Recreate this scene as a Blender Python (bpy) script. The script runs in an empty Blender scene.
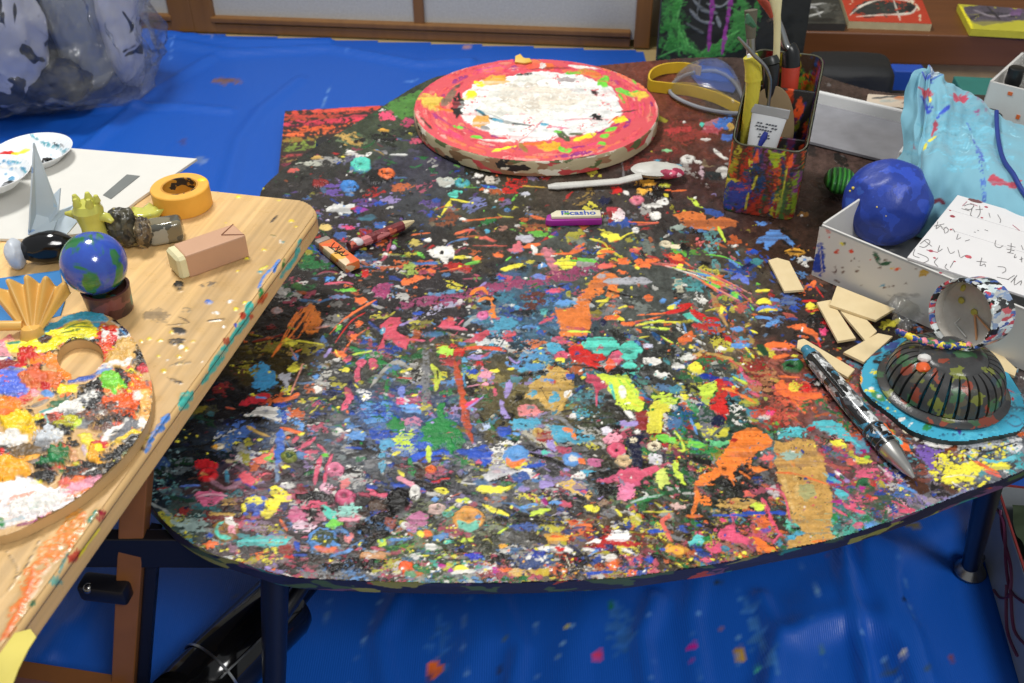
import bpy, bmesh, math, random
import numpy as np
from mathutils import Vector, Matrix
R = math.radians
SC = bpy.context.scene
COL = SC.collection
random.seed(7); RNG = np.random.default_rng(7)

# ---------------------------------------------------------------- camera model (1024 x 683 photo)
F = 975.0; CX, CY = 512.0, 341.5; PITCH = R(37.5)
CAMZ = 0.72; TBL = 0.22; DSK = 0.30
cp, sp = math.cos(PITCH), math.sin(PITCH)
def at(px, py, z):
    """the point at height z seen at a pixel of the photo"""
    a = (px-CX)/F; b = -(py-CY)/F
    dx, dy, dz = a, cp+b*sp, -sp+b*cp
    t = (z-CAMZ)/dz
    return Vector((dx*t, dy*t, z))
def aty(px, py, y):
    a = (px-CX)/F; b = -(py-CY)/F
    dx, dy, dz = a, cp+b*sp, -sp+b*cp
    t = y/dy
    return Vector((dx*t, y, CAMZ+dz*t))
def proj(X, Y, Z):
    zz = Z-CAMZ
    d = Y*cp - zz*sp
    u = Y*sp + zz*cp
    return CX+F*X/d, CY-F*u/d

# ---------------------------------------------------------------- materials
def lin(c):
    out = []
    for v in c[:3]:
        v = v/255.0
        out.append(v/12.92 if v <= 0.04045 else ((v+0.055)/1.055)**2.4)
    return tuple(out)
def rgba(c): return lin(c)+(1.0,)
class NT:
    def __init__(s, name):
        s.m = bpy.data.materials.new(name); s.m.use_nodes = True
        s.t = s.m.node_tree; s.t.nodes.clear()
        s.o = s.n('ShaderNodeOutputMaterial'); s.b = s.n('ShaderNodeBsdfPrincipled')
        s.l(s.b.outputs[0], s.o.inputs[0])
    def n(s, k, **kw):
        x = s.t.nodes.new(k)
        for a, v in kw.items(): setattr(x, a, v)
        return x
    def l(s, a, b): s.t.links.new(a, b)
    def coord(s, which='Object', scale=(1, 1, 1), rot=(0, 0, 0), loc=(0, 0, 0)):
        c = s.n('ShaderNodeTexCoord'); m = s.n('ShaderNodeMapping')
        m.inputs['Scale'].default_value = scale; m.inputs['Rotation'].default_value = rot; m.inputs['Location'].default_value = loc
        s.l(c.outputs[which], m.inputs[0]); return m.outputs[0]
    def noise(s, vec, scale, detail=4, rough=.5, dist=0):
        x = s.n('ShaderNodeTexNoise'); s.l(vec, x.inputs['Vector'])
        x.inputs['Scale'].default_value = scale; x.inputs['Detail'].default_value = detail
        x.inputs['Roughness'].default_value = rough; x.inputs['Distortion'].default_value = dist
        return x
    def ramp(s, fac, stops, interp='LINEAR'):
        x = s.n('ShaderNodeValToRGB'); x.color_ramp.interpolation = interp
        e = x.color_ramp.elements
        while len(e) < len(stops): e.new(0.5)
        for i, (p, c) in enumerate(stops):
            e[i].position = p; e[i].color = rgba(c) if len(c) == 3 else c
        s.l(fac, x.inputs[0]); return x.outputs[0]
    def mix(s, fac, a, b):
        x = s.n('ShaderNodeMix', data_type='RGBA')
        if isinstance(fac, (int, float)): x.inputs[0].default_value = fac
        else: s.l(fac, x.inputs[0])
        for v, i in ((a, 6), (b, 7)):
            if isinstance(v, tuple): x.inputs[i].default_value = rgba(v)
            else: s.l(v, x.inputs[i])
        return x.outputs[2]
    def bump(s, h, strength=.3, dist=.002):
        x = s.n('ShaderNodeBump'); x.inputs['Strength'].default_value = strength; x.inputs['Distance'].default_value = dist
        s.l(h, x.inputs['Height']); s.l(x.outputs[0], s.b.inputs['Normal'])
    def set(s, **kw):
        for k, v in kw.items():
            s.b.inputs[k.replace('_', ' ')].default_value = v
        return s
BW0 = (0, 0, 0, 1); BW1 = (1, 1, 1, 1)
def plain(name, c, rough=.5, metal=0, bump=0, bscale=200, var=.08, **kw):
    t = NT(name); v = t.coord()
    n = t.noise(v, bscale*.25, 3)
    c2 = tuple(max(0, x*(1-var*2)) for x in c)
    t.l(t.mix(n.outputs[0], c, c2), t.b.inputs['Base Color'])
    t.set(Roughness=rough, Metallic=metal, **kw)
    if bump:
        n2 = t.noise(v, bscale, 4); t.bump(n2.outputs[0], bump, .001)
    return t.m
def splash(name, base, pal, scale=60, cover=.5, rough=.4, stretch=(1, 1, 1), bump=.5, dist=2.0, soft=.02, rot=(0, 0, 0)):
    """a base colour under procedural splashes of several paints, each with a shape of its own"""
    t = NT(name); v = t.coord(scale=stretch, rot=rot)
    w = t.noise(v, scale*.8, 3); add = t.n('ShaderNodeVectorMath', operation='MULTIPLY_ADD')
    t.l(w.outputs['Color'], add.inputs[0]); add.inputs[1].default_value = (dist/scale,)*3; t.l(v, add.inputs[2])
    vo = t.n('ShaderNodeTexVoronoi'); vo.inputs['Scale'].default_value = scale; t.l(add.outputs[0], vo.inputs['Vector'])
    sep = t.n('ShaderNodeSeparateColor'); t.l(vo.outputs['Color'], sep.inputs[0])
    k = len(pal); c = t.ramp(sep.outputs[0], [(i/k, p) for i, p in enumerate(pal)], 'CONSTANT')
    m = t.ramp(sep.outputs[1], [(0, BW1), (cover, BW0)], 'CONSTANT')
    n = t.noise(v, scale*.5, 6, .65)
    m2 = t.ramp(n.outputs[0], [(.36, BW0), (.36+soft, BW1)])
    mm = t.n('ShaderNodeMath', operation='MULTIPLY'); t.l(m, mm.inputs[0]); t.l(m2, mm.inputs[1])
    if isinstance(base, tuple):
        nb = t.noise(v, scale*.3, 3); base = t.mix(nb.outputs[0], base, tuple(x*.75 for x in base))
    else: base = base(t, v)
    t.l(t.mix(mm.outputs[0], base, c), t.b.inputs['Base Color'])
    t.set(Roughness=rough)
    if bump: t.bump(n.outputs[0], bump, .0015)
    return t.m
def attr_mat(name, rough=.38, spec=.5, bump=.35, bscale=900, coat=0):
    t = NT(name); a = t.n('ShaderNodeAttribute', attribute_name='paint')
    t.l(a.outputs['Color'], t.b.inputs['Base Color'])
    v = t.coord(); n = t.noise(v, bscale, 3, .6)
    n2 = t.noise(v, 60, 2)
    rr = t.ramp(n2.outputs[0], [(.3, (rough*.7,)*3+(1,)), (.7, (min(1, rough*1.5),)*3+(1,))])
    t.l(rr, t.b.inputs['Roughness']); t.set(Specular_IOR_Level=spec, Coat_Weight=coat)
    t.bump(n.outputs[0], bump, .0006); return t.m
def glass(name, c=(255, 255, 255), rough=.05, alpha=.25, trans=1.0, bump=0):
    t = NT(name); t.b.inputs['Base Color'].default_value = rgba(c)
    t.set(Roughness=rough, Transmission_Weight=trans, IOR=1.3, Alpha=alpha)
    if bump:
        v = t.coord(); n = t.noise(v, 45, 4, .6, 1.0); t.bump(n.outputs[0], bump, .004)
    return t.m

# ---------------------------------------------------------------- objects
def tag(o, label=None, cat=None, group=None, kind=None):
    if label: o['label'] = label
    if cat: o['category'] = cat
    if group: o['group'] = group
    if kind: o['kind'] = kind
    return o
def empty(name, loc, label, cat, rz=0, group=None, rot=None):
    o = bpy.data.objects.new(name, None); COL.objects.link(o); o.location = loc
    o.rotation_euler = rot if rot else (0, 0, rz); o.empty_display_size = .02
    return tag(o, label, cat, group)
def link(name, bm, mat, parent=None, loc=None, rz=0, smooth=True, rot=None, angle=40):
    if isinstance(bm, bpy.types.Mesh): me = bm
    else:
        me = bpy.data.meshes.new(name)
        bmesh.ops.recalc_face_normals(bm, faces=bm.faces)
        bm.to_mesh(me); bm.free()
    if smooth:
        me.shade_smooth()
        if angle < 180:
            try: me.set_sharp_from_angle(angle=R(angle))
            except Exception: pass
    for m in (mat if isinstance(mat, (list, tuple)) else [mat]): me.materials.append(m)
    o = bpy.data.objects.new(name, me); COL.objects.link(o)
    if parent is not None: o.parent = parent
    if loc is not None: o.location = loc
    o.rotation_euler = rot if rot else (0, 0, rz)
    return o
def bx(bm, c, s, rz=0, bev=0, rot=None, seg=2):
    g = bmesh.ops.create_cube(bm, size=1)
    vs = g['verts']
    M = Matrix.Translation(c) @ (rot if rot is not None else Matrix.Rotation(rz, 4, 'Z')) @ Matrix.Diagonal((s[0], s[1], s[2], 1))
    bmesh.ops.transform(bm, matrix=M, verts=vs)
    if bev:
        es = list({e for v in vs for e in v.link_edges})
        bmesh.ops.bevel(bm, geom=es, offset=bev, segments=seg, affect='EDGES', profile=.5)
    return bm
def lathe(bm, prof, seg=48, M=None, close=True):
    rings = []
    for r, z in prof:
        ring = []
        if r < 1e-6: ring = [bm.verts.new((0, 0, z))]
        else:
            for i in range(seg):
                a = 2*math.pi*i/seg; ring.append(bm.verts.new((r*math.cos(a), r*math.sin(a), z)))
        rings.append(ring)
    for a, b in zip(rings, rings[1:]):
        for i in range(seg):
            j = (i+1) % seg
            if len(a) == 1 and len(b) == 1: break
            if len(a) == 1: bm.faces.new((a[0], b[i], b[j]))
            elif len(b) == 1: bm.faces.new((a[i], a[j], b[0]))
            else: bm.faces.new((a[i], a[j], b[j], b[i]))
    if M is not None: bmesh.ops.transform(bm, matrix=M, verts=[v for r in rings for v in r])
    return bm
def tube(bm, pts, rad, seg=10, cap=True, flat=1.0, upv=None):
    pts = [Vector(p) for p in pts]; n = len(pts)
    if not isinstance(rad, (list, tuple)): rad = [rad]*n
    rings = []; up0 = Vector(upv) if upv else Vector((0, 0, 1))
    for i, p in enumerate(pts):
        d = (pts[min(i+1, n-1)]-pts[max(i-1, 0)]).normalized()
        u = up0
        if abs(d.dot(u)) > .95: u = Vector((0, 1, 0))
        s = d.cross(u).normalized(); t = s.cross(d).normalized()
        r = rad[i]
        rings.append([bm.verts.new(p+s*math.cos(2*math.pi*k/seg)*r+t*math.sin(2*math.pi*k/seg)*r*flat) for k in range(seg)])
    for a, b in zip(rings, rings[1:]):
        for i in range(seg):
            j = (i+1) % seg; bm.faces.new((a[i], a[j], b[j], b[i]))
    if cap: bm.faces.new(rings[0][::-1]); bm.faces.new(rings[-1])
    return bm
def prism(bm, pts, z0, z1, bev=0, seg=2):
    a = [bm.verts.new((p[0], p[1], z0)) for p in pts]; b = [bm.verts.new((p[0], p[1], z1)) for p in pts]
    n = len(pts); fs = [bm.faces.new(a[::-1]), bm.faces.new(b)]
    for i in range(n): fs.append(bm.faces.new((a[i], a[(i+1) % n], b[(i+1) % n], b[i])))
    if bev:
        es = list({e for f in fs[:2] for e in f.edges})
        bmesh.ops.bevel(bm, geom=es, offset=bev, segments=seg, affect='EDGES', profile=.5)
    return bm
def catmull(P, per=6, closed=True):
    out = []; n = len(P)
    for i in range(n if closed else n-1):
        if closed: p0, p1, p2, p3 = P[(i-1) % n], P[i], P[(i+1) % n], P[(i+2) % n]
        else: p0, p1, p2, p3 = P[max(i-1, 0)], P[i], P[i+1], P[min(i+2, n-1)]
        for k in range(per):
            t = k/per
            out.append(tuple(.5*((2*p1[j])+(-p0[j]+p2[j])*t+(2*p0[j]-5*p1[j]+4*p2[j]-p3[j])*t*t+(-p0[j]+3*p1[j]-3*p2[j]+p3[j])*t**3) for j in range(len(p1))))
    if not closed: out.append(tuple(P[-1]))
    return out
def jitter(bm, amp, scale, seed=0, z=True):
    from mathutils import noise
    o = Vector((seed*7.1, seed*3.3, seed*1.7))
    for v in bm.verts:
        d = noise.noise_vector(v.co*scale+o)
        if not z: d.z = 0
        v.co += d*amp
    return bm

# ---------------------------------------------------------------- paint canvases
def fractal(seed, n=1024, smooth=(3, 6, 14), w=(.5, .35, .35), ax=1.0):
    r = np.random.default_rng(seed); out = np.zeros((n, n), np.float32)
    fx = np.fft.fftfreq(n)[None, :]; fy = np.fft.fftfreq(n)[:, None]
    for s, k in zip(smooth, w):
        a = np.fft.fft2(r.standard_normal((n, n)))
        g = np.exp(-2*(math.pi**2)*((s*ax*fx)**2+(s*fy)**2))
        b = np.real(np.fft.ifft2(a*g)); out += (k*b/b.std()).astype(np.float32)
    return out/out.std()
N_R = fractal(1); N_F = fractal(2, smooth=(1.5, 3, 6)); N_S = fractal(3, smooth=(1.5, 3), w=(.6, .6), ax=10); N_L = fractal(4, smooth=(20, 40), w=(1, 1))
N_ = {'r': N_R, 'f': N_F, 's': N_S, 'l': N_L}
def samp(T, u, v, off=0):
    return T[(np.floor(v).astype(np.int32)+off*37) % 1024, (np.floor(u).astype(np.int32)+off*91) % 1024]
def sampb(T, u, v, off=0):
    iu = np.floor(u); iv = np.floor(v); fu = u-iu; fv = v-iv
    iu = (iu.astype(np.int32)+off*91) % 1024; iv = (iv.astype(np.int32)+off*37) % 1024
    iu2 = (iu+1) % 1024; iv2 = (iv+1) % 1024
    return (T[iv, iu]*(1-fu)+T[iv, iu2]*fu)*(1-fv)+(T[iv2, iu]*(1-fu)+T[iv2, iu2]*fu)*fv
PALC = dict(w=(232, 228, 220), k=(24, 22, 22), g=(120, 120, 122), dg=(62, 60, 58), r=(205, 35, 32), o=(240, 112, 48), O=(245, 125, 35),
    y=(238, 225, 45), p=(212, 84, 112), hp=(235, 70, 125), lp=(232, 150, 168), dp=(180, 62, 98), m=(148, 66, 100), b=(38, 78, 180), lb=(92, 148, 212),
    c=(72, 160, 190), C=(75, 185, 195), mt=(78, 200, 178), tl=(62, 135, 140), gr=(30, 125, 58), dgr=(32, 70, 45), lg=(112, 205, 62), yg=(200, 225, 55), lv=(162, 142, 205),
    v=(108, 78, 165), oc=(200, 160, 78), gd=(238, 170, 45), br=(88, 54, 40), dr=(138, 40, 38), n=(26, 30, 62), cr=(230, 215, 180), mg=(190, 32, 145),
    ol=(128, 115, 35), co=(225, 100, 85), sl=(225, 150, 130), t=(190, 150, 100))
def colr(s):
    if s in PALC: return PALC[s]
    return tuple(float(x) for x in s.split(','))
def linc(c): return np.array(lin(c), np.float32)
class Canvas:
    """a grid of points on a real surface that carries paint colour and paint thickness"""
    def __init__(s, U, V, base=(60, 55, 50), rowconst=False):
        s.U, s.V = U.astype(np.float32), V.astype(np.float32)
        s.col = np.empty(U.shape+(3,), np.float32); s.col[:] = linc(base)
        s.h = np.zeros(U.shape, np.float32); s.rc = rowconst
        s.x0, s.y0, s.sc = 0., 0., 1.; s.seed = 0; s.hs = 1.0
    def win(s, x0, y0, x1, y1):
        if s.rc:
            vr = s.V[:, 0]                       # V falls with row index (far rows last)
            i = np.nonzero((vr >= y0) & (vr <= y1))[0]
            if len(i) == 0: return None
            a, b = i[0], i[-1]+1
            j = np.nonzero((np.maximum(s.U[a], s.U[b-1]) >= x0) & (np.minimum(s.U[a], s.U[b-1]) <= x1))[0]
            if len(j) == 0: return None
            return slice(a, b), slice(j[0], j[-1]+1)
        return slice(None), slice(None)
    def lay(s, w, m, c, th, streak=None, var=.08):
        m = np.clip(m, 0, 1)
        u, v = s.U[w], s.V[w]; s.seed += 1
        n = samp(N_F, u*2, v*3, s.seed)
        if m.size > 60:
            pit = samp(N_F, u*2.7, v*4.1, s.seed+17)+.5*samp(N_R, u*.9, v*1.3, s.seed+3); m = m*(1-np.clip((pit-1.75)*2.2, 0, 1)*.9)*(1-.42*np.clip(sampb(N_S, u*.8+v*.5, v*1.9, s.seed+29)-.35, 0, 1))
        cc = linc(c)[None, None, :]*(1+var*n+.07*samp(N_S, u*1.1, v*2.3, s.seed+5))[..., None]
        s.col[w] = s.col[w]*(1-m[..., None])+np.clip(cc, 0, 1)*m[..., None]
        prof = m*(.65+.35*np.clip(.5+.5*n, 0, 1.3))
        s.h[w] = s.h[w]*(1-.5*m*(1 if th > 1 else .4))+th*s.hs*.0006*prof
    def blob(s, x, y, rx, ry, ang, c, rag=.22, th=1.0, dry=0):
        k = max(rx, ry)*1.5+2
        w = s.win(x-k, y-k, x+k, y+k)
        if w is None: return
        u = s.U[w]-x; v = s.V[w]-y; s.seed += 1
        ca, sa = math.cos(ang), math.sin(ang)
        a = (u*ca+v*sa)/rx; b = (-u*sa+v*ca)/ry
        d = np.sqrt(a*a+b*b)
        f = 2.2 if max(rx, ry) < 12 else 1.3
        d = d+rag*sampb(N_R, s.U[w]*f, s.V[w]*f*1.5, s.seed)+.45/min(rx, ry)*sampb(N_F, s.U[w]*2.2, s.V[w]*3.2, s.seed+8)
        m = (1-d)*min(rx, ry)*1.2+.5
        if dry:
            nn = sampb(N_F, s.U[w]*2.2, s.V[w]*3, s.seed)*.7+sampb(N_S, (u*ca+v*sa)*1.5, (-u*sa+v*ca)*3, s.seed)*.6
            m = np.minimum(m, (nn+(1-dry)*2.0-.55+(.9-d)*.8)*3)
        s.lay(w, m, c, th)
    def ring(s, x, y, rx, ry, c, th=4.0, ang=0):
        k = max(rx, ry)*1.5+2
        w = s.win(x-k, y-k, x+k, y+k)
        if w is None: return
        u = s.U[w]-x; v = s.V[w]-y; s.seed += 1
        d = np.sqrt((u/rx)**2+(v/ry)**2)+.07*sampb(N_R, s.U[w]*2.2, s.V[w]*3, s.seed)
        m = np.clip((1-d)*min(rx, ry)*1.2+.5, 0, 1)
        hole = np.exp(-(d/.22)**2)
        s.lay(w, m, c, th*.4)
        s.h[w] += th*s.hs*.0006*np.exp(-((d-.62)/.24)**2)*m
        s.col[w] *= (1-.75*hole[..., None]*m[..., None])
    def stroke(s, pts, wd, c, th=1.0, rag=.25, dry=0, taper=True):
        P = np.array(pts, np.float32)
        if len(P) > 2: P = np.array(catmull([tuple(q) for q in P], 5, False), np.float32)
        k = wd+3
        w = s.win(P[:, 0].min()-k, P[:, 1].min()-k, P[:, 0].max()+k, P[:, 1].max()+k)
        if w is None: return
        u, v = s.U[w], s.V[w]; s.seed += 1
        best = np.full(u.shape, 1e9, np.float32); tt = np.zeros(u.shape, np.float32); L = 0; tot = np.sqrt(((P[1:]-P[:-1])**2).sum(1)).sum()
        for a, b in zip(P, P[1:]):
            d = b-a; l2 = float((d**2).sum())
            if l2 < 1e-6: continue
            t = np.clip(((u-a[0])*d[0]+(v-a[1])*d[1])/l2, 0, 1)
            dd = (u-a[0]-t*d[0])**2+(v-a[1]-t*d[1])**2
            q = dd < best; best = np.where(q, dd, best); l = math.sqrt(l2)
            tt = np.where(q, (L+t*l)/tot, tt); L += l
        D = np.sqrt(best); r = wd/2*(1+rag*sampb(N_R, u*1.6, v*2.2, s.seed))
        if taper: r = r*(.35+.65*np.clip(np.minimum(tt, 1-tt)*6+.2, 0, 1))
        m = (r-D)*1.1+.5
        if dry:
            nn = sampb(N_F, u*2.2, v*3, s.seed)
            m = np.minimum(m, (nn+(1-dry)*2-.4)*3)
        s.lay(w, m, c, th)
    def poly(s, pts, c, th=1.2, rag=1.0, dry=0):
        P = np.array(pts, np.float32)
        w = s.win(P[:, 0].min()-3, P[:, 1].min()-3, P[:, 0].max()+3, P[:, 1].max()+3)
        if w is None: return
        s.seed += 1
        u = s.U[w]+rag*sampb(N_R, s.U[w]*1.8, s.V[w]*2.4, s.seed)+.7*rag*sampb(N_F, s.U[w]*2.2, s.V[w]*3.2, s.seed+8); v = s.V[w]+rag*.8*sampb(N_R, s.U[w]*1.8, s.V[w]*2.4, s.seed+5)
        ins = np.zeros(u.shape, bool); dm = np.full(u.shape, 1e9, np.float32)
        n = len(P)
        for i in range(n):
            a, b = P[i], P[(i+1) % n]
            d = b-a; l2 = float((d**2).sum())
            if l2 < 1e-6: continue
            t = np.clip(((u-a[0])*d[0]+(v-a[1])*d[1])/l2, 0, 1)
            dm = np.minimum(dm, (u-a[0]-t*d[0])**2+(v-a[1]-t*d[1])**2)
            if a[1] != b[1]:
                q = ((a[1] > v) != (b[1] > v)) & (u < (b[0]-a[0])*(v-a[1])/(b[1]-a[1])+a[0]); ins ^= q
        sd = np.sqrt(dm)*np.where(ins, 1, -1)
        m = sd*1.1+.5
        if dry:
            nn = sampb(N_F, u*2.2, v*3, s.seed)*.7+sampb(N_S, u*1.5, v*3, s.seed)*.5
            m = np.minimum(m, (nn+(1-dry)*2-.5)*3)
        s.lay(w, m, c, th)
    def dots(s, x, y, rx, ry, c, n, size=1.2):
        for _ in range(n):
            a = random.random()*6.283; q = math.sqrt(random.random())
            z = size*(.5+random.random())
            s.blob(x+rx*q*math.cos(a), y+ry*q*math.sin(a), z, z*.75, 0, c, .2, 1.5)
    def run(s, text):
        for ln in text.strip().splitlines():
            ln = ln.split('#')[0]
            for cmd in ln.split(';'):
                f = cmd.split()
                if not f: continue
                k = f[0]
                if k == '@': s.x0, s.y0, s.sc = float(f[1]), float(f[2]), float(f[3]); continue
                X = lambda v: s.x0+float(v)/s.sc
                Y = lambda v: s.y0+float(v)/s.sc
                Z = lambda v: float(v)/s.sc
                if k in 'BT':      # B x y rx ry ang col [th]
                    s.blob(X(f[1]), Y(f[2]), Z(f[3]), Z(f[4]), R(float(f[5])), colr(f[6]), .2, float(f[7]) if len(f) > 7 else (1.3 if k == 'B' else .5), .62 if k == 'T' else 0)
                elif k == 'R':     # R x y rx ry col
                    s.ring(X(f[1]), Y(f[2]), Z(f[3]), Z(f[4]), colr(f[5]), float(f[6]) if len(f) > 6 else 4.5)
                elif k in 'SZ':    # S col w x y x y ...   (Z: dry)
                    q = [(X(f[i]), Y(f[i+1])) for i in range(3, len(f)-1, 2)]
                    s.stroke(q, Z(f[2]), colr(f[1]), 1.2, .25, .6 if k == 'Z' else 0)
                elif k in 'GH':    # G col x y ...   (H: dry)
                    q = [(X(f[i]), Y(f[i+1])) for i in range(2, len(f)-1, 2)]
                    s.poly(q, colr(f[1]), 1.4, 1.0, .5 if k == 'H' else 0)
                elif k == 'D':     # D x y rx ry col n size
                    s.dots(X(f[1]), Y(f[2]), Z(f[3]), Z(f[4]), colr(f[5]), int(f[6]), Z(f[7]))
    def write(s, me, idx, col=None):
        a = me.color_attributes.new('paint', 'FLOAT_COLOR', 'POINT')
        c = np.ones((len(me.vertices), 4), np.float32); c[:, :3] = (s.col.reshape(-1, 3))[idx]
        a.data.foreach_set('color', c.ravel())
def inpoly(u, v, P):
    ins = np.zeros(u.shape, bool); n = len(P)
    for i in range(n):
        a, b = P[i], P[(i+1) % n]
        if a[1] != b[1]:
            ins ^= ((a[1] > v) != (b[1] > v)) & (u < (b[0]-a[0])*(v-a[1])/(b[1]-a[1])+a[0])
    return ins
def gridmesh(name, co, keep, canvas=None):
    """mesh from an (n,m,3) array of points; keep: (n-1,m-1) mask of faces"""
    n, m = co.shape[:2]
    ii, jj = np.nonzero(keep); a = ii*m+jj
    F4 = np.stack([a, a+1, a+m+1, a+m], 1)
    used = np.unique(F4); mp = np.full(n*m, -1, np.int64); mp[used] = np.arange(len(used)); F4 = mp[F4]
    me = bpy.data.meshes.new(name)
    me.vertices.add(len(used)); me.vertices.foreach_set('co', co.reshape(-1, 3)[used].astype(np.float32).ravel())
    k = len(F4); me.loops.add(k*4); me.loops.foreach_set('vertex_index', F4.astype(np.int32).ravel())
    me.polygons.add(k); me.polygons.foreach_set('loop_start', np.arange(0, k*4, 4, dtype=np.int32))
    try: me.polygons.foreach_set('loop_total', np.full(k, 4, dtype=np.int32))
    except Exception: pass
    me.update(calc_edges=True)
    if canvas is not None: canvas.write(me, used)
    return me
def bar(b, p0, p1, w, h, bev=0):
    """a straight rectangular bar from p0 to p1: w across, h up"""
    p0, p1 = Vector(p0), Vector(p1); d = p1-p0; L = d.length; x = d.normalized()
    up = Vector((0, 0, 1)) if abs(x.z) < .9 else Vector((0, 1, 0))
    y = up.cross(x).normalized(); z = x.cross(y)
    M = Matrix((x, y, z)).transposed().to_4x4()
    return bx(b, (p0+p1)/2, (L, w, h), bev=bev, rot=M)
def basis(x, z):
    z = Vector(z).normalized(); x = Vector(x); x = (x-z*x.dot(z)).normalized(); y = z.cross(x)
    return Matrix((x, y, z)).transposed().to_4x4()
# ---------------------------------------------------------------- the round low table and the paint on it
TOPX = TBL
outline_px = [(133,487),(150,505),(173,530),(206,551),(241,563),(285,576),(330,580),(400,582.5),(460,583.5),(520,583),(570,581),(623,578),(680,570),
    (713,565),(765,554),(820,543),(865,530),(912,514),(963,494),(1024,470),(1085,430),(1125,370),(1145,300),(1135,225),(1105,155),(1040,104),(980,95),(925,95),(875,91),(835,80),(790,65),(740,58),(690,58),(640,62),
    (590,66),(520,67),(450,74),(420,84),(393,100),(353,125),(319,145),(289,165),(264,187),(258,205),(250,230),(232,268),(208,312),(185,352),(166,400),(156,432),(148,452),(138,470)]
tbl_out = [tuple(at(x, y, TOPX)[:2]) for x, y in outline_px]
tbl_out = catmull(tbl_out, 6)
xs = [p[0] for p in tbl_out]; ys = [p[1] for p in tbl_out]
TX0, TX1, TY0, TY1 = min(xs)-.002, max(xs)+.002, min(ys)-.002, max(ys)+.002
gx = np.arange(TX0, TX1, .00078)
yy = [TY0]
while yy[-1] < TY1: yy.append(yy[-1]+.0007+.0011*(yy[-1]-TY0)/(TY1-TY0))
gy = np.array(yy)
X, Y = np.meshgrid(gx, gy)
U, V = proj(X, Y, TOPX)
cv = Canvas(U, V, (50, 45, 42), True)
ANCH = [ # x y base palette density
(300,150,'48,48,44','w g lg gr o y p k oc',1),(385,120,'60,70,50','w g gr p k oc lb',1),(350,190,'55,50,50','w b lb gr p v k r lv',1.2),(430,150,'62,60,75','v b gr w k p lv',1),
(430,190,'60,62,66','v b gr w lg p k o',1.2),(480,200,'66,66,52','w c y o g lg lb',.9),(560,190,'72,62,52','w g k oc r lv',.7),(610,200,'60,54,52','w b r k y g',1),
(680,130,'112,56,42','br dr p 120,60,45 k',.35),(640,165,'80,45,42','br dr k g',.3),(730,170,'78,62,60','w k g lv br',.4),(760,120,'70,55,50','br k g',.3),(330,250,'44,40,38','w b p r lb gr k lv y',1.3),
(265,270,'38,36,30','k gr dg 60,50,30',.35),(270,310,'40,30,26','k br dr dg',.4),(310,300,'44,38,36','w lb p gr k o',.9),(260,350,'62,52,24','y o oc k ol br',.9),(240,400,'32,32,34','k dr tl dg n',.5),
(190,450,'27,36,40','k n 40,70,80 dgr dg 50,80,90',.9),(165,490,'30,45,58','n k 60,110,120 40,70,110 dgr 150,160,160',1.2),(200,530,'70,95,90','w c y k tl',1.2),(330,390,'60,60,62','b lb p w gr k y o',1.4),
(385,250,'44,40,38','w y lg o b lb r g k',1.4),(430,300,'46,41,43','p m o y b lb w g k',1.2),(500,240,'64,57,46','o y w lg p lb gr k co',1.3),(600,260,'74,78,72','o y r w b g tl',1),
(650,300,'76,80,76','o p y tl g w k',.9),(760,195,'66,46,40','br k 90,60,55',.25),(800,240,'68,44,34','br k dr 90,70,60',.25),(830,160,'82,62,56','br k g',.25),(780,270,'60,42,34','b lb k o y br',.6),
(740,290,'84,78,66','tl lb o lg p y b co',1.5),(810,320,'56,46,42','lb o b k y r br g',1),(790,380,'125,66,54','o r p oc br y co c',1.6),(730,350,'90,78,62','w y r gr c o co lb oc',1.6),(690,370,'72,76,66','w y r gr c b k o',1.6),
(620,370,'62,64,62','w y c b k lb g mt',1.6),(570,350,'70,80,80','c p y w k b o',1.5),(535,330,'62,92,112','c lb p w k b o',1.5),(520,400,'92,82,48','c lv k ol w',.8),(450,380,'80,76,60','lb p y lv gr g w r',1.3),(380,370,'70,70,60','p gr y b w k lb g',1.4),
(400,420,'62,84,125','b lb w p gr g lv',1.5),(360,450,'88,92,98','g lb w gr 70,100,130 k',1.3),(300,430,'78,76,76','g p w dg lb o',1.1),(260,440,'62,74,95','b lb w y k g',1.4),(280,480,'92,66,76','g b p k dr lv',1),
(220,510,'88,60,58','br dr g tl oc',1),(250,550,'96,80,82','g lb y o k p lv',1.2),(330,500,'60,50,50','p lp k w g',1.8),(400,490,'38,34,32','k br p w g b',1.3),(330,550,'62,56,52','k g p w lb br',1.5),(430,540,'78,82,62','gr o y w k lb p g mt',2),
(470,490,'80,80,84','lv g k y p lb w gr',1.6),(540,470,'92,90,92','g lv lb k w p y',1.6),(520,540,'84,78,64','w y k b p o g lb gr',2.2),(600,545,'94,78,64','w r o b y g k n',2.2),(600,440,'60,58,48','k c w g p ol',1.2),
(660,540,'88,74,56','o y b p g k br gr',2),(700,490,'50,60,46','gr k y w p g dgr',1.4),(740,540,'92,64,54','p o b gr y c k',2),(660,430,'72,62,62','r y w k gr n p',1.4),(720,430,'46,76,62','gr tl y g c lg k',1.5),(760,480,'60,56,52','k p o g br b',1.3),
(860,480,'125,84,84','p r y c gr b co mg w',2),(900,440,'60,46,46','o c k w br y',1.3),(850,420,'120,90,90','c co p o r gr',1.6),(930,490,'90,82,86','w lv g br k b',1.3),(990,460,'100,104,110','w g k 150,155,165 C',1.8),(880,525,'74,90,88','b gr p g tl lp lb',1.8),
(840,540,'80,110,100','tl mt p g gr',1.6)]
A = np.array([(a[0], a[1]) for a in ANCH], np.float32)
AB = np.array([linc(colr(a[2])) for a in ANCH])
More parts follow.
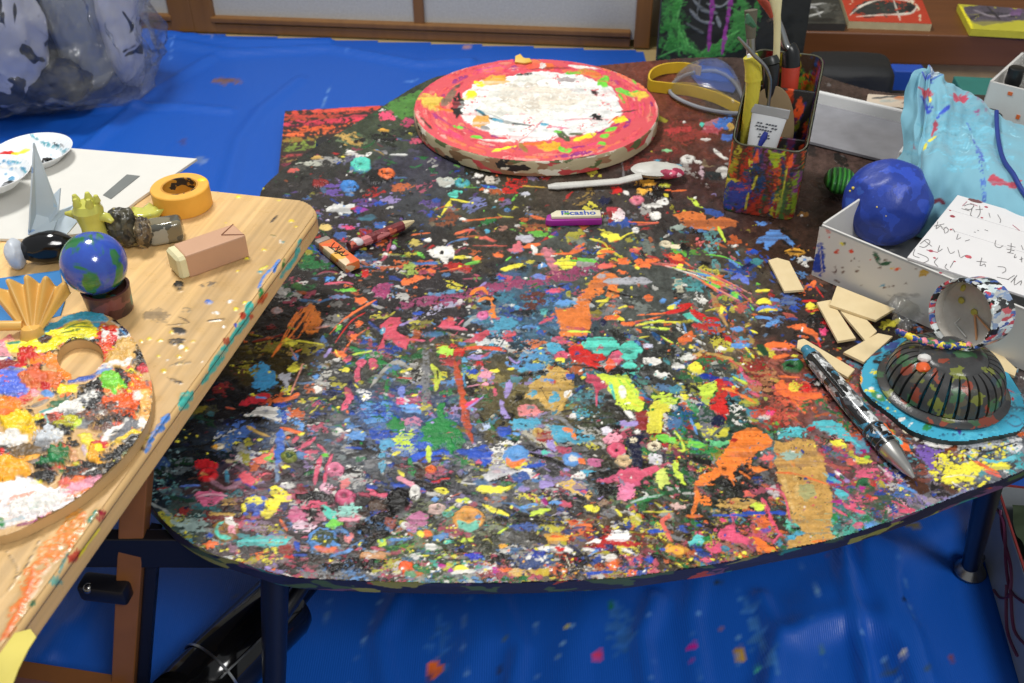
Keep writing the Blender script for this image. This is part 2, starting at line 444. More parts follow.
# base coats: soft patches of the colour each zone of the table carries
acc = np.zeros(U.shape+(3,), np.float32); ws = np.zeros(U.shape, np.float32)
uu = cv.U+14*sampb(N_L, cv.U*.9, cv.V*1.2, 3)+7*sampb(N_R, cv.U*.9, cv.V*1.5, 9); vv = cv.V+9*sampb(N_L, cv.U*.9, cv.V*1.2, 6)+4*sampb(N_R, cv.U*.9, cv.V*1.5, 2)
for (ax, ay), c in zip(A, AB):
    w = np.exp(-((uu-ax)**2+((vv-ay)*1.5)**2)/(2*20**2)).astype(np.float32)+1e-7/(1+((uu-ax)**2+((vv-ay)*1.5)**2)/4000)
    acc += w[..., None]*c; ws += w
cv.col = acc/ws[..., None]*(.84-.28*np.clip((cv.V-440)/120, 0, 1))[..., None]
nz = sampb(N_F, cv.U*1.6, cv.V*2.2, 11)*.16+sampb(N_R, cv.U*1.4, cv.V*2, 4)*.12
cv.col *= (1+nz)[..., None]; cv.col = np.clip(cv.col, 0.004, .95)
cv.h += .0002*(1+.8*sampb(N_F, cv.U*1.6, cv.V*2.2, 11)).clip(0)
def filler(n, smin, smax, seed, yex=.75):
    r = random.Random(seed)
    for _ in range(n):
        x = r.uniform(140, 1024); y = 80+508*(r.random()**yex)
        if y > 588: continue
        j = int(np.argmin((A[:, 0]-x-r.gauss(0, 14))**2+((A[:, 1]-y-r.gauss(0, 9))*1.5)**2)); a = ANCH[j]
        if r.random() > a[4]/1.8: continue
        b0_ = colr(a[2]); t = r.random()
        if t < .22: k = r.uniform(.45, .8) if r.random() < .5 else r.uniform(1.1, 1.7); c = tuple(q*k for q in b0_)     # bits of the underpaint again
        else:
            c = colr(r.choice(a[3].split())); mx = r.uniform(0, .45); k = r.uniform(.75, 1.05); c = tuple((q*(1-mx)+w_*mx)*k for q, w_ in zip(c, b0_))
        c = tuple(min(238, max(3, q)) for q in c)
        s = smin+(smax-smin)*r.random()**3.2; fs = .55+.45*(y-80)/500; s *= fs*1.25
        ang = r.gauss(0, .3) if x < 620 else r.gauss(.4, .4)
        t = r.random()
        if t < .34: cv.blob(x, y, s*r.uniform(.8, 1.9), s*r.uniform(.35, .8), ang, c, .4, r.uniform(.6, 2.5))
        elif t < .52:
            L = s*r.uniform(1.2, 3); dx, dy = math.cos(ang)*L, math.sin(ang)*L; bx_, by_ = r.gauss(0, L*.25), r.gauss(0, L*.3)
            cv.stroke([(x-dx, y-dy), (x+bx_, y+by_), (x+dx, y+dy)], max(.8, s*.4), c, r.uniform(.6, 2), .35)
        else: cv.blob(x, y, s*2.3, s*1.05, ang, c, .35, .8, .66)
filler(13000, .8, 7.5, 1)
PAINT = '''
@ 270 90 5.69
G 75,130,50 640 100 740 50 860 0 900 10 850 80 830 150 740 165 700 120
B 660 150 45 25 0 235,75,115; B 780 185 30 22 0 dp; B 640 275 75 28 5 k 4; B 640 232 25 10 0 gd; B 520 290 30 12 0 k 3
G 52,50,48 320 400 360 430 180 590 150 580 210 500
R 515 425 55 40 mt 6; B 540 450 35 22 0 mt 3; S k 40 580 460 600 500; S k 30 530 510 560 550 600 590; B 630 500 60 30 0 k 4
R 450 550 55 34 60,130,205 6; B 455 597 18 12 0 60,130,205; R 665 480 46 34 o 7; B 290 535 40 22 0 dr 4
S 225,225,220 12 680 370 780 370; B 455 360 25 12 0 w; B 505 380 30 15 0 w; B 560 370 18 10 0 w; B 1000 525 50 25 0 190,200,195
B 270 390 35 14 0 oc; B 130 460 30 12 0 200,90,80; B 230 420 60 14 0 180,180,165
G 215,215,212 318 665 350 655 360 640 390 650 410 640 430 655 480 650 478 670 450 680 460 700 430 692 400 704 380 690 330 692
@ 440 150 5.69
R 125 190 44 25 70,170,180 5; B 30 180 50 22 0 180,180,170; B 280 170 35 22 0 200,190,175; B 265 213 24 9 10 b; S b 10 250 205 320 215; B 265 237 16 10 0 w; B 217 150 22 12 0 w
B 215 185 10 6 0 w; B 315 290 8 6 0 w; B 435 430 15 9 0 w; T 200 310 75 40 -20 110,115,165; S y 8 60 280 170 300; S y 14 60 290 10 370; B 85 250 35 20 0 mt; S lg 12 410 290 440 255
B 480 250 25 14 0 190,190,200; S 210,170,60 6 450 205 620 215; T 450 195 60 20 0 110,50,45; S o 10 130 405 250 395 355 382; S o 16 515 378 600 395; T 540 445 100 25 0 170,90,45
B 700 430 45 14 0 90,120,110; B 940 295 35 16 0 k 3; S co 12 90 475 190 455; S co 10 225 500 320 520; S co 6 190 545 380 548; B 350 445 40 16 -10 190,130,110; B 270 465 15 12 0 c
B 490 505 45 20 0 190,180,190; G 215,110,120 390 570 450 530 480 575 430 585; S o 20 490 545 570 540; B 540 580 15 20 0 w; S o 12 540 595 740 590 830 560; S o 20 740 585 820 535
S 205,120,130 40 600 580 640 650 680 720; B 605 580 36 20 0 205,120,130; B 720 650 52 30 0 245,235,40 3; S lg 22 740 635 800 625 900 645
B 110 612 35 10 0 y; B 650 478 22 12 0 b; B 120 395 30 10 0 w; B 990 375 45 36 0 dr; B 1000 378 26 30 0 w; B 1000 230 30 18 0 r; S y 14 350 680 460 655; S lg 8 150 650 220 630; B 215 620 20 12 0 o; S lg 12 375 630 405 610; B 335 600 30 12 0 o; S o 18 890 665 1000 660
@ 600 110 5.69
T 480 130 140 80 -15 150,60,50; T 430 110 90 30 -10 190,60,60; T 300 280 150 40 -15 112,45,40
B 650 90 60 35 -20 210,140,150 5; B 640 120 55 22 0 190,80,90 4; G 70,120,200 640 80 740 20 755 50 730 110 660 115; B 745 95 20 25 0 oc 3; B 720 158 30 20 0 70,110,190; B 580 80 15 15 0 mt
B 355 55 26 12 30 150,140,30; B 380 232 28 12 0 130,200,140; B 293 235 14 10 0 y; B 325 290 18 9 0 c; B 370 305 10 6 0 w; B 445 322 20 12 0 c
R 500 282 42 24 w 5; S w 16 540 295 575 300; S w 20 650 225 690 265 725 280; G 140,120,90 580 290 650 320 590 325; B 580 350 15 28 0 200,170,180; B 640 370 60 25 0 40,45,48; S w 28 665 350 710 340 700 385
B 330 480 60 32 0 k 5; B 290 455 25 32 0 k 4; B 270 420 45 20 0 gd 5; B 240 465 40 18 0 gd 5; B 365 430 25 11 0 190,190,50 3; S o 10 370 465 490 458; B 375 495 12 13 0 y
R 210 515 42 26 225,120,140 5; B 105 455 25 13 0 r; B 30 520 35 20 0 n; B 310 545 55 16 0 w; B 360 525 25 13 0 w; B 320 600 38 20 0 w 3; B 70 565 45 18 0 190,60,70; B 110 600 26 34 0 225,205,205
G yg 490 490 520 500 560 530 580 560 550 560 520 520; S 50,80,150 34 590 560 690 600
G 215,115,50 420 600 480 575 590 590 600 620 700 610 800 640 780 670 640 690 480 670; B 925 650 35 13 0 90,140,210; S o 6 180 640 330 645; B 605 172 18 8 0 w
@ 230 200 5.69
B 545 155 40 17 0 220,190,110; B 665 155 40 9 0 hp; B 740 60 45 17 0 150,60,160; B 730 50 20 18 0 b; B 850 20 30 11 0 b; B 855 140 45 18 0 60,110,190; B 625 205 35 18 0 60,90,150; B 780 100 50 18 0 60,110,130
R 930 272 16 12 205,185,215; B 885 312 25 11 0 w; S w 12 720 345 790 340; B 770 330 40 18 0 60,70,90; G r 740 400 790 395 780 440 745 450; B 570 455 25 20 0 70,140,210; B 610 550 50 14 0 130,150,200
B 650 515 60 9 0 lg; S p 10 540 480 640 470 700 480; Z 40,95,50 34 300 490 400 500 490 485; B 540 340 30 22 0 90,90,110; B 380 330 50 30 0 52,46,44 ; B 385 490 25 18 0 60,110,40
B 880 520 52 46 0 165,60,110 3; G O 720 565 750 555 780 575 745 595; B 825 590 14 14 0 b; S o 8 660 680 740 620 830 570; B 270 630 25 14 0 200,150,140
@ 400 230 5.69
Z 145,62,98 62 -10 440 150 408 300 395 450 350 620 315 780 290 1024 240 1150 190; Z 150,66,104 40 0 435 150 405 300 392 450 352 620 318 780 292; Z 140,60,95 50 850 280 1000 250 1130 225
B 340 157 30 9 0 y; S 65,110,175 20 60 190 140 195 230 185; S lg 14 370 200 420 190 450 180; S o 16 430 155 455 170; S co 14 455 50 490 45 530 65; G 215,110,120 615 115 660 85 700 85 690 125 640 125
S o 18 700 100 790 85; S w 20 750 95 775 130; B 710 45 35 16 0 190,190,200; S o 8 60 30 170 18; B 160 60 14 8 0 w; S o 12 310 25 370 10; B 80 75 30 20 0 190,170,80; T 60 235 40 35 0 150,170,70
S o 8 225 240 350 215; B 180 240 20 14 0 o; B 160 272 8 6 0 o; B 90 330 12 10 0 o; S y 18 575 225 640 215 700 195; B 730 185 22 7 0 y; B 640 255 60 9 0 70,90,130; B 580 275 30 13 0 b; B 800 268 55 18 0 115,135,210
G w 180 130 210 95 245 100 262 112 275 85 290 85 298 125 310 165 275 170 268 195 245 190 238 158 195 155; B 235 132 11 7 0 k; B 245 125 60 30 0 w .1
B 235 132 11 7 0 k; B 285 355 38 15 0 90,150,190; B 345 350 20 9 0 c; B 200 370 40 11 0 90,130,170; S lv 18 445 330 490 300
S 240,130,35 20 400 370 430 345 470 335 500 370; S 240,130,35 12 445 410 480 390 520 400; G 240,130,35 515 385 545 430 535 500 500 512 498 470 520 440; R 470 490 34 26 225,110,160; B 665 448 28 14 0 70,150,195 3; B 455 418 10 9 0 c
Z 170,165,190 30 160 480 220 440 330 420; B 345 412 22 14 -20 210,200,200; B 390 445 16 14 0 w; G 205,75,95 225 545 250 515 300 520 330 555 290 565; B 290 508 20 11 0 o; S p 16 240 545 320 560 380 570; S p 10 330 545 360 515
B 65 600 22 8 0 c; B 190 595 50 13 0 60,110,150; B 310 628 14 5 0 y; T 600 540 70 40 0 70,150,180; B 470 600 70 32 -15 205,80,95; B 610 600 45 24 -8 205,80,90; S p 22 360 640 440 620; S r 10 430 665 580 675; B 830 515 30 13 -20 p
B 930 420 60 20 0 100,160,210; B 880 350 30 9 0 p; B 960 370 15 18 0 170,170,40; B 250 675 40 13 0 y; T 770 390 80 50 0 92,50,42; B 820 465 25 20 0 80,170,170; S lv 16 0 545 60 520 100 500; T 300 480 40 18 0 60,50,55
@ 560 210 5.69
G y 215 110 270 115 325 145 340 180 280 180 240 150; S y 12 340 170 380 140 425 128; S y 10 170 165 240 185 270 215; G 235,200,40 225 228 290 220 300 245 220 250; S o 14 230 240 310 240
B 550 32 32 20 0 w; B 495 45 20 18 0 dr; S co 10 390 70 450 85 560 72; B 495 105 20 7 0 dr; B 430 110 18 12 0 w; B 660 98 45 16 0 150,165,155
Z 92,150,150 100 860 120 865 250; Z 80,140,140 60 880 300 890 400; R 600 198 36 20 cr 4; S cr 18 630 210 700 215; B 705 218 36 22 0 k 5; B 705 185 22 13 0 40,90,70; T 770 190 60 60 0 75,50,38; D 795 175 20 35 225,110,110 8 5; S yg 14 900 100 940 180; B 985 205 15 8 0 w
B 430 230 30 16 0 co; G o 610 265 690 250 695 290 640 280; S o 10 690 285 740 320; B 360 290 30 17 0 o; B 230 265 18 9 0 o; S o 20 430 295 560 290; B 470 315 40 13 0 o; S co 22 220 325 300 315; B 355 360 22 11 0 o; S co 14 520 305 650 320; B 820 310 30 16 0 k; B 895 325 20 16 0 130,110,100; B 680 325 15 14 0 y
G 225,120,45 200 370 260 350 340 385 330 430 250 430 240 470 180 520 160 560 180 600 165 683 160 720 0 720 -10 590 90 540 120 480 160 430; G 225,120,45 270 430 320 420 335 480 290 500 260 480
B 235 385 24 15 0 170,170,175 3; S 168,168,174 38 250 412 380 405 520 410; S k 12 245 455 330 480 430 500; G 180,175,150 640 395 700 395 705 470 660 470; T 740 400 90 60 0 70,145,145; B 500 500 25 18 0 o; B 585 520 20 14 0 lb; G lb 620 550 690 510 650 570; B 635 555 22 10 0 y
S y 14 205 520 270 518; S y 18 310 600 360 625; S y 12 330 565 380 550; B 200 595 45 20 0 ol; S r 22 590 590 690 570 740 545; B 715 545 35 11 0 r; G mt 690 590 740 580 800 640 720 620; S r 20 760 570 830 620 900 630; B 880 660 25 9 0 r
S 180,140,80 26 860 480 900 560 950 660; B 920 570 14 22 0 y; S y 6 900 580 940 560; B 995 485 28 17 0 lg; G o 840 400 940 420 930 440 860 425; S lg 12 830 415 900 445; S sl 6 560 300 700 330 850 400 1000 460; S yg 6 640 330 800 360 1000 450; S lb 12 780 365 860 380; S lb 14 960 280 1024 330; S b 16 930 340 1024 360
S sl 6 700 350 850 430 1020 520; S o 7 740 360 900 470; S w 5 600 320 760 370 900 430; S y 8 430 660 560 640 680 640; S o 10 440 600 600 590; S k 8 160 510 240 570; B 250 640 20 18 0 n; B 30 532 45 20 0 lb; B 50 490 15 20 0 ol
@ 690 210 5.69
G 85,135,200 370 190 430 140 450 105 510 105 550 150 600 200 590 225 550 180 500 175 460 215 440 240 410 215 430 180; B 420 78 35 11 0 90,140,210; B 635 25 38 16 0 150,100,35; B 600 243 60 20 0 gd 3; S gd 14 540 235 590 225 650 245; S k 6 560 240 640 245
B 325 290 25 18 0 b 3; S n 22 300 340 360 300; B 380 295 30 22 0 tl; S 100,120,210 24 240 390 290 380 330 420; S b 12 200 340 280 360; S y 14 375 465 450 458; B 260 485 30 13 0 lg; S 100,130,215 34 380 570 430 555 480 570; S y 24 380 530 430 520 460 540; S y 10 390 580 440 570 495 575; B 485 515 30 11 0 lb
G o 650 435 700 410 730 420 720 438 670 442; S r 6 715 440 760 500; S r 14 640 520 720 520; B 680 545 25 15 0 y; S o 10 700 580 750 570; B 720 615 45 32 0 k 5; B 620 665 40 13 0 o; T 500 640 55 30 0 85,115,160; T 560 510 60 50 0 90,110,150; B 80 315 25 18 0 k; S lg 6 90 255 200 270 300 320
S sl 5 0 320 150 380 350 480; S o 20 110 405 180 425; S lg 12 90 415 170 440; S lg 10 340 540 360 570; B 170 380 20 9 0 o; S p 5 60 340 220 430 400 560; S oc 5 100 360 300 500; S co 7 60 350 190 400 300 470
G w 608 288 632 268 655 270 690 268 705 285 670 298 684 328 655 328 625 305; B 650 287 14 10 0 lb
@ 200 290 5.69
Z ol 60 330 330 450 320 620 330 700 320; S 120,42,28 12 300 295 400 275 490 255
G 232,125,32 590 100 640 80 670 130 700 170 660 240 620 255 590 210; S O 12 600 110 540 180 490 270 410 380; S O 11 630 110 570 190 520 260 470 310; S O 10 640 150 560 270; S O 12 560 120 500 210; S O 9 580 110 520 190 450 330; S O 8 620 180 590 240; S k 3 600 130 540 230; S k 3 625 130 560 250
B 510 300 40 18 0 y; S y 10 550 290 620 300 700 315; B 540 385 18 20 0 lb; S sl 10 515 330 550 400; S o 10 540 355 580 340
G 62,150,205 320 480 360 430 380 430 430 490 410 550 330 570 290 560 310 520; T 360 500 80 80 -20 60,150,200; B 530 455 30 14 0 y; G 190,190,200 445 490 490 475 530 485 500 530 488 600 480 530; S sl 12 590 420 550 510 515 600; S o 28 420 630 500 625 560 595; S r 28 250 640 320 610 390 600; S 150,200,210 8 320 620 380 610; S r 24 330 640 380 640; B 300 600 12 7 0 y; B 460 655 35 13 0 b
G o 885 45 920 45 950 65 915 85 890 75; S o 10 740 250 830 160 1000 60; S r 6 770 300 860 180 940 130; G lg 770 195 800 200 790 250 765 235; B 905 195 20 20 0 o; S o 10 820 350 870 280 940 230; G o 850 250 905 255 870 300; S sl 7 660 220 740 205; B 710 205 20 7 0 210,190,190; B 440 120 22 16 0 170,150,150; S lv 18 710 380 745 340; B 700 285 15 14 0 80,120,180
B 800 370 40 24 0 o; S y 8 770 345 790 380 830 400; Z gr 40 860 330 940 370 1000 430; S p 28 820 400 860 390; S p 28 890 420 940 410; B 990 425 24 28 0 p; S p 26 900 440 890 520; S p 32 830 560 850 620 810 680; S n 30 860 510 880 580; S y 10 880 540 900 560; T 930 590 40 30 0 200,200,205; B 760 590 40 18 0 n; S yg 10 870 370 980 350; B 670 565 20 22 0 w; S gr 6 600 683 680 610; B 665 490 20 13 0 lb
@ 360 320 5.69
G 205,75,95 110 30 170 -10 230 -10 210 50 280 110 275 165 240 165 200 130 150 110 120 160 90 185 100 150 140 100; S p 8 280 115 370 120; B 130 60 12 14 0 c
G 205,75,95 455 35 480 0 530 0 540 25 510 45; S p 12 540 40 600 55; T 790 50 60 50 0 70,150,180; Z g 44 370 150 375 300 375 500; Z g 36 372 160 375 300 375 480; B 495 180 45 24 -5 170,220,60; S 215,80,40 14 540 180 640 160 750 165 830 180; B 520 240 50 24 0 170,60,60; S 190,200,50 34 410 262 440 320 430 400; S k 10 440 290 445 340
Z 80,150,190 40 590 220 600 380; S 190,75,35 32 540 240 570 380 600 560 640 700; B 675 250 32 18 0 r 3; B 640 298 28 18 0 b; B 710 305 35 28 0 lp; S y 18 740 292 790 292; S y 12 840 282 875 278; B 640 213 40 12 0 lv; S p 16 690 215 740 190; S lv 12 850 215 890 250 930 210; S k 22 600 320 640 420; S y 14 235 298 295 282; S y 10 295 435 330 428
Z gr 34 90 190 140 260 220 330; Z gr 34 160 340 150 500 190 560; G gr 150 600 200 550 270 620 210 650; T 80 530 100 80 0 80,140,200; T 100 650 110 40 0 40,80,175; B 240 410 24 32 -20 115,130,205; B 80 250 20 30 0 p; B 15 250 20 18 0 p; B 230 465 28 14 0 hp; T 30 430 40 30 0 w; B 290 510 60 28 0 lb; T 300 580 50 25 0 190,120,150
S lp 8 610 385 680 370; B 710 370 18 10 0 lp; B 590 480 30 20 0 235,80,40; S hp 24 600 490 680 455; S lv 8 620 500 700 440; S lv 30 850 350 830 440; S lv 26 800 460 820 530 850 560
G 25,128,58 440 480 480 480 490 560 540 600 575 660 600 700 530 760 500 720 420 740 320 720 330 683 360 600 430 560; B 820 638 40 30 0 b; S lb 10 630 590 740 620; B 710 610 28 20 0 180,195,225; S k 14 680 540 710 600; B 930 590 80 32 0 c; S c 26 900 290 1024 270; S k 8 880 580 950 610
@ 520 310 5.69
G 225,120,45 200 -10 400 -10 400 90 340 110 300 120 230 110 215 60; B 200 210 50 30 0 c; T 80 270 90 60 0 80,145,190; B 70 330 70 24 0 75,145,195
G mt 350 190 420 155 500 150 560 165 560 220 480 260 420 250 380 220; B 620 240 70 48 0 mt; B 620 320 35 22 0 mt; B 610 245 35 13 0 k; B 230 170 50 16 10 p; B 240 260 50 20 -10 p; B 330 115 45 13 0 dp; S yg 10 270 125 400 130; B 230 290 18 11 0 y
S k 20 285 315 400 330 520 350 700 345; G 210,32,28 270 225 340 185 380 230 400 250 470 255 490 290 440 300 470 330 400 330 330 300 290 290; S 215,35,30 14 370 300 440 335; S k 6 400 290 470 310; B 540 275 42 34 0 215,85,115 4; B 510 320 28 32 0 235,85,35 3; S k 18 0 375 130 355 260 350
G oc 30 500 60 420 150 380 160 310 240 330 300 380 300 450 270 510 220 590 130 560 100 520; B 190 510 26 38 20 c; B 285 385 28 20 0 b; B 275 485 20 20 0 w; B 190 412 18 8 0 r; B 150 405 25 6 0 lb; B 75 480 28 22 0 c; S oc 14 290 470 200 600; S k 3 120 450 160 520; B 262 430 20 12 0 170,135,60
G 225,130,130 -10 560 30 530 90 545 130 590 80 610 0 605; B 55 560 20 12 0 g; G 195,70,95 385 360 430 365 495 430 450 470 430 490 420 440 385 400; S p 10 435 480 435 550
G 210,230,50 430 360 520 370 600 380 640 430 700 510 710 560 690 590 600 570 550 540 520 480 480 410; S mt 16 510 420 540 510; S 150,215,60 10 560 400 590 440; S 150,215,60 8 600 400 680 500; S 235,225,50 8 540 400 620 520 690 560; B 583 470 22 28 0 w 3; B 615 535 18 7 0 w; B 685 505 14 8 0 o
S w 24 600 580 640 615; B 300 605 18 16 0 235,205,215; B 760 290 50 20 10 w; B 815 370 50 20 0 w; B 900 320 30 13 0 w; B 960 270 40 16 0 w; B 730 208 25 13 0 205,205,225; S 25,75,125 24 750 130 820 190; S tl 18 820 280 850 310; Z g 44 890 210 900 260; B 1000 330 36 24 0 y 3; B 930 500 20 20 0 y; S gr 30 950 520 1000 600; S lv 20 590 655 670 650
G dr 655 590 720 580 725 690 660 690; G 222,215,50 725 560 780 520 860 550 810 580 800 690 735 690; S y 8 800 570 800 680; T 830 500 70 40 0 yg; T 350 590 70 40 0 80,160,190; T 930 620 60 60 0 22,82,125
S y 14 500 40 590 60; S o 30 480 50 560 40; B 480 75 22 16 0 n; S o 24 580 80 650 80; S r 14 850 20 920 10; S yg 10 700 100 850 110; S yg 8 680 80 820 60; S o 8 650 70 800 40; S lb 10 930 80 945 130; S yg 7 800 150 870 190; S p 14 110 80 190 45
@ 680 300 5.69
S r 20 60 60 120 110 200 110; B 30 35 35 11 0 r; B 195 145 25 9 0 r; S y 10 400 175 440 190; S lb 14 430 100 520 110; B 320 165 40 16 0 lb; S lb 20 490 150 560 120; B 675 152 35 15 0 o; S o 26 700 180 760 190 790 240; S r 10 785 240 800 270; B 815 185 25 20 0 hp 3; S o 12 670 205 730 215; B 775 105 45 28 0 k 5; B 750 40 30 13 0 y
T 480 470 100 80 0 165,110,70; S o 30 480 265 560 255 650 265; S o 26 530 330 620 315; B 570 285 40 7 0 lp; B 650 322 18 6 0 y; T 240 390 70 45 0 50,60,60; R 640 380 58 42 35,95,48 6; B 620 380 22 12 0 k; S lb 16 600 350 670 350; S o 12 560 435 680 445; B 720 495 35 24 0 r 3; G o 540 480 590 460 620 520 560 530
S o 26 560 530 700 560 800 545; S o 20 720 540 800 540; B 655 490 28 22 0 190,190,45; B 160 440 55 18 15 22,52,150; B 95 395 40 28 20 y 3; G 205,38,30 200 470 250 455 330 500 340 540 290 560 260 520 250 600 280 650 200 640 170 600 210 540; G yg 100 490 200 460 210 500 170 600 130 590 110 540
S O 14 240 500 340 540 430 590; B 30 555 18 20 0 y; S 60,150,95 34 40 580 100 640; S p 22 340 380 380 450 460 490; S p 18 390 520 450 550; S oc 14 150 300 300 340; S co 10 280 340 330 380; T 35 330 40 28 0 215,215,205; B 60 270 25 16 0 y; B 120 310 40 18 0 oc; S yg 12 300 440 380 480; B 340 260 50 18 0 lb; S y 10 370 270 420 330; S dgr 30 440 260 500 320
B 230 280 30 9 0 w; B 525 640 20 22 0 r; B 520 655 14 18 0 w; B 800 480 48 28 0 k 4; B 780 490 15 10 0 w; S 180,120,70 16 700 340 800 330 900 330
@ 140 390 5.69
T 400 120 60 30 0 60,60,45; B 310 130 85 22 -20 128,115,32; B 400 138 24 16 0 60,120,130; S 200,90,60 8 490 100 540 110; G w 610 150 650 110 700 100 780 110 770 150 830 170 730 160 690 150; B 715 122 18 11 0 60,80,120; S w 10 700 150 800 180
T 560 230 110 60 -30 72,112,190; T 500 300 90 40 -30 70,110,170; S 200,40,55 38 570 85 640 60 740 40; S lb 10 660 45 720 50; S o 30 760 65 830 60; S o 10 830 60 900 20; S b 22 760 85 800 90; S b 28 815 120 825 190; S 60,110,205 38 805 230 795 330 780 430; S 110,130,160 30 780 430 780 520
S o 16 800 215 860 235 930 250; B 920 255 20 7 0 y; R 448 325 32 17 cr 3; B 425 330 20 10 0 gd 3; S oc 12 610 210 660 240 740 270; B 655 285 16 11 0 lp; B 680 282 12 8 0 y; S 180,170,120 8 595 345 560 400 530 410; S 190,170,130 14 490 405 530 410
B 360 430 48 24 0 200,28,38 6; B 420 440 34 20 0 200,28,38 5; R 385 490 64 38 205,25,35 9; B 370 492 20 9 0 oc; G 230,110,90 640 400 700 380 760 320 770 310 755 400 690 430 650 420; G lg 700 405 750 370 760 425; B 655 440 25 22 0 190,90,40; G 222,85,100 555 490 600 470 650 480 745 465 700 510 640 550 600 540
G 215,100,140 315 605 350 580 420 570 500 600 470 630 400 665 350 665 325 635; S 240,170,190 12 330 612 400 597 495 606; R 850 385 45 38 120,130,50 5; B 850 385 22 18 0 40,70,50; B 830 440 20 9 0 y; S p 20 920 330 960 310 1000 270; S p 18 870 300 900 270; B 100 410 60 36 0 50,80,130; S dr 10 100 570 170 560; S 80,110,190 12 230 550 340 545
S 70,140,170 26 490 460 500 530; S 40,90,100 20 520 600 570 570; D 340 350 200 160 y 14 4; D 150 430 130 90 120,150,155 25 5; D 120 560 100 60 90,140,140 30 5; T 60 560 60 50 0 110,150,150
@ 180 480 5.69
B 420 150 75 60 0 70,100,190 6; B 425 130 52 24 0 y 5; B 365 160 16 24 0 y 4; G 245,225,30 520 50 550 40 600 65 635 80 640 130 600 125 575 120 570 160 510 222 455 205 480 170 500 120 520 100; B 550 60 12 11 0 k; B 605 58 10 6 0 k; B 600 35 38 16 0 w 2; B 620 105 22 15 0 210,150,160; S 70,100,200 20 370 240 440 240
R 265 290 75 64 150,110,50 5; S mt 20 250 250 210 290 230 330 290 340; G w 260 220 300 215 330 260 310 310 280 260; B 300 290 22 20 0 lp; T 440 270 120 34 0 140,118,135
T 510 410 90 44 0 60,58,52; G 78,190,185 320 345 450 320 640 320 620 370 550 385 400 375 330 380; B 490 405 12 9 0 y 3; B 538 400 12 9 0 y 3; B 475 462 12 15 0 y 3; B 500 468 12 15 0 y 3; B 330 407 14 10 0 y 3; B 375 415 24 38 0 62,60,58; B 610 400 42 26 0 140,50,40; B 615 440 25 11 0 r; B 670 380 20 34 -10 b; S b 12 640 430 720 430; B 760 485 45 28 0 60,60,55
S o 14 570 230 610 290; G 205,100,140 610 180 660 140 710 200 720 240 650 250 600 220; T 700 260 60 30 0 225,190,205; B 240 200 70 13 0 oc; R 935 110 50 38 222,110,140 7; G mt 800 150 840 180 900 200 870 240 820 200; T 960 170 60 40 0 150,215,200; B 880 250 38 22 0 lg; S lp 24 900 230 1020 225
R 815 345 85 66 lb 5; B 820 340 62 42 0 60,72,48 3; S o 18 770 390 840 410 890 390; B 765 350 12 7 0 y; B 960 335 40 30 0 230,130,130; T 930 480 100 45 0 k 4; S lb 18 860 440 980 400; B 185 370 40 18 0 o; B 240 400 14 13 0 y; B 310 395 36 26 0 150,110,130; B 170 315 20 13 0 b; T 60 250 90 60 0 150,175,170
@ 300 420 5.69
S p 22 120 210 95 290 85 370; S p 22 185 200 150 290 140 370; S p 16 10 160 60 110; S p 14 100 140 150 190; B 145 208 15 11 0 lg; T 60 440 90 50 0 k 3; T 150 395 45 30 0 225,170,190; T 60 490 80 36 0 p; R 200 290 48 42 228,130,160 7; T 80 520 60 40 0 k 3; R 255 440 60 46 220,98,135 7; G 225,120,120 230 350 280 330 280 360 240 410
G mt 115 485 160 500 215 540 200 570 150 540; T 280 530 80 35 0 150,215,200; B 180 600 30 28 0 lg; S k 28 230 235 300 205 430 185; B 235 215 22 16 0 120,130,130; B 320 90 45 24 0 lb; S b 14 260 160 360 170; T 500 100 90 60 0 45,85,190; T 640 120 90 60 0 40,80,180; B 490 140 40 28 0 85,160,200; Z 80,155,185 36 470 150 470 300; S y 16 530 200 570 185
T 600 130 60 60 0 yg; S 35,85,200 34 620 230 700 200 800 185 860 190; S b 26 700 240 800 220; S b 34 900 180 1024 190; G 25,128,58 690 80 760 20 860 50 910 80 850 100 880 200 860 190 820 130 760 150 700 110; B 555 35 55 34 0 gr; S yg 30 730 155 735 240; S y 18 560 290 590 320; R 745 285 32 25 o; Z gr 34 620 200 640 320
S lp 24 555 330 600 350 650 380; S b 18 530 375 600 375; R 655 415 34 44 w 5; G p 365 395 400 400 450 420 510 430 480 450 400 430; S b 22 380 380 440 390; G 26,23,22 520 420 560 390 620 400 630 480 600 520 520 545 440 580 400 590 390 570 450 530 490 480; B 560 470 60 60 0 k 7; B 470 560 70 22 -20 k 6; T 420 640 100 40 0 k 4; B 430 490 55 34 0 80,62,52 3; B 520 595 34 32 0 150,82,72 4; R 600 605 28 20 w 4
G 190,110,150 600 560 680 530 740 560 720 600 650 640 600 630; S r 22 750 355 800 345; S r 8 800 340 850 335; S y 24 770 400 840 410; B 770 450 20 13 0 lb; S o 12 860 440 920 415; G 200,205,80 820 520 860 490 890 475 850 525; R 780 510 52 34 225,190,180 4; R 960 565 92 62 238,165,75 7; S 110,190,165 30 900 590 960 620 1020 590; B 725 650 30 20 0 o; B 690 655 18 18 0 y; S y 22 890 460 960 475
@ 460 400 5.69
B 255 182 42 30 0 b; S lb 16 300 190 340 200; R 445 190 34 28 oc 4; B 480 215 40 28 0 150,50,45; G c 480 140 540 150 660 150 640 200 590 250 530 250 520 190; S O 26 590 170 630 180 655 220; S lv 44 500 240 540 290; B 485 305 22 13 0 mt; T 370 140 80 40 0 c; S k 22 190 220 320 240
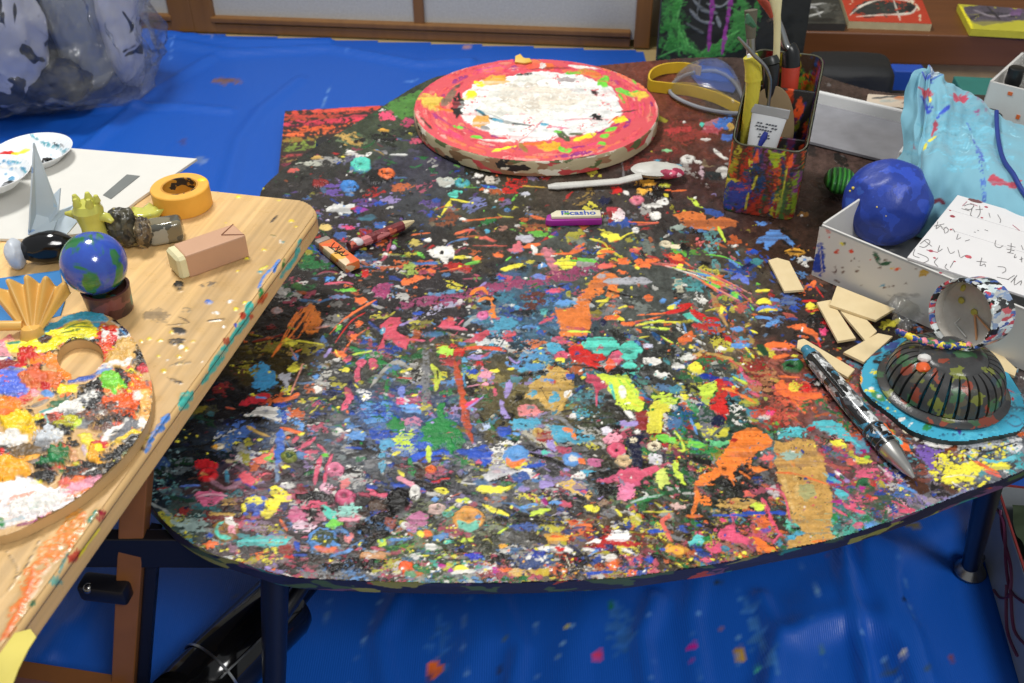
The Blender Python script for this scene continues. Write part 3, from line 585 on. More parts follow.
T 260 330 90 80 0 w; G b 40 290 110 270 150 250 190 300 185 370 140 385 100 350 50 340; G 200,198,200 160 470 120 440 180 380 250 370 330 410 260 440; R 320 320 72 56 lb 4; B 320 300 50 32 0 90,150,210; S O 24 265 345 300 375 370 350; S k 24 400 310 480 335 600 380; S k 18 170 470 280 440; B 350 445 50 26 0 60,90,160; S p 10 410 450 450 425; S b 16 350 390 480 370
G 70,165,195 680 395 770 400 720 435; R 640 340 58 40 lb 3; B 645 340 28 16 0 w; B 690 355 25 16 0 o; B 770 360 35 26 0 190,100,140; B 610 400 20 9 0 lv; G y 80 510 150 490 300 500 230 540 130 530; G 222,182,82 550 475 640 460 700 490 755 540 750 570 690 550 600 510; B 680 505 40 20 15 70,70,160; B 700 530 20 11 0 p
T 850 180 60 90 0 k; T 760 110 100 70 0 52,60,40; S k 34 740 430 850 430 900 400; G 200,80,115 770 470 880 430 940 385 1024 400 1024 490 900 480; B 940 520 45 44 0 235,130,165; T 840 520 80 40 0 k 3; B 485 585 20 26 0 mg 3; S p 8 430 550 440 590; B 590 598 30 24 0 p; S lb 20 510 590 580 590; B 360 510 30 15 0 lv; B 490 485 40 20 0 lv; T 190 570 50 40 0 g; S lb 18 340 620 440 600
S y 14 130 600 190 640 270 655; S yg 18 400 665 450 640 510 625; B 750 620 30 24 0 y; S y 14 885 625 920 660; B 645 95 20 17 0 w 3; B 830 180 32 26 0 225,220,230; B 870 220 50 24 0 lp; R 890 285 54 42 p 4; B 890 295 12 10 0 k; R 930 350 44 32 225,190,140 4; B 790 40 ;
'''
PAINT = PAINT.replace('; B 790 40 ;', '')
PAINT += '''
@ 620 400 5.69
G dr 100 80 150 60 160 190 110 170; G 218,208,50 150 80 200 50 300 40 240 90 230 190 170 195; S y 10 230 60 230 190; G 22,25,52 30 210 110 210 120 400 60 380 50 280; B 60 140 46 18 0 lv; S w 16 50 70 80 110; B 75 235 22 15 0 cr; B 100 180 20 12 0 w; G p 0 400 120 400 270 355 290 370 200 420 100 480 0 500
Z gr 90 330 160 360 260; Z 30,110,130 60 310 40 350 200; B 300 130 42 40 0 75,115,160; Z 112,112,118 70 480 60 490 220; G lg 195 215 250 195 310 220 330 260 270 250 220 240; S yg 12 310 180 340 220 365 290 330 290; R 195 270 44 28 cr 5; B 195 268 12 9 0 60,20,20; B 200 340 38 25 0 210,205,210
G 205,218,95 195 420 270 390 275 470 240 520 210 480; G yg 290 350 320 350 360 440 375 495 350 490 310 410; G lg 390 230 440 240 500 260 440 285 400 270; G 95,190,125 500 230 600 230 640 240 560 280 510 270; Z gr 34 380 300 550 290; S k 30 400 340 520 360; G r 520 40 560 0 600 0 610 80 600 120 550 90 515 50; B 560 120 40 26 0 n; S lb 12 400 110 440 200; Z 140,142,145 30 520 310 530 360
T 640 430 170 100 0 k; T 640 600 140 38 0 190,150,75
G 243,126,35 640 195 720 160 800 170 850 220 865 265 820 290 780 285 760 320 740 370 800 390 860 400 790 420 740 400 700 370 650 420 660 470 620 450 610 430 560 430 500 480 420 487 470 430 530 400 570 330 620 270; S O 10 420 487 540 485; S O 24 430 500 440 560 410 650; T 470 570 45 34 0 O; S O 12 680 410 740 450; S O 14 620 430 650 490; B 595 395 14 8 20 k; B 720 380 12 10 0 k
B 650 235 22 12 0 170,40,35; B 830 330 42 24 0 225,100,100; B 870 520 30 38 0 190,180,180; S p 14 820 570 850 630; G 225,95,85 700 550 740 525 760 560; B 790 605 35 22 0 190,210,50; S b 20 700 650 880 645 940 650; S gr 24 40 610 130 570 250 540; S 180,195,190 10 60 590 150 560 240 545; B 335 610 35 16 0 220,180,170; S dgr 26 250 540 350 520 410 520; B 35 520 40 46 0 232,125,162; S y 12 130 640 300 640
T 880 80 140 60 0 190,78,60; B 850 80 22 13 0 hp; B 830 105 30 12 0 w; T 960 190 80 34 0 C
@ 660 470 5.69
G 196,150,75 650 -170 700 -160 780 -180 870 -160 930 -60 950 0 960 100 985 180 975 300 990 390 940 405 860 435 780 455 720 450 740 400 790 370 800 330 750 300 720 240 700 130 660 0
G 180,138,70 800 290 975 290 980 312 800 325; B 825 120 45 60 0 165,160,105; Z 205,165,95 40 760 0 800 280; Z 165,125,60 30 900 20 920 280; Z 215,175,105 24 690 20 760 240; S 230,110,50 10 660 20 780 30 960 90; B 745 390 22 18 0 c; B 800 365 30 11 0 c; S 225,120,40 14 860 415 940 405; T 740 -80 50 26 0 150,175,160
G 222,82,118 330 390 350 350 400 310 430 360 520 400 500 440 440 430 400 420 350 400; B 305 445 45 34 0 222,82,118; B 318 347 12 13 0 222,82,118; B 355 293 20 11 0 hp; B 270 515 30 13 0 p; G 90,200,195 165 400 210 370 255 390 240 430 180 430; B 265 400 20 15 0 gr; G 243,120,35 525 375 560 385 670 460 650 478 570 478 550 430
B 110 465 55 28 0 190,130,50; B 40 455 25 20 0 gd; S b 14 0 455 30 460; B 220 455 22 11 0 b; B 175 513 10 7 0 y; B 297 517 12 7 0 y; D 460 485 40 25 y 8 6; B 415 265 18 11 0 p; S 220,80,110 18 580 165 610 240 650 320 680 370; S p 10 640 420 680 370 700 380; S p 12 600 110 700 140 740 300; B 560 210 35 24 0 200,220,50; G co 475 130 490 120 545 160 480 155
S O 16 150 265 240 265; S b 18 300 260 500 265; B 600 350 25 12 0 v; S co 14 60 270 20 290 20 330; S co 10 20 330 70 410
@ 780 380 5.69
T 100 80 130 80 0 210,90,60; S o 30 0 70 60 80 130 90; S o 30 120 90 230 95; S o 20 60 100 140 190; S o 18 0 20 60 60; B 80 35 28 26 0 y; B 150 50 34 24 0 r; B 215 30 45 28 0 k 4; B 215 30 12 9 0 w
G 75,182,192 160 250 220 230 300 230 380 290 420 350 470 390 430 380 350 330 250 300; T 90 300 80 44 0 C; B 330 370 50 20 15 y 3; T 280 405 60 22 0 180,60,80; S w 16 310 520 350 550; S lv 22 340 545 390 580; G C 250 530 300 550 350 590 300 580; G C 310 620 360 640 400 690 340 690
T 490 530 70 45 0 215,90,120; R 480 605 58 46 40,95,60 6; B 465 628 18 10 0 mg; B 530 600 14 13 0 r; B 400 470 30 18 0 co; B 470 460 40 15 10 y; B 495 445 16 13 0 lg; B 620 550 24 34 -15 225,120,165; B 685 618 16 9 0 y 3; S k 14 610 480 620 500
S 240,105,40 30 590 260 650 330 735 405; S C 16 640 320 695 370; G 160,170,60 580 170 640 200 640 215 590 200; T 820 530 60 50 0 130,72,60; S cr 26 700 290 760 310 800 330; S 225,222,215 36 820 350 900 370 970 370; G 115,85,168 760 370 830 370 870 400 860 470 900 520 850 500 800 450; T 830 420 90 50 20 115,85,165; T 700 640 60 40 0 70,100,160
@ 820 420 4.878
T 770 130 170 34 10 172,176,186; T 950 130 50 34 0 215,215,215; S 200,205,210 10 640 120 760 130 900 100; S 60,62,66 10 700 120 800 160 960 110; B 690 265 78 40 -8 y 3; B 640 295 50 22 0 y 3; B 740 240 50 26 0 y 3; B 620 215 40 20 15 y; B 880 225 40 18 0 y; B 600 180 30 14 0 y
D 690 250 150 100 y 110 7; D 840 160 110 50 y 30 6; S w 6 610 285 700 275 780 290; S w 6 640 310 700 340; S w 6 700 180 720 220; S 235,110,60 16 740 200 800 230 870 262; S co 10 800 250 880 280; G 100,190,205 800 190 870 200 950 178 940 200 860 215 820 210; B 975 75 25 11 0 o; S 60,150,160 10 715 175 760 205
T 180 400 60 50 0 215,90,120; S 225,90,120 18 90 400 160 440 220 460; S p 12 60 430 130 470; B 240 520 20 13 0 lb; B 185 515 30 15 0 212,100,130; T 320 390 100 60 0 62,78,58; S p 8 350 400 440 440; B 430 450 40 14 0 p; S lb 10 380 320 470 360; B 395 338 10 7 0 y; Z 120,140,180 14 560 420 640 380 760 330; Z 90,160,150 8 0 610 150 565 400 475 600 400
@ 340 490 5.69
T 190 250 100 60 0 k 4; T 340 310 90 50 0 70,125,45; B 512 330 36 22 0 w 3; B 375 440 36 32 0 240,90,30 6; S 240,90,30 8 365 470 360 490; S w 28 640 480 700 470 770 460; G y 650 460 680 435 720 430 745 455 690 468; S w 14 520 470 570 450; B 585 437 28 14 15 mg; B 630 460 16 18 30 170,40,165; B 410 485 32 18 0 90,140,100
S lb 18 280 290 380 285; B 245 310 25 20 0 yg; B 190 380 80 26 -5 205,145,90 4; T 130 430 130 40 0 k 4; B 440 380 30 22 0 215,212,210; S yg 10 540 400 610 370; T 600 370 120 30 0 k; B 770 378 52 22 0 55,65,200; T 910 400 70 34 0 k; B 885 465 18 15 0 mg; B 935 460 36 13 0 o; B 1000 475 30 22 0 210,175,120; S yg 12 900 250 980 200; B 925 325 22 15 0 gd; B 615 300 20 13 0 mt
B 730 290 40 11 0 yg; B 800 445 40 18 0 130,150,180; B 720 65 30 13 20 yg; S y 16 820 90 960 150; T 880 50 50 36 0 g; S y 26 780 -5 920 15; D 500 440 400 60 w 25 5; D 500 300 400 100 y 20 5
@ 500 490 5.69
B 240 125 45 16 -10 yg; T 220 175 150 28 0 k 3; T 140 215 80 20 0 60,90,160; G 236,172,42 230 260 300 250 390 265 370 295 280 305; S 230,90,30 14 290 270 360 270; G w 205 335 300 330 340 310 420 350 410 365 330 345 250 355; B 340 342 22 12 0 r; B 210 370 42 24 0 40,60,150; B 168 375 12 22 20 w; B 258 388 16 11 -30 w; B 210 405 12 8 0 w
T 780 280 80 34 0 110,55,40; G w 490 310 540 285 600 300 560 320; G 190,35,35 555 330 600 270 640 260 700 290 790 310 760 325 640 320 580 335; G 240,238,236 600 280 640 235 700 245 725 235 740 260 748 295 690 300 620 295; S w 16 470 340 540 352; S lb 10 500 380 560 345; B 620 330 36 16 0 30,40,90; G w 588 385 650 365 652 408 605 410; G 243,105,40 600 425 660 415 685 440 650 462 615 455
B 745 475 24 20 0 243,105,40; S b 14 490 480 640 470; B 890 240 42 13 0 b; S co 16 960 155 920 180 935 220 970 290; B 965 340 35 20 0 gd; B 1005 345 30 20 0 gd; B 850 400 22 16 0 b; B 720 350 28 11 20 w; T 130 475 80 22 0 oc; B 240 470 45 20 0 200,170,40; B 30 460 30 11 0 o; B 15 322 22 13 0 gd; S cr 6 370 380 400 440; D 500 420 480 80 w 22 5; D 500 430 480 70 gd 18 5; D 500 430 480 80 40,60,150 18 6
'''
cv.run(PAINT)
filler(1500, .7, 1.8, 2)
# a last spatter of fine drops
_r = random.Random(5)
for _ in range(900):
    x = _r.uniform(150, 1000); y = _r.uniform(110, 580); j = int(np.argmin((A[:, 0]-x)**2+((A[:, 1]-y)*1.5)**2)); a = ANCH[j]
    if _r.random() > a[4]/1.5: continue
    cv.blob(x, y, _r.uniform(.5, 1.3), _r.uniform(.4, .9), 0, colr(_r.choice(a[3].split()+['w', 'y'])), .2, 1.6)

_lum = (cv.col @ np.array([.2126, .7152, .0722], np.float32))[..., None]
cv.col = (_lum+(cv.col-_lum)*.94)*.97
# ---- assemble the table
table = empty('low_table', (0.05, .8, 0), 'round low table with top covered all over in dried multicoloured paint', 'table')
P_ = [(p[0], p[1]) for p in tbl_out]
ins = inpoly((X[:-1, :-1]+X[1:, 1:])/2, (Y[:-1, :-1]+Y[1:, 1:])/2, P_)
hz = cv.h; hz = .0042*(1-np.exp(-hz/.0042))
co = np.stack([X-.05, Y-.8, np.full(X.shape, TOPX)+hz.astype(np.float64)], -1)
PM = attr_mat('dried_table_paint', .28, .26, .6, 900)
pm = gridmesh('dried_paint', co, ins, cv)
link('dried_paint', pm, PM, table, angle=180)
edge_m = splash('painted_edge', (34, 34, 58), [(40, 110, 110), (150, 60, 40), (60, 80, 50), (120, 120, 60), (35, 35, 60), (90, 60, 90)], 45, .45, .35, (1, 1, 4), .5)
bm = bmesh.new(); prism(bm, [(p[0]-.05, p[1]-.8) for p in tbl_out], TOPX-.0105, TOPX-.0001, .0018)
link('tabletop', bm, edge_m, table, smooth=True)
leg_m = plain('dark_leg_lacquer', (10, 12, 22), .35)
metal_m = plain('foot_metal', (150, 148, 145), .25, 1)
def tleg(foot, top, r0=.0075, r1=.0098):
    f = Vector(foot)-Vector((.05, .8, 0)); t = Vector(top)-Vector((.05, .8, 0)); d = (t-f)
    b = bmesh.new(); tube(b, [f+d*.09, f+d*.5, t], [r0, (r0+r1)/2, r1], 16)
    o = link('leg', b, leg_m, table)
    b = bmesh.new(); lathe(b, [(0, 0), (.0135, 0), (.0145, .003), (.011, .009), (.0075, .015), (.0075, .024), (0, .024)], 24, Matrix.Translation(f))
    link('metal_foot', b, metal_m, o)['label'] = 'silver metal foot'
tleg((.421, .583, .0045), (.3545, .513, .2095))
tleg((-.185, .405, .0045), (-.1575, .425, .2095))
tleg((-.26, 1.1, .0045), (-.22, 1.05, .2095))
tleg((.44, 1.15, .0045), (.39, 1.08, .2095))
b = bmesh.new(); tube(b, [Vector((-.165, .419, .15))-Vector((.05, .8, 0)), Vector((-.06, .62, .2))-Vector((.05, .8, 0))], .006, 10)
link('folding_brace', b, leg_m, table)
b = bmesh.new(); bx(b, Vector((.05, .515, .196))-Vector((.05, .8, 0)), (.42, .012, .026), 0, .002)
link('apron_bar', b, leg_m, table)
# ---------------------------------------------------------------- floor, tarpaulin, doors, low shelf
def mpp(p):
    p = Vector(p); return (p.y*cp-(p.z-CAMZ)*sp)/F
bm = bmesh.new(); bx(bm, (0, .9, -.02), (5.2, 4.2, .04))
fm = NT('tatami'); v = fm.coord(scale=(1, 40, 1)); n = fm.noise(v, 20, 3)
fm.l(fm.mix(n.outputs[0], (190, 165, 115), (150, 128, 85)), fm.b.inputs['Base Color']); fm.set(Roughness=.8)
tag(link('floor', bm, fm.m, smooth=False), kind='structure')
# tarpaulin
gx = np.arange(-1.5, 1.15, .0045); gy = [.12]
while gy[-1] < 2.1: gy.append(gy[-1]+.0028+.0042*(gy[-1]-.12))
gy = np.array(gy)
X, Y = np.meshgrid(gx, gy); U, V = proj(X, Y, .004)
tc = Canvas(U, V, (20, 88, 188), False)
a1 = sampb(N_L, X*90, Y*60, 5); a2 = sampb(N_L, X*160+Y*40, Y*90-X*60, 9); a3 = sampb(N_R, X*120, Y*120, 3)
nearf = np.clip((.75-Y)/.3, 0, 1); H = .0035+.0016*a1+.0013*a2+nearf*(.0022*sampb(N_L, X*330+Y*60, Y*55, 41)+.0012*sampb(N_R, X*170+Y*30, Y*26, 43)+.0016*np.abs(sampb(N_L, X*200-Y*90, Y*60, 47)))
H += .004*np.exp(-(sampb(N_L, X*50+Y*20, Y*50, 21)/.16)**2)*np.clip(a2, 0, 1)      # long creases
H += .0045*np.exp(-(sampb(N_L, Y*40, X*40, 33)/.12)**2)*np.clip(a1+.3, 0, 1)
def crease(pts, w, h):
    global H
    P = [at(x, y, 0) for x, y in pts]
    best = np.full(X.shape, 1e9)
    for a, b in zip(P, P[1:]):
        dx, dy = b.x-a.x, b.y-a.y; l2 = dx*dx+dy*dy
        t = np.clip(((X-a.x)*dx+(Y-a.y)*dy)/l2, 0, 1); best = np.minimum(best, (X-a.x-t*dx)**2+(Y-a.y-t*dy)**2)
    H = H+h*np.exp(-best/(w*w))
crease([(60,48),(150,42),(230,55),(330,50),(420,66),(470,63)], .014, .012)
crease([(145,35),(200,40),(240,44),(330,43)], .01, .010)
crease([(40,190),(110,130),(160,90),(210,60)], .012, .008)
crease([(100,110),(180,108),(230,112)], .01, .008)
crease([(225,200),(240,140),(262,110),(300,80)], .014, .007)
crease([(838,545),(845,600),(860,660),(870,720)], .0055, .013); crease([(864,548),(884,600),(905,650),(925,720)], .010, .012); crease([(500,600),(520,650),(510,700)], .009, .008); crease([(655,600),(640,640),(650,700)], .010, .009); crease([(760,600),(775,640),(765,700)], .008, .008); crease([(900,640),(850,620),(790,640)], .012, .007); crease([(400,600),(380,640),(390,700)], .010, .008)
crease([(700,560),(690,620),(700,690)], .012, .007)
crease([(880,560),(890,620),(920,690)], .02, .011)
crease([(800,620),(780,690),(740,760)], .02, .008)
crease([(590,600),(570,660),(560,720)], .02, .006)
crease([(950,530),(900,560),(830,600)], .03, .010)
crease([(470,600),(480,640),(450,700)], .02, .007)
crease([(10,600),(60,640),(30,700)], .02, .007); crease([(95,600),(60,660)], .01, .007)
H = np.clip(H, .0012, .02)
for fx, fy in ((.421, .583), (-.185, .405), (-.26, 1.1), (.44, 1.15)):
    q = np.exp(-((X-fx)**2+(Y-fy)**2)/.03**2); H = H*(1-q)+.003*q
tc.run('''
@ 680 450 2.93
B 35 580 8 12 0 mg; B 35 615 6 7 0 mg; B 175 592 14 20 0 170,130,60; B 225 540 9 6 0 mt; B 125 515 7 6 0 170,110,70; B 115 380 9 9 0 50,70,90; B 525 262 5 4 0 y; B 645 470 6 6 0 20,40,80; B 683 232 16 12 0 120,110,60; B 415 590 12 8 0 60,110,140; B 225 640 5 12 0 mt; B 295 615 5 4 0 60,60,80; B 645 625 9 6 0 w; B 720 665 12 14 0 60,90,120; B 797 613 10 8 0 120,70,90; T 610 650 30 16 0 60,90,130
B 430 310 10 6 0 120,70,90; B 840 400 6 5 0 20,40,80
@ 0 0 1
Z 80,135,205 1.6 800 612 815 640 830 683; Z 90,145,210 1.4 700 610 692 640 700 683; Z 80,135,205 2 890 560 905 600 915 650; Z 85,140,205 1.5 745 600 738 650 750 690; Z 110,160,215 1.4 580 615 560 650 555 683; Z 80,130,205 1.6 640 600 655 640 650 690; Z 90,140,210 1.4 470 600 462 640 470 690; Z 100,150,215 1.6 380 600 360 650 345 690; Z 80,130,200 1.4 330 600 318 650; Z 90,140,205 1.4 530 600 540 650 535 690; Z 120,170,220 2.2 800 560 812 590 820 610; Z 100,150,210 1.5 860 640 885 665 900 690; Z 90,110,170 1.5 180 555 205 540; Z 60,90,150 2 225 575 240 610; Z 60,90,150 1.5 60 600 40 650
Z 80,130,215 1.5 175 30 170 60; Z 90,140,220 1.6 350 45 345 60; Z 100,150,220 2 330 85 322 110; Z 90,140,215 1.5 420 78 400 82; Z 60,100,190 1.5 120 110 150 100; T 760 640 40 10 70 60,120,195; T 620 630 30 12 80 50,110,190; T 440 640 30 12 80 45,105,190
B 434 668 6 9 0 o; B 430 676 4 6 0 120,60,40; B 598 656 5 6 0 hp; B 566 628 2 2 0 y; B 610 605 4 3 0 gr; B 640 660 3 3 0 mt; B 505 640 3 2 0 60,90,120; T 226 80 12 4 0 120,90,80; B 200 160 6 5 0 90,120,180; B 466 46 4 2 0 200,150,130; B 183 140 4 3 0 60,80,160; B 340 118 3 2 0 30,40,60
B 740 655 5 7 0 190,150,60; B 560 660 3 2 0 90,130,170; B 500 668 4 3 0 40,60,110; B 210 37 6 2 0 200,200,210
''')
co = np.stack([X, Y, H], -1)
tm = NT('tarpaulin'); a = tm.n('ShaderNodeAttribute', attribute_name='paint'); v = tm.coord()
nn = tm.noise(v, 5, 4); tm.l(tm.mix(tm.ramp(nn.outputs[0], [(.35, BW0), (.65, BW1)]), a.outputs['Color'], a.outputs['Color']), tm.b.inputs['Base Color'])
w1 = tm.n('ShaderNodeTexWave', bands_direction='X'); w1.inputs['Scale'].default_value = 160; tm.l(v, w1.inputs[0])
n3 = tm.noise(tm.coord(scale=(1, .12, 1)), 90, 4, .6)
sm = tm.n('ShaderNodeMath', operation='MULTIPLY_ADD'); tm.l(w1.outputs['Color'], sm.inputs[0]); sm.inputs[1].default_value = .16; tm.l(n3.outputs[0], sm.inputs[2])
tm.bump(sm.outputs[0], .55, .0012); tm.set(Roughness=.4, Specular_IOR_Level=.5)
wl_o = at(150, 32, 0); wl_e = at(640, 50, 0); wl_d = (wl_e-wl_o).normalized()
side_ = (X-wl_o.x)*wl_d.y-(Y-wl_o.y)*wl_d.x      # >0: this side of the doors
okv = (side_ > .003) & ~((X > .262) & (Y > 1.515))
keep_t = okv[:-1, :-1] & okv[1:, 1:]
tarp = link('tarpaulin', gridmesh('tarpaulin', co, keep_t, tc), tm.m, angle=180)
tag(tarp, 'wrinkled blue plastic tarpaulin spread over the floor under the tables', 'tarpaulin')

# ---- sliding doors
O = at(150, 32, 0); E = at(640, 50, 0); wd = (E-O).normalized(); wn = Vector((wd.y, -wd.x, 0)); wn = wn if wn.y > 0 else -wn
wang = math.atan2(wd.y, wd.x)
def wall_sh(px, py):
    a = (px-CX)/F; b = -(py-CY)/F; D = Vector((a, cp+b*sp, -sp+b*cp)); C0 = Vector((0, 0, CAMZ))
    t = (O-C0).dot(wn)/D.dot(wn); p = C0+D*t
    return (p-O).dot(wd), p.z
wood_t = NT('door_wood'); v = wood_t.coord(scale=(1, 1, .06)); n = wood_t.noise(v, 60, 4)
wood_t.l(wood_t.mix(n.outputs[0], (142, 98, 48), (112, 74, 36)), wood_t.b.inputs['Base Color']); wood_t.set(Roughness=.45); DW = wood_t.m
cloth_t = NT('door_cloth'); v = cloth_t.coord(scale=(1, 1, 1)); n = cloth_t.noise(v, 260, 2)
cloth_t.l(cloth_t.mix(n.outputs[0], (196, 194, 186), (168, 166, 158)), cloth_t.b.inputs['Base Color']); cloth_t.set(Roughness=.9); cloth_t.bump(n.outputs[0], .4, .001); DC = cloth_t.m
gold_m = plain('aged_brass', (90, 75, 45), .35, .8)
s_a, _ = wall_sh(168, 12); s_b, _ = wall_sh(191, 12); s_c, _ = wall_sh(212.5, 12); s_d, _ = wall_sh(412.8, 10); s_e, _ = wall_sh(423, 10); s_f, _ = wall_sh(636, 15); s_g, _ = wall_sh(652, 15)
_, h1 = wall_sh(300, 27)
h1 = .034
def door(name, s0, s1, l0, l1, mids):
    o = empty(name, O+wd*s0, None, None, wang); o['kind'] = 'structure'
    W = s1-s0; HH = 1.78
    b = bmesh.new(); bx(b, (W/2, .016, HH/2+.006), (W-.01, .008, HH-.02)); link('panel', b, DC, o, smooth=False)
    b = bmesh.new()
    bx(b, (l0/2, .012, HH/2+.003), (l0, .024, HH), 0, .002); bx(b, (W-l1/2, .012, HH/2+.003), (l1, .024, HH), 0, .002)
    bx(b, (W/2, .012, .003+h1*.28), (W-l0-l1, .022, h1*.56), 0, .002); bx(b, (W/2, .008, .003+h1*.8), (W-l0-l1, .022, h1*.36), 0, .003); bx(b, (W/2, .012, HH-.02), (W-l0-l1, .022, .04), 0, .002)
    link('frame', b, DW, o, smooth=False)
    for m0, m1 in mids:
        b = bmesh.new(); k = (m0+m1)/2-s0; bx(b, (k, .009, HH/2), (m1-m0, .012, HH-.03), 0, .002); link('mullion', b, DW, o, smooth=False)
    return o
door('door_1', s_b-1.2, s_b, .04, s_b-s_a, [])
door('door_2', s_b, s_g, s_c-s_b, s_g-s_f, [(s_d, s_e)])
b = bmesh.new(); bx(b, (.3, .051, .0015), (3.4, .09, .003)); tag(link('trim_1', b, plain('sill_wood', (150, 135, 90), .5), None, O, wang, False), kind='structure')
b = bmesh.new(); bx(b, (.3, .12, 1.2), (4.2, .1, 2.4)); tag(link('wall_back', b, plain('wall_plaster', (150, 140, 120), .9), None, O, wang, False), kind='structure')

# ---- low brown shelf on the right with pictures on it
SHT = .15
q0 = at(788, 30, SHT); q1 = at(1024, 36, SHT); sd = (q1-q0).normalized(); sang = math.atan2(sd.y, sd.x)
sh = empty('low_shelf', (q0.x-.17, q0.y+.01, 0), 'low brown wooden shelf with a thick front edge, small paintings lying on it', 'shelf', sang)
wt = NT('shelf_wood'); v = wt.coord(scale=(.08, 1, 1)); n = wt.noise(v, 45, 5, .6)
wt.l(wt.mix(n.outputs[0], (128, 78, 42), (88, 52, 28)), wt.b.inputs['Base Color']); wt.set(Roughness=.4)
b = bmesh.new(); bx(b, (.55, .16, SHT-.026), (1.1, .32, .052), 0, .003); link('top_board', b, wt.m, sh, smooth=False)
b = bmesh.new(); bx(b, (.55, .17, (SHT-.052)/2), (1.06, .27, SHT-.052), 0, .002); tag(link('base_panel', b, plain('pale_board', (196, 168, 128), .6), sh, smooth=False), 'pale base below the brown top')

def flat_canvas(name, corners, z, th, base, cmds, label, cat, side, res=.0016, rag_front=0, group=None):
    """a stretched canvas lying flat: corners are front-left, front-right, back-right, back-left"""
    fl, fr, br, bl = [at(x, y, z+th) for x, y in corners]
    c0 = (fl+fr+br+bl)/4
    a = np.linspace(0, 1, max(4, int((fr-fl).length/res))); bb = np.linspace(0, 1, max(4, int((bl-fl).length/res)))
    Aa, Bb = np.meshgrid(a, bb)
    fl_, fr_, br_, bl_ = [np.array(p) for p in (fl, fr, br, bl)]
    P = (fl_*((1-Aa)*(1-Bb))[..., None]+fr_*(Aa*(1-Bb))[..., None]+br_*(Aa*Bb)[..., None]+bl_*((1-Aa)*Bb)[..., None])
    U, V = proj(P[..., 0], P[..., 1], P[..., 2]); c = Canvas(U, V, base); c.hs = .5; c.run(cmds)
    co = P-np.array((c0.x, c0.y, z)); co[..., 2] += np.minimum(c.h, .0015)
    o = empty(name, (c0.x, c0.y, z), label, cat, group=group)
    link('painted_face', gridmesh('painted_face', co, np.ones((co.shape[0]-1, co.shape[1]-1), bool), c), attr_mat(name+'_paint', .5), o, angle=180)
    b = bmesh.new(); prism(b, [(p.x-c0.x, p.y-c0.y) for p in (fl, fr, br, bl)], 0, th-.0003)
    link('stretcher', b, plain(name+'_side', side, .7, bump=.3), o, smooth=False)
    return o
flat_canvas('painting', [(849,21),(932,24),(910,-30),(832,-30)], SHT, .012, (188, 62, 38), '''
@ 800 0 2.995
Z cr 14 150 10 200 -20 300 -10 350 20 360 60; G 50,52,50 160 20 200 5 260 0 330 10 350 30 300 45 250 40 210 55 180 40 150 42; S 225,215,200 5 150 45 190 15 260 -4 340 5; S 225,215,200 5 170 50 240 45 330 40 350 15; S 60,70,60 8 240 10 260 50; B 330 25 14 8 0 30,32,34; S 215,205,190 4 280 0 300 60
''', 'red painting with a black and white figure lying on the brown shelf', 'painting', (205, 190, 150))
flat_canvas('painting', [(783,23),(846,24),(830,-30),(768,-30)], SHT, .012, (52, 52, 46), '''
@ 640 0 2.995
S 190,190,185 6 440 20 470 50 520 45 560 30; S 160,160,155 5 450 10 500 15 560 10; S 180,180,180 5 480 40 520 20 540 50; T 560 20 40 20 0 90,90,84; S 30,30,28 10 480 60 580 60; T 600 60 20 30 0 70,68,60
''', 'dark grey painting with pale scribbled lines beside the red one on the shelf', 'painting', (58, 52, 48))
flat_canvas('painting', [(971,29),(1046,33),(1040,10),(958,4)], SHT, .011, (196, 190, 60), '''
@ 800 0 2.995
G 92,84,96 490 20 540 15 620 20 680 30 680 60 600 70 540 80 500 60; S 60,56,64 8 500 60 560 40 640 50; S 150,140,150 5 520 30 580 50 660 40; S 50,46,52 6 560 20 600 60; S y 8 480 18 520 90; B 650 40 20 10 0 120,90,130
''', 'yellow framed painting with grey and purple shape at the shelf right end', 'painting', (214, 205, 60))

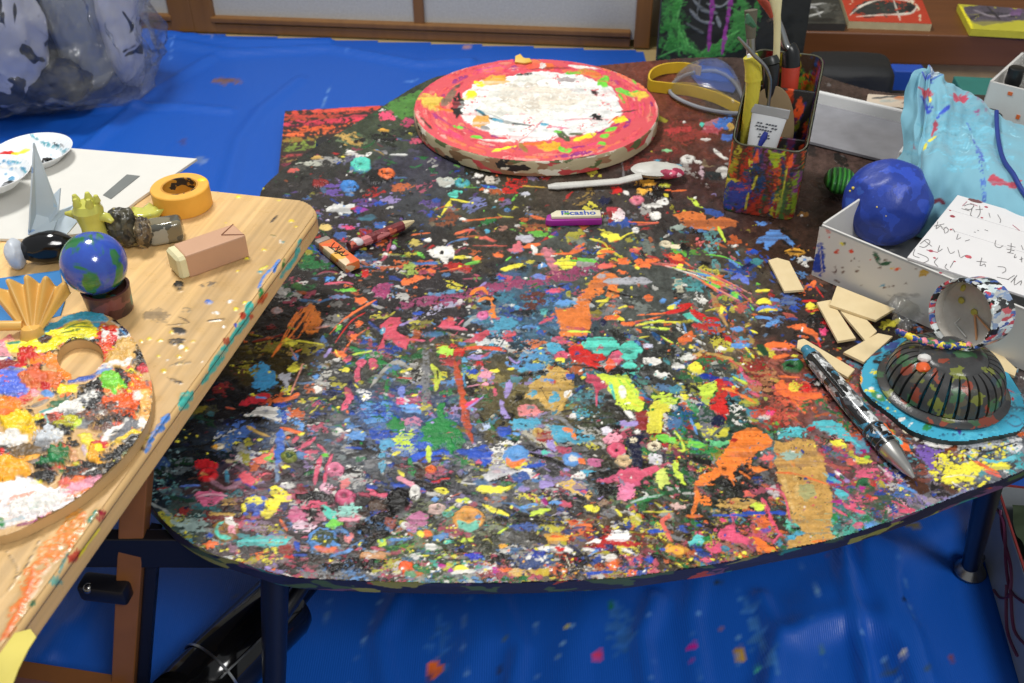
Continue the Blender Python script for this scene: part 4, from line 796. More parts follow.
# upright black canvas with green ring
cb = Vector((.2305, 1.485, .004)); W = .226; HH = .33
lean = R(6)
cu = Vector((1, -.06, 0)).normalized(); cvv = Vector((0, math.sin(lean), math.cos(lean)))
a = np.linspace(0, W, 170); b_ = np.linspace(0, HH, 200); Aa, Bb = np.meshgrid(a, b_)
P = np.array(cb)+Aa[..., None]*np.array(cu)+Bb[..., None]*np.array(cvv)
U, V = proj(P[..., 0], P[..., 1], P[..., 2]); c = Canvas(U, V, (26, 28, 25)); c.hs = .8
c.run('''
@ 640 0 2.995
T 90 60 60 110 0 40,90,45
Z 60,140,62 26 110 -60 100 0 110 60 130 120 170 165; Z 70,150,70 22 130 -20 90 60 110 130 150 170; Z 52,120,55 30 100 20 85 90 120 160; Z 75,160,75 12 120 0 105 80 140 150
Z 60,135,60 34 170 170 230 150 280 110 300 60 300 -10; Z 72,150,72 16 190 160 250 130 300 60; Z 50,115,52 26 150 150 200 165 280 140 340 90 350 0
S 62,140,62 30 120 -20 95 60 115 120 170 160; S 58,130,58 34 175 168 240 145 290 100 310 40 300 -20; T 90 60 40 90 0 50,120,52; T 300 60 40 80 0 60,130,60; Z 40,90,42 8 100 0 92 60 120 130; Z 100,180,95 6 130 0 112 60 140 130 190 160; Z 40,90,42 7 200 165 260 140 310 70; S 70,150,68 6 120 60 115 130; S 90,170,85 5 130 90 150 150; S 40,90,42 6 150 120 190 170; S 90,170,85 4 240 120 300 90; S 80,160,80 4 150 130 60 170; S 60,130,60 5 95 100 65 160
S 120,125,130 10 150 30 180 60 220 70; S 130,135,140 8 200 10 240 20 270 0; S 110,115,120 9 160 0 190 30 230 40; S 90,95,98 8 140 70 190 100; S 125,130,135 7 230 50 240 80; S 100,104,108 7 180 -10 170 50
S 138,52,138 12 218 -40 215 30 205 150; S 146,58,146 13 280 -40 262 60 245 160; Z 70,60,50 26 390 -20 392 80; Z 96,92,74 14 400 -20 405 60
''')
big = empty('painting', cb, 'upright black canvas with a green brushed ring and two purple lines', 'painting')
co = P-np.array(cb); co[..., 1] -= np.minimum(c.h, .0015)
link('painted_face', gridmesh('painted_face', co, np.ones((199, 169), bool), c), attr_mat('black_canvas_paint', .45), big, angle=180)
bm = bmesh.new(); bx(bm, cu*(W/2)+cvv*(HH/2)+Vector((0, .0105, 0)), (W, .02, HH), rot=Matrix.Rotation(math.atan2(cu.y, cu.x), 4, 'Z') @ Matrix.Rotation(-lean, 4, 'X')); link('stretcher', bm, plain('canvas_side', (30, 30, 30), .7), big, smooth=False)

# striped painted canvas lying on the tarpaulin behind the table
flat_canvas('painting', [(278,176),(420,182),(414,104),(285,111)], .014, .012, (60, 46, 40), '''
@ 256 0 2.996
Z 225,80,60 16 80 345 180 338 300 328 420 322; Z 230,70,90 18 84 372 200 365 320 350 400 345; Z 235,100,50 14 84 390 200 382 300 372; Z 220,60,80 14 150 372 260 362 330 356; Z 190,80,50 12 80 358 240 350; Z 160,120,50 14 84 420 200 412; Z 130,150,60 18 84 432 190 425; Z 120,140,60 12 84 450 180 440
Z 240,110,60 12 80 405 260 392; Z 170,70,70 9 80 468 160 462; Z 150,120,70 12 76 480 150 476; Z 130,50,70 10 76 494 130 490; Z 230,90,70 8 150 336 340 326; Z 90,30,50 6 90 380 240 372; Z 200,70,60 8 100 352 260 346
''', 'canvas painted in orange, pink and olive stripes lying flat on the tarpaulin', 'painting', (60, 40, 36))
# ---------------------------------------------------------------- the wooden desk on the left and everything on it
K = Vector((-.162, .747, 0)); dd = Vector((-.2008, -.9796, 0)); du = Vector((-.9796, .2008, 0))
DLEN, DWID, DTH, DR = .80, .72, .021, .028
DO = K+dd*.35+du*.36                                  # base point of the desk on the floor
desk = empty('wooden_desk', (DO.x, DO.y, 0), 'pale varnished wooden desk with rounded corner and paint smears along its edge', 'desk')
def dk(u, d): return K+du*u+dd*d
# outline of the top (rounded rectangle in u,d)
def rrect(w, l, r, n=8):
    P = []
    for cx, cy, a0 in ((r, r, 180), (w-r, r, 270), (w-r, l-r, 0), (r, l-r, 90)):
        for i in range(n+1):
            a = R(a0+90*i/n); P.append((cx+r*math.cos(a), cy+r*math.sin(a)))
    return P
RRP = rrect(DWID, DLEN, DR)
def woodcol(u, d, seed=0, base=(214, 176, 120)):
    """grain that runs along d"""
    b = linc(base)
    g = .10*sampb(N_L, u*2400, d*60, 3+seed)+.06*sampb(N_R, u*2600, d*70, 5+seed)+.05*sampb(N_F, u*3000, d*90, 9+seed)
    pl = (np.floor(u/.094).astype(int)*7919 % 11-5)*.012
    return np.clip(b*(1+g+pl)[..., None]*np.array([1, 1-.0, 1])[None, None], .01, .95)
DP = '''
@ 0 130 2.996
B 535 468 14 12 0 k 5; T 635 463 26 8 -5 120,105,85; B 530 600 22 9 20 50,45,42; B 530 636 26 8 -5 50,45,42; T 470 555 40 26 0 150,125,90; S 60,50,45 3 535 560 560 572 570 582; S 50,45,42 4 620 572 665 568; B 626 515 9 6 0 60,130,210; B 647 547 7 4 0 w; B 689 513 6 4 0 w
B 675 175 24 9 -25 25,90,60; B 713 200 7 4 0 y; S 90,70,50 3 500 585 560 580; T 560 540 20 8 0 140,120,90; D 500 630 80 60 220,190,60 12 4; D 700 380 60 120 220,190,60 8 4
@ 0 280 2.996
B 448 175 6 4 0 y; B 490 272 7 5 0 220,190,60; B 540 252 8 4 0 220,190,60; B 578 185 7 4 0 220,190,60; B 520 300 20 5 20 60,50,42; T 545 248 26 6 -10 140,120,90; B 475 230 4 3 0 y; B 500 240 4 3 0 w; B 545 200 6 3 0 w
@ 230 200 5.69
S 55,48,42 10 232 128 270 90; S 120,110,60 7 230 198 262 210; B 350 118 10 7 0 220,190,60; B 375 152 9 6 0 220,190,60; B 300 240 12 7 0 60,130,130; B 288 230 6 10 0 w; B 195 285 20 8 0 220,190,70; B 100 335 14 9 0 y; B 5 575 7 7 0 w; B 85 585 9 6 0 y; B 35 622 10 9 0 y; B 275 2 14 4 0 y; S 90,70,50 4 140 60 145 55
S 72,128,205 22 280 345 245 385 215 410 185 450 162 510; S 72,128,205 16 270 350 250 410; B 170 412 12 6 0 60,150,160; B 200 385 26 7 -20 210,200,60; S 70,120,60 20 310 335 298 390; B 178 540 10 28 10 70,130,60; S 72,185,178 26 402 228 392 262 375 320 340 370 310 410 290 440; S 72,185,178 20 120 580 95 620 110 680; B 70 665 14 18 0 190,80,50; B 120 670 14 14 0 190,80,50; S 190,90,50 10 210 540 180 590
@ 200 290 5.69
S 72,185,172 44 295 85 270 130 270 170; S 72,185,172 40 280 150 240 205 200 245 165 300 130 350 90 420 50 480 15 530; B 245 152 12 22 20 190,70,45; B 290 150 14 12 0 200,80,50; B 205 205 12 14 0 60,90,200; B 45 70 16 9 -20 60,110,200; B 170 62 12 7 0 w; B 92 128 12 7 0 w; S 50,45,40 4 50 178 130 168; B 122 168 10 4 0 40,36,34; B 205 105 14 8 0 230,200,60; B 258 72 10 7 0 y; B 135 208 5 5 0 w; B 345 15 9 26 10 50,140,80; S 220,100,50 20 385 20 350 50 330 80; B 14 410 6 6 0 w
T 150 285 20 20 0 170,90,60
@ 140 390 5.69
S 72,185,172 50 275 20 250 60 230 110; S 72,185,172 30 300 10 280 60; S 72,130,205 40 165 140 130 190 95 240; S 72,130,205 26 90 230 60 290 35 350; B 35 350 12 16 0 72,130,205; S 110,90,60 4 60 270 20 320; S y 5 5 350 60 250; T 60 260 40 16 -40 120,100,70; T 10 320 16 30 0 90,70,50
@ 0 455 2.997
Z 222,120,50 40 250 180 200 260 150 310 110 350 60 450 20 540; Z 235,130,50 60 225 200 170 275 120 320; S 225,110,50 14 100 350 80 420 40 500 0 560; B 308 180 14 22 15 150,30,50; S 70,140,120 10 290 165 265 205; B 228 300 26 16 -40 190,70,50; B 165 378 16 12 0 110,165,150; S 120,160,150 8 205 290 170 370; B 100 446 8 8 0 50,120,90
S y 7 300 220 260 270 235 310; Z 205,140,60 44 225 150 215 210 240 200; S 60,50,40 2.5 20 290 50 340 40 380 0 430; S 60,50,40 2.5 120 250 80 330 30 400 0 440; S 60,50,40 2 60 230 0 270
'''
def desk_canvas_top():
    us = np.arange(.0012, .62, .0011); ds = np.arange(.0012, DLEN-.002, .0011)
    Ug, Dg = np.meshgrid(us, ds)
    Xw = K.x+du.x*Ug+dd.x*Dg; Yw = K.y+du.y*Ug+dd.y*Dg
    U, V = proj(Xw, Yw, DSK); c = Canvas(U, V); c.col = woodcol(Ug, Dg).astype(np.float32); c.run(DP)
    keep = inpoly((Ug[:-1, :-1]+Ug[1:, 1:])/2, (Dg[:-1, :-1]+Dg[1:, 1:])/2, rrect(DWID-.0045, DLEN-.0045, DR-.002))
    keep = keep & inpoly((Ug[:-1, :-1]+Ug[1:, 1:])/2, (Dg[:-1, :-1]+Dg[1:, 1:])/2, [(x+.0022, y+.0022) for x, y in rrect(DWID-.0045, DLEN-.0045, DR-.002)])
    co = np.stack([Xw-DO.x, Yw-DO.y, DSK+np.minimum(c.h, .002)], -1)
    return gridmesh('painted_top', co, keep, c)
WM = attr_mat('varnished_wood', .32, .5, .12, 500)
link('painted_top', desk_canvas_top(), WM, desk, angle=180)
def desk_rim():
    P = rrect(DWID, DLEN, DR, 10)
    # start from the back edge, run over the corner (0,0) and down the right edge
    path = [(.45, 0)]+[(x, y) for x, y in [(DR+DR*math.cos(R(a)), DR+DR*math.sin(R(a))) for a in range(270, 179, -6)]]+[(0, DLEN-DR)]
    dense = []
    for a, b in zip(path, path[1:]):
        n = max(1, int(math.dist(a, b)/.0013))
        for i in range(n): dense.append((a[0]+(b[0]-a[0])*i/n, a[1]+(b[1]-a[1])*i/n))
    dense.append(path[-1]); dense = np.array(dense)
    t = np.gradient(dense, axis=0); t /= np.linalg.norm(t, axis=1)[:, None]
    nrm = np.stack([t[:, 1], -t[:, 0]], 1)           # outward
    chk = np.array([.2, .3])-dense[len(dense)//2]
    if (nrm[len(dense)//2] @ chk) > 0: nrm = -nrm
    r = .005; prof = [(-r, 0)]+[(-r+r*math.sin(R(a)), -r+r*math.cos(R(a))) for a in range(9, 91, 9)]+[(0, -z) for z in np.arange(r, DTH-.003, .0012)]+[(-.003, -DTH)]
    prof = np.array(prof)
    Ug = dense[:, None, 0]+nrm[:, None, 0]*prof[None, :, 0]; Dg = dense[:, None, 1]+nrm[:, None, 1]*prof[None, :, 0]; Zg = DSK+np.broadcast_to(prof[None, :, 1], Ug.shape)
    Xw = K.x+du.x*Ug+dd.x*Dg; Yw = K.y+du.y*Ug+dd.y*Dg
    U, V = proj(Xw, Yw, Zg); c = Canvas(U, V); c.col = (woodcol(Ug-Zg*.6, Dg)*.96).astype(np.float32); c.run(DP)
    return gridmesh('rounded_edge', np.stack([Xw-DO.x, Yw-DO.y, Zg], -1), np.ones((Ug.shape[0]-1, Ug.shape[1]-1), bool), c)
link('rounded_edge', desk_rim(), WM, desk, angle=180)
b = bmesh.new(); PP = [dk(u+.0, d)-DO for u, d in [(x*(DWID-.006)/DWID+.003, y*(DLEN-.006)/DLEN+.003) for x, y in RRP]]
prism(b, [(p.x, p.y) for p in PP], DSK-DTH+.0005, DSK-.0006)
link('desk_board', b, plain('board_wood', (205, 168, 115), .5), desk, smooth=False)
# trestle under the desk
tw = plain('trestle_wood', (140, 88, 46), .45); bkm = plain('black_fitting', (18, 18, 24), .35)
def P3(px, py, z): return at(px, py, z)-Vector((DO.x, DO.y, 0))
def P3b(*a): return P3(*a)
a0 = P3(139, 450, .277); a1 = P3(124, 705, .0065)
b = bmesh.new(); bar(b, a1, a0, .017, .017, .001); link('leg', b, tw, desk, smooth=False)
b = bmesh.new(); bar(b, a1+Vector((.0135, .004, 0)), a1.lerp(a0, .72)+Vector((.0135, .004, 0)), .008, .010); link('leg_strip', b, bkm, desk, smooth=False)
for du_, dd_ in ((.68, .08), (.68, .72), (.10, .72)):
    q_ = dk(du_, dd_)-DO; b = bmesh.new(); bar(b, (q_.x, q_.y, .0065), (q_.x, q_.y, .277), .020, .020); link('leg', b, tw, desk, smooth=False)
b = bmesh.new(); bar(b, P3(52, 548, .19), P3(250, 549, .19), .010, .030, .001); link('crossbar', b, bkm, desk, smooth=False)
b = bmesh.new(); bx(b, P3(112, 575, .155)+Vector((0, -.012, 0)), (.036, .016, .016), R(-8), .003); cl_ = link('clamp', b, bkm, desk)
b = bmesh.new(); bmesh.ops.create_uvsphere(b, u_segments=16, v_segments=10, radius=.004, matrix=Matrix.Translation(P3(98, 566, .160)+Vector((0, -.020, 0)))); link('bolt', b, metal_m, cl_)
b = bmesh.new(); bar(b, P3(10, 672, .04), P3(125, 690, .04), .014, .014); link('foot_rail', b, tw, desk, smooth=False)

# masking tape bits stuck on the near edge
tp = plain('yellow_masking_tape', (222, 205, 95), .6, bump=.3, bscale=120)
b = bmesh.new()
pts = [(14, 632), (30, 628), (36, 636), (28, 648), (18, 668), (10, 690), (-12, 700), (-14, 668), (0, 652)]
prism(b, [tuple(at(x, y, DSK+.004)[:2]) for x, y in pts], DSK+.0026, DSK+.0034, .0002)
tt_ = link('masking_tape', b, tp); tag(tt_, 'torn piece of yellow masking tape stuck on the desk edge, bottom left corner', 'tape')

# ---- oval artist palette with a thumb hole
PZ = DSK+.0075
pout = [(152,405),(149,372),(134,340),(112,318),(88,312),(60,316),(32,326),(0,342),(-40,372),(-75,430),(-80,490),(-50,532),(0,536),(42,519),(80,497),(115,467),(140,437)]
po = catmull([tuple(at(x, y, PZ)[:2]) for x, y in pout], 6)
hole = [tuple(at(80.5+23.5*math.cos(t), 358+18*math.sin(t), PZ)[:2]) for t in np.linspace(0, 2*math.pi, 41)[:-1]]
xs = [p[0] for p in po]; ys = [p[1] for p in po]
gx = np.arange(min(xs), max(xs), .0006); gy = np.arange(min(ys), max(ys), .0007)
X, Y = np.meshgrid(gx, gy); U, V = proj(X, Y, PZ); pc = Canvas(U, V, (205, 165, 110)); pc.hs = 1.3
def palfill(n, seed, cols, x0, x1, y0, y1, s0, s1):
    r = random.Random(seed)
    for _ in range(n): pc.blob(r.uniform(x0, x1), r.uniform(y0, y1), r.uniform(s0, s1)*1.5, r.uniform(s0, s1), r.gauss(-.3, .5), colr(r.choice(cols.split())), .35, r.uniform(1, 3))
palfill(130, 3, 'k w g o y co dg k r', -10, 150, 330, 490, 3, 9)
pc.run('''
@ 0 310 6.206
G 85,110,215 -100 340 60 350 160 360 200 420 180 520 120 570 0 520 -100 520; S r 40 -60 330 60 340 160 340; B 20 150 60 60 0 225,120,130 3; B 10 260 60 40 0 230,150,160; B 40 310 40 14 0 w; B 60 330 20 30 0 b; S dr 60 -60 420 30 340 100 330
G y 40 200 130 190 240 210 370 210 330 260 250 290 180 270 60 260; S 240,130,30 60 200 330 300 310 370 340 430 430; B 180 280 60 40 0 r 5; B 200 220 30 16 0 y; B 290 190 36 30 0 60,30,20; S y 16 60 210 170 200; S 60,140,110 14 50 215 130 205; B 235 270 22 12 0 w
G c 200 170 300 100 420 40 540 10 640 20 680 60 640 110 600 140 560 90 500 60 400 90 330 130 240 190; S 60,160,185 30 260 150 360 90 480 40 600 30 640 60
G y 290 150 400 110 470 70 560 80 620 120 560 190 480 190 430 180 380 230 300 250 280 230 340 180; S 130,150,30 12 400 130 470 95 550 85; S 110,130,30 10 380 150 500 130; S 90,130,60 8 420 110 560 110; S 60,110,50 8 460 190 560 185; S y 30 540 170 620 150 640 100
G r 640 60 700 100 740 200 700 270 640 230 600 160; B 660 170 30 50 0 w 3; B 650 220 50 40 0 235,95,50 3; B 700 110 26 20 0 235,95,50; G 205,160,80 700 260 760 180 840 190 880 250 840 320 760 330 680 380 640 340; B 800 260 60 60 0 215,170,95 5; B 720 320 40 40 0 215,170,95 5; B 770 140 36 40 0 n; S 90,150,200 8 740 120 790 170; S k 20 700 60 760 110; S w 10 690 70 740 100
S 60,90,170 30 430 450 520 430 600 400 660 350; S w 30 600 380 680 350 760 340 820 310; S 120,150,200 20 600 400 700 370; B 860 300 30 70 0 k 3; S g 16 820 340 860 300; B 890 370 34 26 0 200,35,50
G 220,115,60 110 400 180 370 300 380 390 400 400 440 330 470 230 490 150 490; B 230 430 80 50 0 210,95,55 5; B 280 480 40 24 0 r; B 170 450 40 24 0 215,120,70 5; S 225,130,60 40 300 350 380 350
G y 345 520 370 475 450 465 500 470 470 510 400 525; G lg 620 420 660 385 700 380 740 410 780 450 780 490 720 505 640 490; S lg 20 700 500 720 525; B 700 440 70 50 0 130,210,70 6
G k 480 480 560 450 620 420 650 520 640 640 540 640 480 560; T 580 560 90 80 0 g 3; T 560 540 60 50 0 w 3; B 560 500 60 34 0 k 4; B 600 600 60 40 0 k 4
G 60,110,75 300 580 420 530 450 570 380 610; S w 30 380 600 450 580 530 540; S w 34 250 640 400 620 500 590; S w 16 580 450 600 430; T 450 620 90 40 0 w 4; S 110,180,175 16 250 640 330 620; B 330 590 30 40 0 60,110,75
G 232,95,40 640 600 700 550 760 520 830 540 860 600 820 680 740 680 690 640; B 750 600 80 60 0 232,95,40 6; B 735 605 12 20 0 w; G 240,175,90 870 500 940 500 940 690 870 690; S 90,110,120 16 910 440 920 480; B 860 530 26 30 0 w; B 800 430 40 60 0 60,50,50 3; T 840 460 40 60 0 o
B 290 525 36 20 0 90,140,200; B 220 520 30 20 0 225,150,160; S g 20 200 600 300 560; S 240,110,50 16 240 560 300 550; G 240,130,30 -60 590 0 540 120 560 150 610 60 640 -60 660
@ 0 410 5.256
G 242,195,30 0 40 60 0 140 10 180 40 190 100 160 170 100 140 40 110 0 80; B 90 60 80 50 0 245,200,35 7; S o 30 -40 30 60 10; B 40 20 40 20 0 240,110,40; G w -60 140 40 110 130 140 150 170 60 200 -60 190; T 60 150 80 30 0 w 4
G 110,85,50 60 200 150 180 220 200 220 260 120 290 40 260; S 235,160,40 20 60 260 150 260 210 245; G 240,165,30 -60 260 60 270 150 290 170 340 100 350 50 390 -60 400; B 20 320 90 60 0 240,165,35 5; S 240,190,90 10 120 290 160 330; B -30 245 30 20 0 c
B 320 250 50 46 0 20,110,60 8; B 270 280 60 30 0 20,110,60 7; B 300 270 30 20 0 30,130,70 8; S 20,100,55 30 300 320 340 330; S 200,145,100 50 380 210 400 280; S 190,130,80 30 300 310 270 370; B 210 350 60 40 0 60,40,25 4; G k 180 290 260 300 300 340 260 400 190 380; S k 60 330 360 430 320 520 320 600 300; T 450 320 120 60 0 dg 4
B 280 90 60 50 0 k 5; S w 40 200 130 250 150 330 130; T 250 150 90 50 0 205,210,215 5; S 130,200,195 14 240 40 260 80; B 360 70 70 30 -10 185,180,40 4; S yg 26 380 110 430 60; T 560 40 130 60 0 k 5; T 560 60 120 60 0 120,90,80 3; S w 30 540 160 640 100 700 60; S 110,110,115 60 590 170 680 110 730 60; S 240,200,40 20 560 190 640 160 700 120 750 130; S k 12 580 130 650 110; B 750 70 26 26 0 w
G 240,170,30 470 200 520 180 550 210 530 290 500 280 480 240; B 500 240 36 50 0 242,170,50 5; B 520 210 20 20 0 y; S 200,180,190 34 440 190 450 240; S 130,140,100 26 640 240 690 220; S y 8 585 290 620 250; T 620 230 100 60 -20 dg 3; S k 40 560 280 660 200 740 150; S w 10 440 350 510 310; B 400 290 16 8 0 y
G 232,150,170 310 440 400 380 480 365 580 355 540 400 440 430 380 460 330 460; S 238,160,180 30 330 440 440 400 550 370
G 240,230,230 -60 400 60 380 110 350 180 370 240 400 320 410 330 460 440 450 480 420 470 440 300 550 150 590 0 630 -60 640; S 235,190,185 26 40 490 120 460 200 450; S 200,215,205 20 160 530 260 480 330 470; S 225,160,140 20 60 470 200 440; B 370 470 40 14 -20 235,130,60; B 460 425 26 12 -20 235,120,50; S 150,70,110 14 90 610 200 585; B 270 553 34 12 -15 240,150,120; S mg 10 180 590 250 560; S 160,190,200 16 0 600 140 570; B 10 590 14 28 0 gr; T 200 500 160 70 -20 w 5; S w 24 20 420 160 380; T 300 470 90 40 -10 w 4
''')
keep = inpoly((X[:-1, :-1]+X[1:, 1:])/2, (Y[:-1, :-1]+Y[1:, 1:])/2, po) & ~inpoly((X[:-1, :-1]+X[1:, 1:])/2, (Y[:-1, :-1]+Y[1:, 1:])/2, hole)
pc0 = at(40, 425, PZ); pal = empty('artist_palette', (pc0.x, pc0.y, DSK), 'oval wooden artist palette with a thumb hole, thick with dried multicoloured paint', 'palette')
pz = .006*(1-np.exp(-pc.h/.006))
link('paint_layer', gridmesh('paint_layer', np.stack([X-pc0.x, Y-pc0.y, PZ-DSK+pz], -1), keep, pc), attr_mat('palette_paint', .3, .5, .5, 900), pal, angle=180)
def ringprism(b, out, inn, z0, z1):
    # outer outline and hole bridged through a fan of quads sampled by angle
    n = 160; cx = sum(p[0] for p in inn)/len(inn); cy = sum(p[1] for p in inn)/len(inn)
    def hit(P, a):
        dx, dy = math.cos(a), math.sin(a); best = None
        for i in range(len(P)):
            x1, y1 = P[i][0]-cx, P[i][1]-cy; x2, y2 = P[(i+1) % len(P)][0]-cx, P[(i+1) % len(P)][1]-cy
            den = dx*(y2-y1)-dy*(x2-x1)
            if abs(den) < 1e-12: continue
            t = (x1*(y2-y1)-y1*(x2-x1))/den; s_ = (x1*dy-y1*dx)/den
            if t > 0 and -1e-6 <= s_ <= 1+1e-6: best = t if best is None else max(best, t)
        return (cx+dx*best, cy+dy*best)
    O_ = [hit(out, 2*math.pi*i/n) for i in range(n)]; I_ = [hit(inn, 2*math.pi*i/n) for i in range(n)]
    v = [[b.verts.new((p[0], p[1], z)) for p in L] for L, z in ((O_, z0), (O_, z1), (I_, z0), (I_, z1))]
    for i in range(n):
        j = (i+1) % n
        b.faces.new((v[0][i], v[0][j], v[1][j], v[1][i])); b.faces.new((v[2][i], v[3][i], v[3][j], v[2][j]))
        b.faces.new((v[1][i], v[1][j], v[3][j], v[3][i])); b.faces.new((v[0][i], v[2][i], v[2][j], v[0][j]))
b = bmesh.new(); ringprism(b, [(x-pc0.x, y-pc0.y) for x, y in po], [(x-pc0.x, y-pc0.y) for x, y in hole], .0005, PZ-DSK-.0003)
link('wooden_board', b, plain('palette_wood', (210, 172, 118), .45), pal, smooth=False)

# ---- roll of yellow masking tape
p = at(181, 216, DSK); R1 = .0243; R0 = R1*.64; Ht = .0195
p = at(184, 206, DSK)
tr = empty('masking_tape_roll', p, 'roll of orange-yellow masking tape standing flat on the wooden desk', 'tape roll')
b = bmesh.new(); lathe(b, [(R0, .0), (R1-.0008, 0), (R1, .0008), (R1, Ht-.0008), (R1-.0008, Ht), (R0, Ht), (R0, 0)], 64)
tmt = NT('masking_paper'); v = tmt.coord(); n = tmt.noise(v, 120, 3); 
tmt.l(tmt.mix(n.outputs[0], (238, 178, 70), (222, 158, 52)), tmt.b.inputs['Base Color']); tmt.set(Roughness=.55); tmt.bump(n.outputs[0], .2, .0005)
link('tape', b, tmt.m, tr)
b = bmesh.new(); lathe(b, [(R0-.0016, 0), (R0-.0001, 0), (R0-.0001, Ht), (R0-.0016, Ht), (R0-.0016, 0)], 64)
cr_ = link('cardboard_core', b, splash('core_print', (214, 150, 40), [(40, 34, 30), (214, 150, 40), (190, 140, 50)], 90, .5, .6, (1, 1, 2.2), 0), tr)
b = bmesh.new()
for x, y, r in ((.0165, .011, .004),):
    bmesh.ops.create_icosphere(b, subdivisions=2, radius=r, matrix=Matrix.Translation((x, y, Ht)) @ Matrix.Diagonal((1, .8, .18, 1)))
tag(link('paint_dab', b, plain('yellow_paint', (232, 225, 40), .4), tr), 'yellow paint dab on the rim')

# ---- white drawing board / sketch sheet
def slab(name, px, z, th, mat, label, cat, group=None, bev=.0004):
    P = [at(x, y, z+th) for x, y in px]; c0 = sum(P, Vector())/len(P)
    b = bmesh.new(); prism(b, [(q.x-c0.x, q.y-c0.y) for q in P], 0, th, bev)
    return tag(link(name, b, mat, None, (c0.x, c0.y, z), smooth=False), label, cat, group)
paper = plain('drawing_paper', (216, 214, 207), .7, var=.02)
c0 = at(70, 200, DSK); shp = empty('sketch_pad', (c0.x, c0.y, DSK), 'large white sketch pad with a grey strip drawn near its corner, under the plates', 'sketch pad')
Q = [at(x, y, DSK+.003)-Vector((c0.x, c0.y, DSK)) for x, y in [(197, 158.5), (137, 200), (98, 232), (20, 239), (-110, 236), (-90, 138), (70, 148)]]
b = bmesh.new(); prism(b, [(q.x, q.y) for q in Q], .0005, .003, .0003); link('sheet', b, paper, shp, smooth=False)
Q = [at(x, y, DSK+.0033)-Vector((c0.x, c0.y, DSK)) for x, y in [(103, 195), (111, 199), (140, 176), (127, 174.5)]]
b = bmesh.new(); prism(b, [(q.x, q.y) for q in Q], .0031, .0035); link('grey_strip', b, plain('grey_ink', (118, 122, 120), .7), shp, smooth=False)

# ---- two paper plates with paint
def plate(px, py, rx, ang, cols, z, label, seed):
    p = at(px, py, z); r = rx*mpp(p)
    o = empty('paper_plate', p, label, 'plate', group=None)
    g = np.arange(-r, r+.0001, .0010); X, Y = np.meshgrid(g, g); rr = np.sqrt(X*X+Y*Y)/r
    Zp = .0012+.010*np.clip((rr-.66)/.34, 0, 1)**.8*(1+.06*np.sin(np.arctan2(Y, X)*36)*(rr > .7))
    U, V = proj(X+p.x, Y+p.y, Zp+z); c = Canvas(U, V, (226, 230, 234)); c.hs = .8; c.run(cols)
    keep = ((X[:-1, :-1]+.0005)**2+(Y[:-1, :-1]+.0005)**2) < (r-.0008)**2
    link('paint', gridmesh('paint', np.stack([X, Y, Zp+c.h], -1), keep, c), attr_mat('plate_paint', .45), o, angle=180)
    b = bmesh.new(); lathe(b, [(0, 0), (r*.66, 0), (r*.82, .0055), (r, .0102), (r+.0006, .0112), (r-.0003, .0112), (r*.81, .0062), (r*.655, .0008), (0, .0008)], 72); link('plate_shell', b, plain('white_card', (228, 230, 232), .5, var=.02), o)
    return o
plate(36, 160, 37, 0, '''
@ 0 0 2.996
B 145 490 22 14 0 k 5; S k 14 140 520 160 515; S r 16 0 462 40 460; S y 14 36 465 90 450; Z 90,165,180 12 120 425 180 450 208 480; Z 90,165,180 10 200 500 170 550; Z 110,175,190 9 10 405 80 400 115 420; S 100,170,185 6 10 420 40 412; D 180 480 30 50 80,150,170 14 5; Z k 10 160 430 190 440
''', DSK+.0036, 'white paper plate with black paint, on the sketch pad behind the folded paper', 1)
plate(-8, 184, 39, 0, '''
@ 0 0 2.996
S k 24 0 570 30 575 70 570; S k 20 10 560 40 550; S k 12 30 545 50 560 60 555; B 20 575 40 14 0 k 5; S k 14 -40 560 10 580; Z 120,120,190 10 10 612 60 605; S 90,170,185 6 60 500 80 520; Z 100,170,190 8 10 480 70 490; S w 10 0 500 60 500; D 30 510 60 30 80,150,190 12 5; Z 150,180,220 12 20 620 70 600
''', DSK+.0145, 'white paper plate with a black brush smear, cut by the left frame edge', 2)

# ---- folded pale blue paper (origami crane)
crane = empty('folded_paper_crane', at(55, 245, DSK), 'pale blue folded paper crane with one tall pointed wing, beside the plates', 'origami')
cpm = splash('pale_blue_paper', (214, 228, 238), [(170, 198, 222), (140, 168, 205), (228, 236, 242)], 70, .25, .6, (1, 1, 1), .2)
def cp3(px, py, dy=0, y=None):
    base = at(55, 245, DSK); return aty(px, py, base.y+dy)-base
def folded(pts, th=.0012, name='wing'):
    b = bmesh.new(); V_ = [cp3(*q) for q in pts]
    for i in range(1, len(V_)-1):
        a_, b_2, c_ = V_[0], V_[i], V_[i+1]
        n = (b_2-a_).cross(c_-a_).normalized()*th
        vs = [b.verts.new(x) for x in (a_, b_2, c_)]; v2 = [b.verts.new(x+n) for x in (a_, b_2, c_)]
        b.faces.new(vs[::-1]); b.faces.new(v2)
        for k in range(3): b.faces.new((vs[k], vs[(k+1) % 3], v2[(k+1) % 3], v2[k]))
    return link(name, b, cpm, crane, smooth=False)
folded([(33, 143, .012), (28, 232, -.01), (36, 238, .004), (46, 220, .022)])
folded([(33, 143, .012), (36, 238, .004), (58, 210, .012), (44, 178, .016)])
folded([(36, 240, -.006), (58, 212, .01), (74, 205, .02), (77, 222, .006), (60, 242, -.008)], name='body')
folded([(28, 234, -.01), (36, 200, .014), (60, 212, .016), (50, 240, -.012)], name='body')
folded([(52, 196, .02), (60, 188, .022), (58, 212, .008), (40, 236, .0)], name='tail')

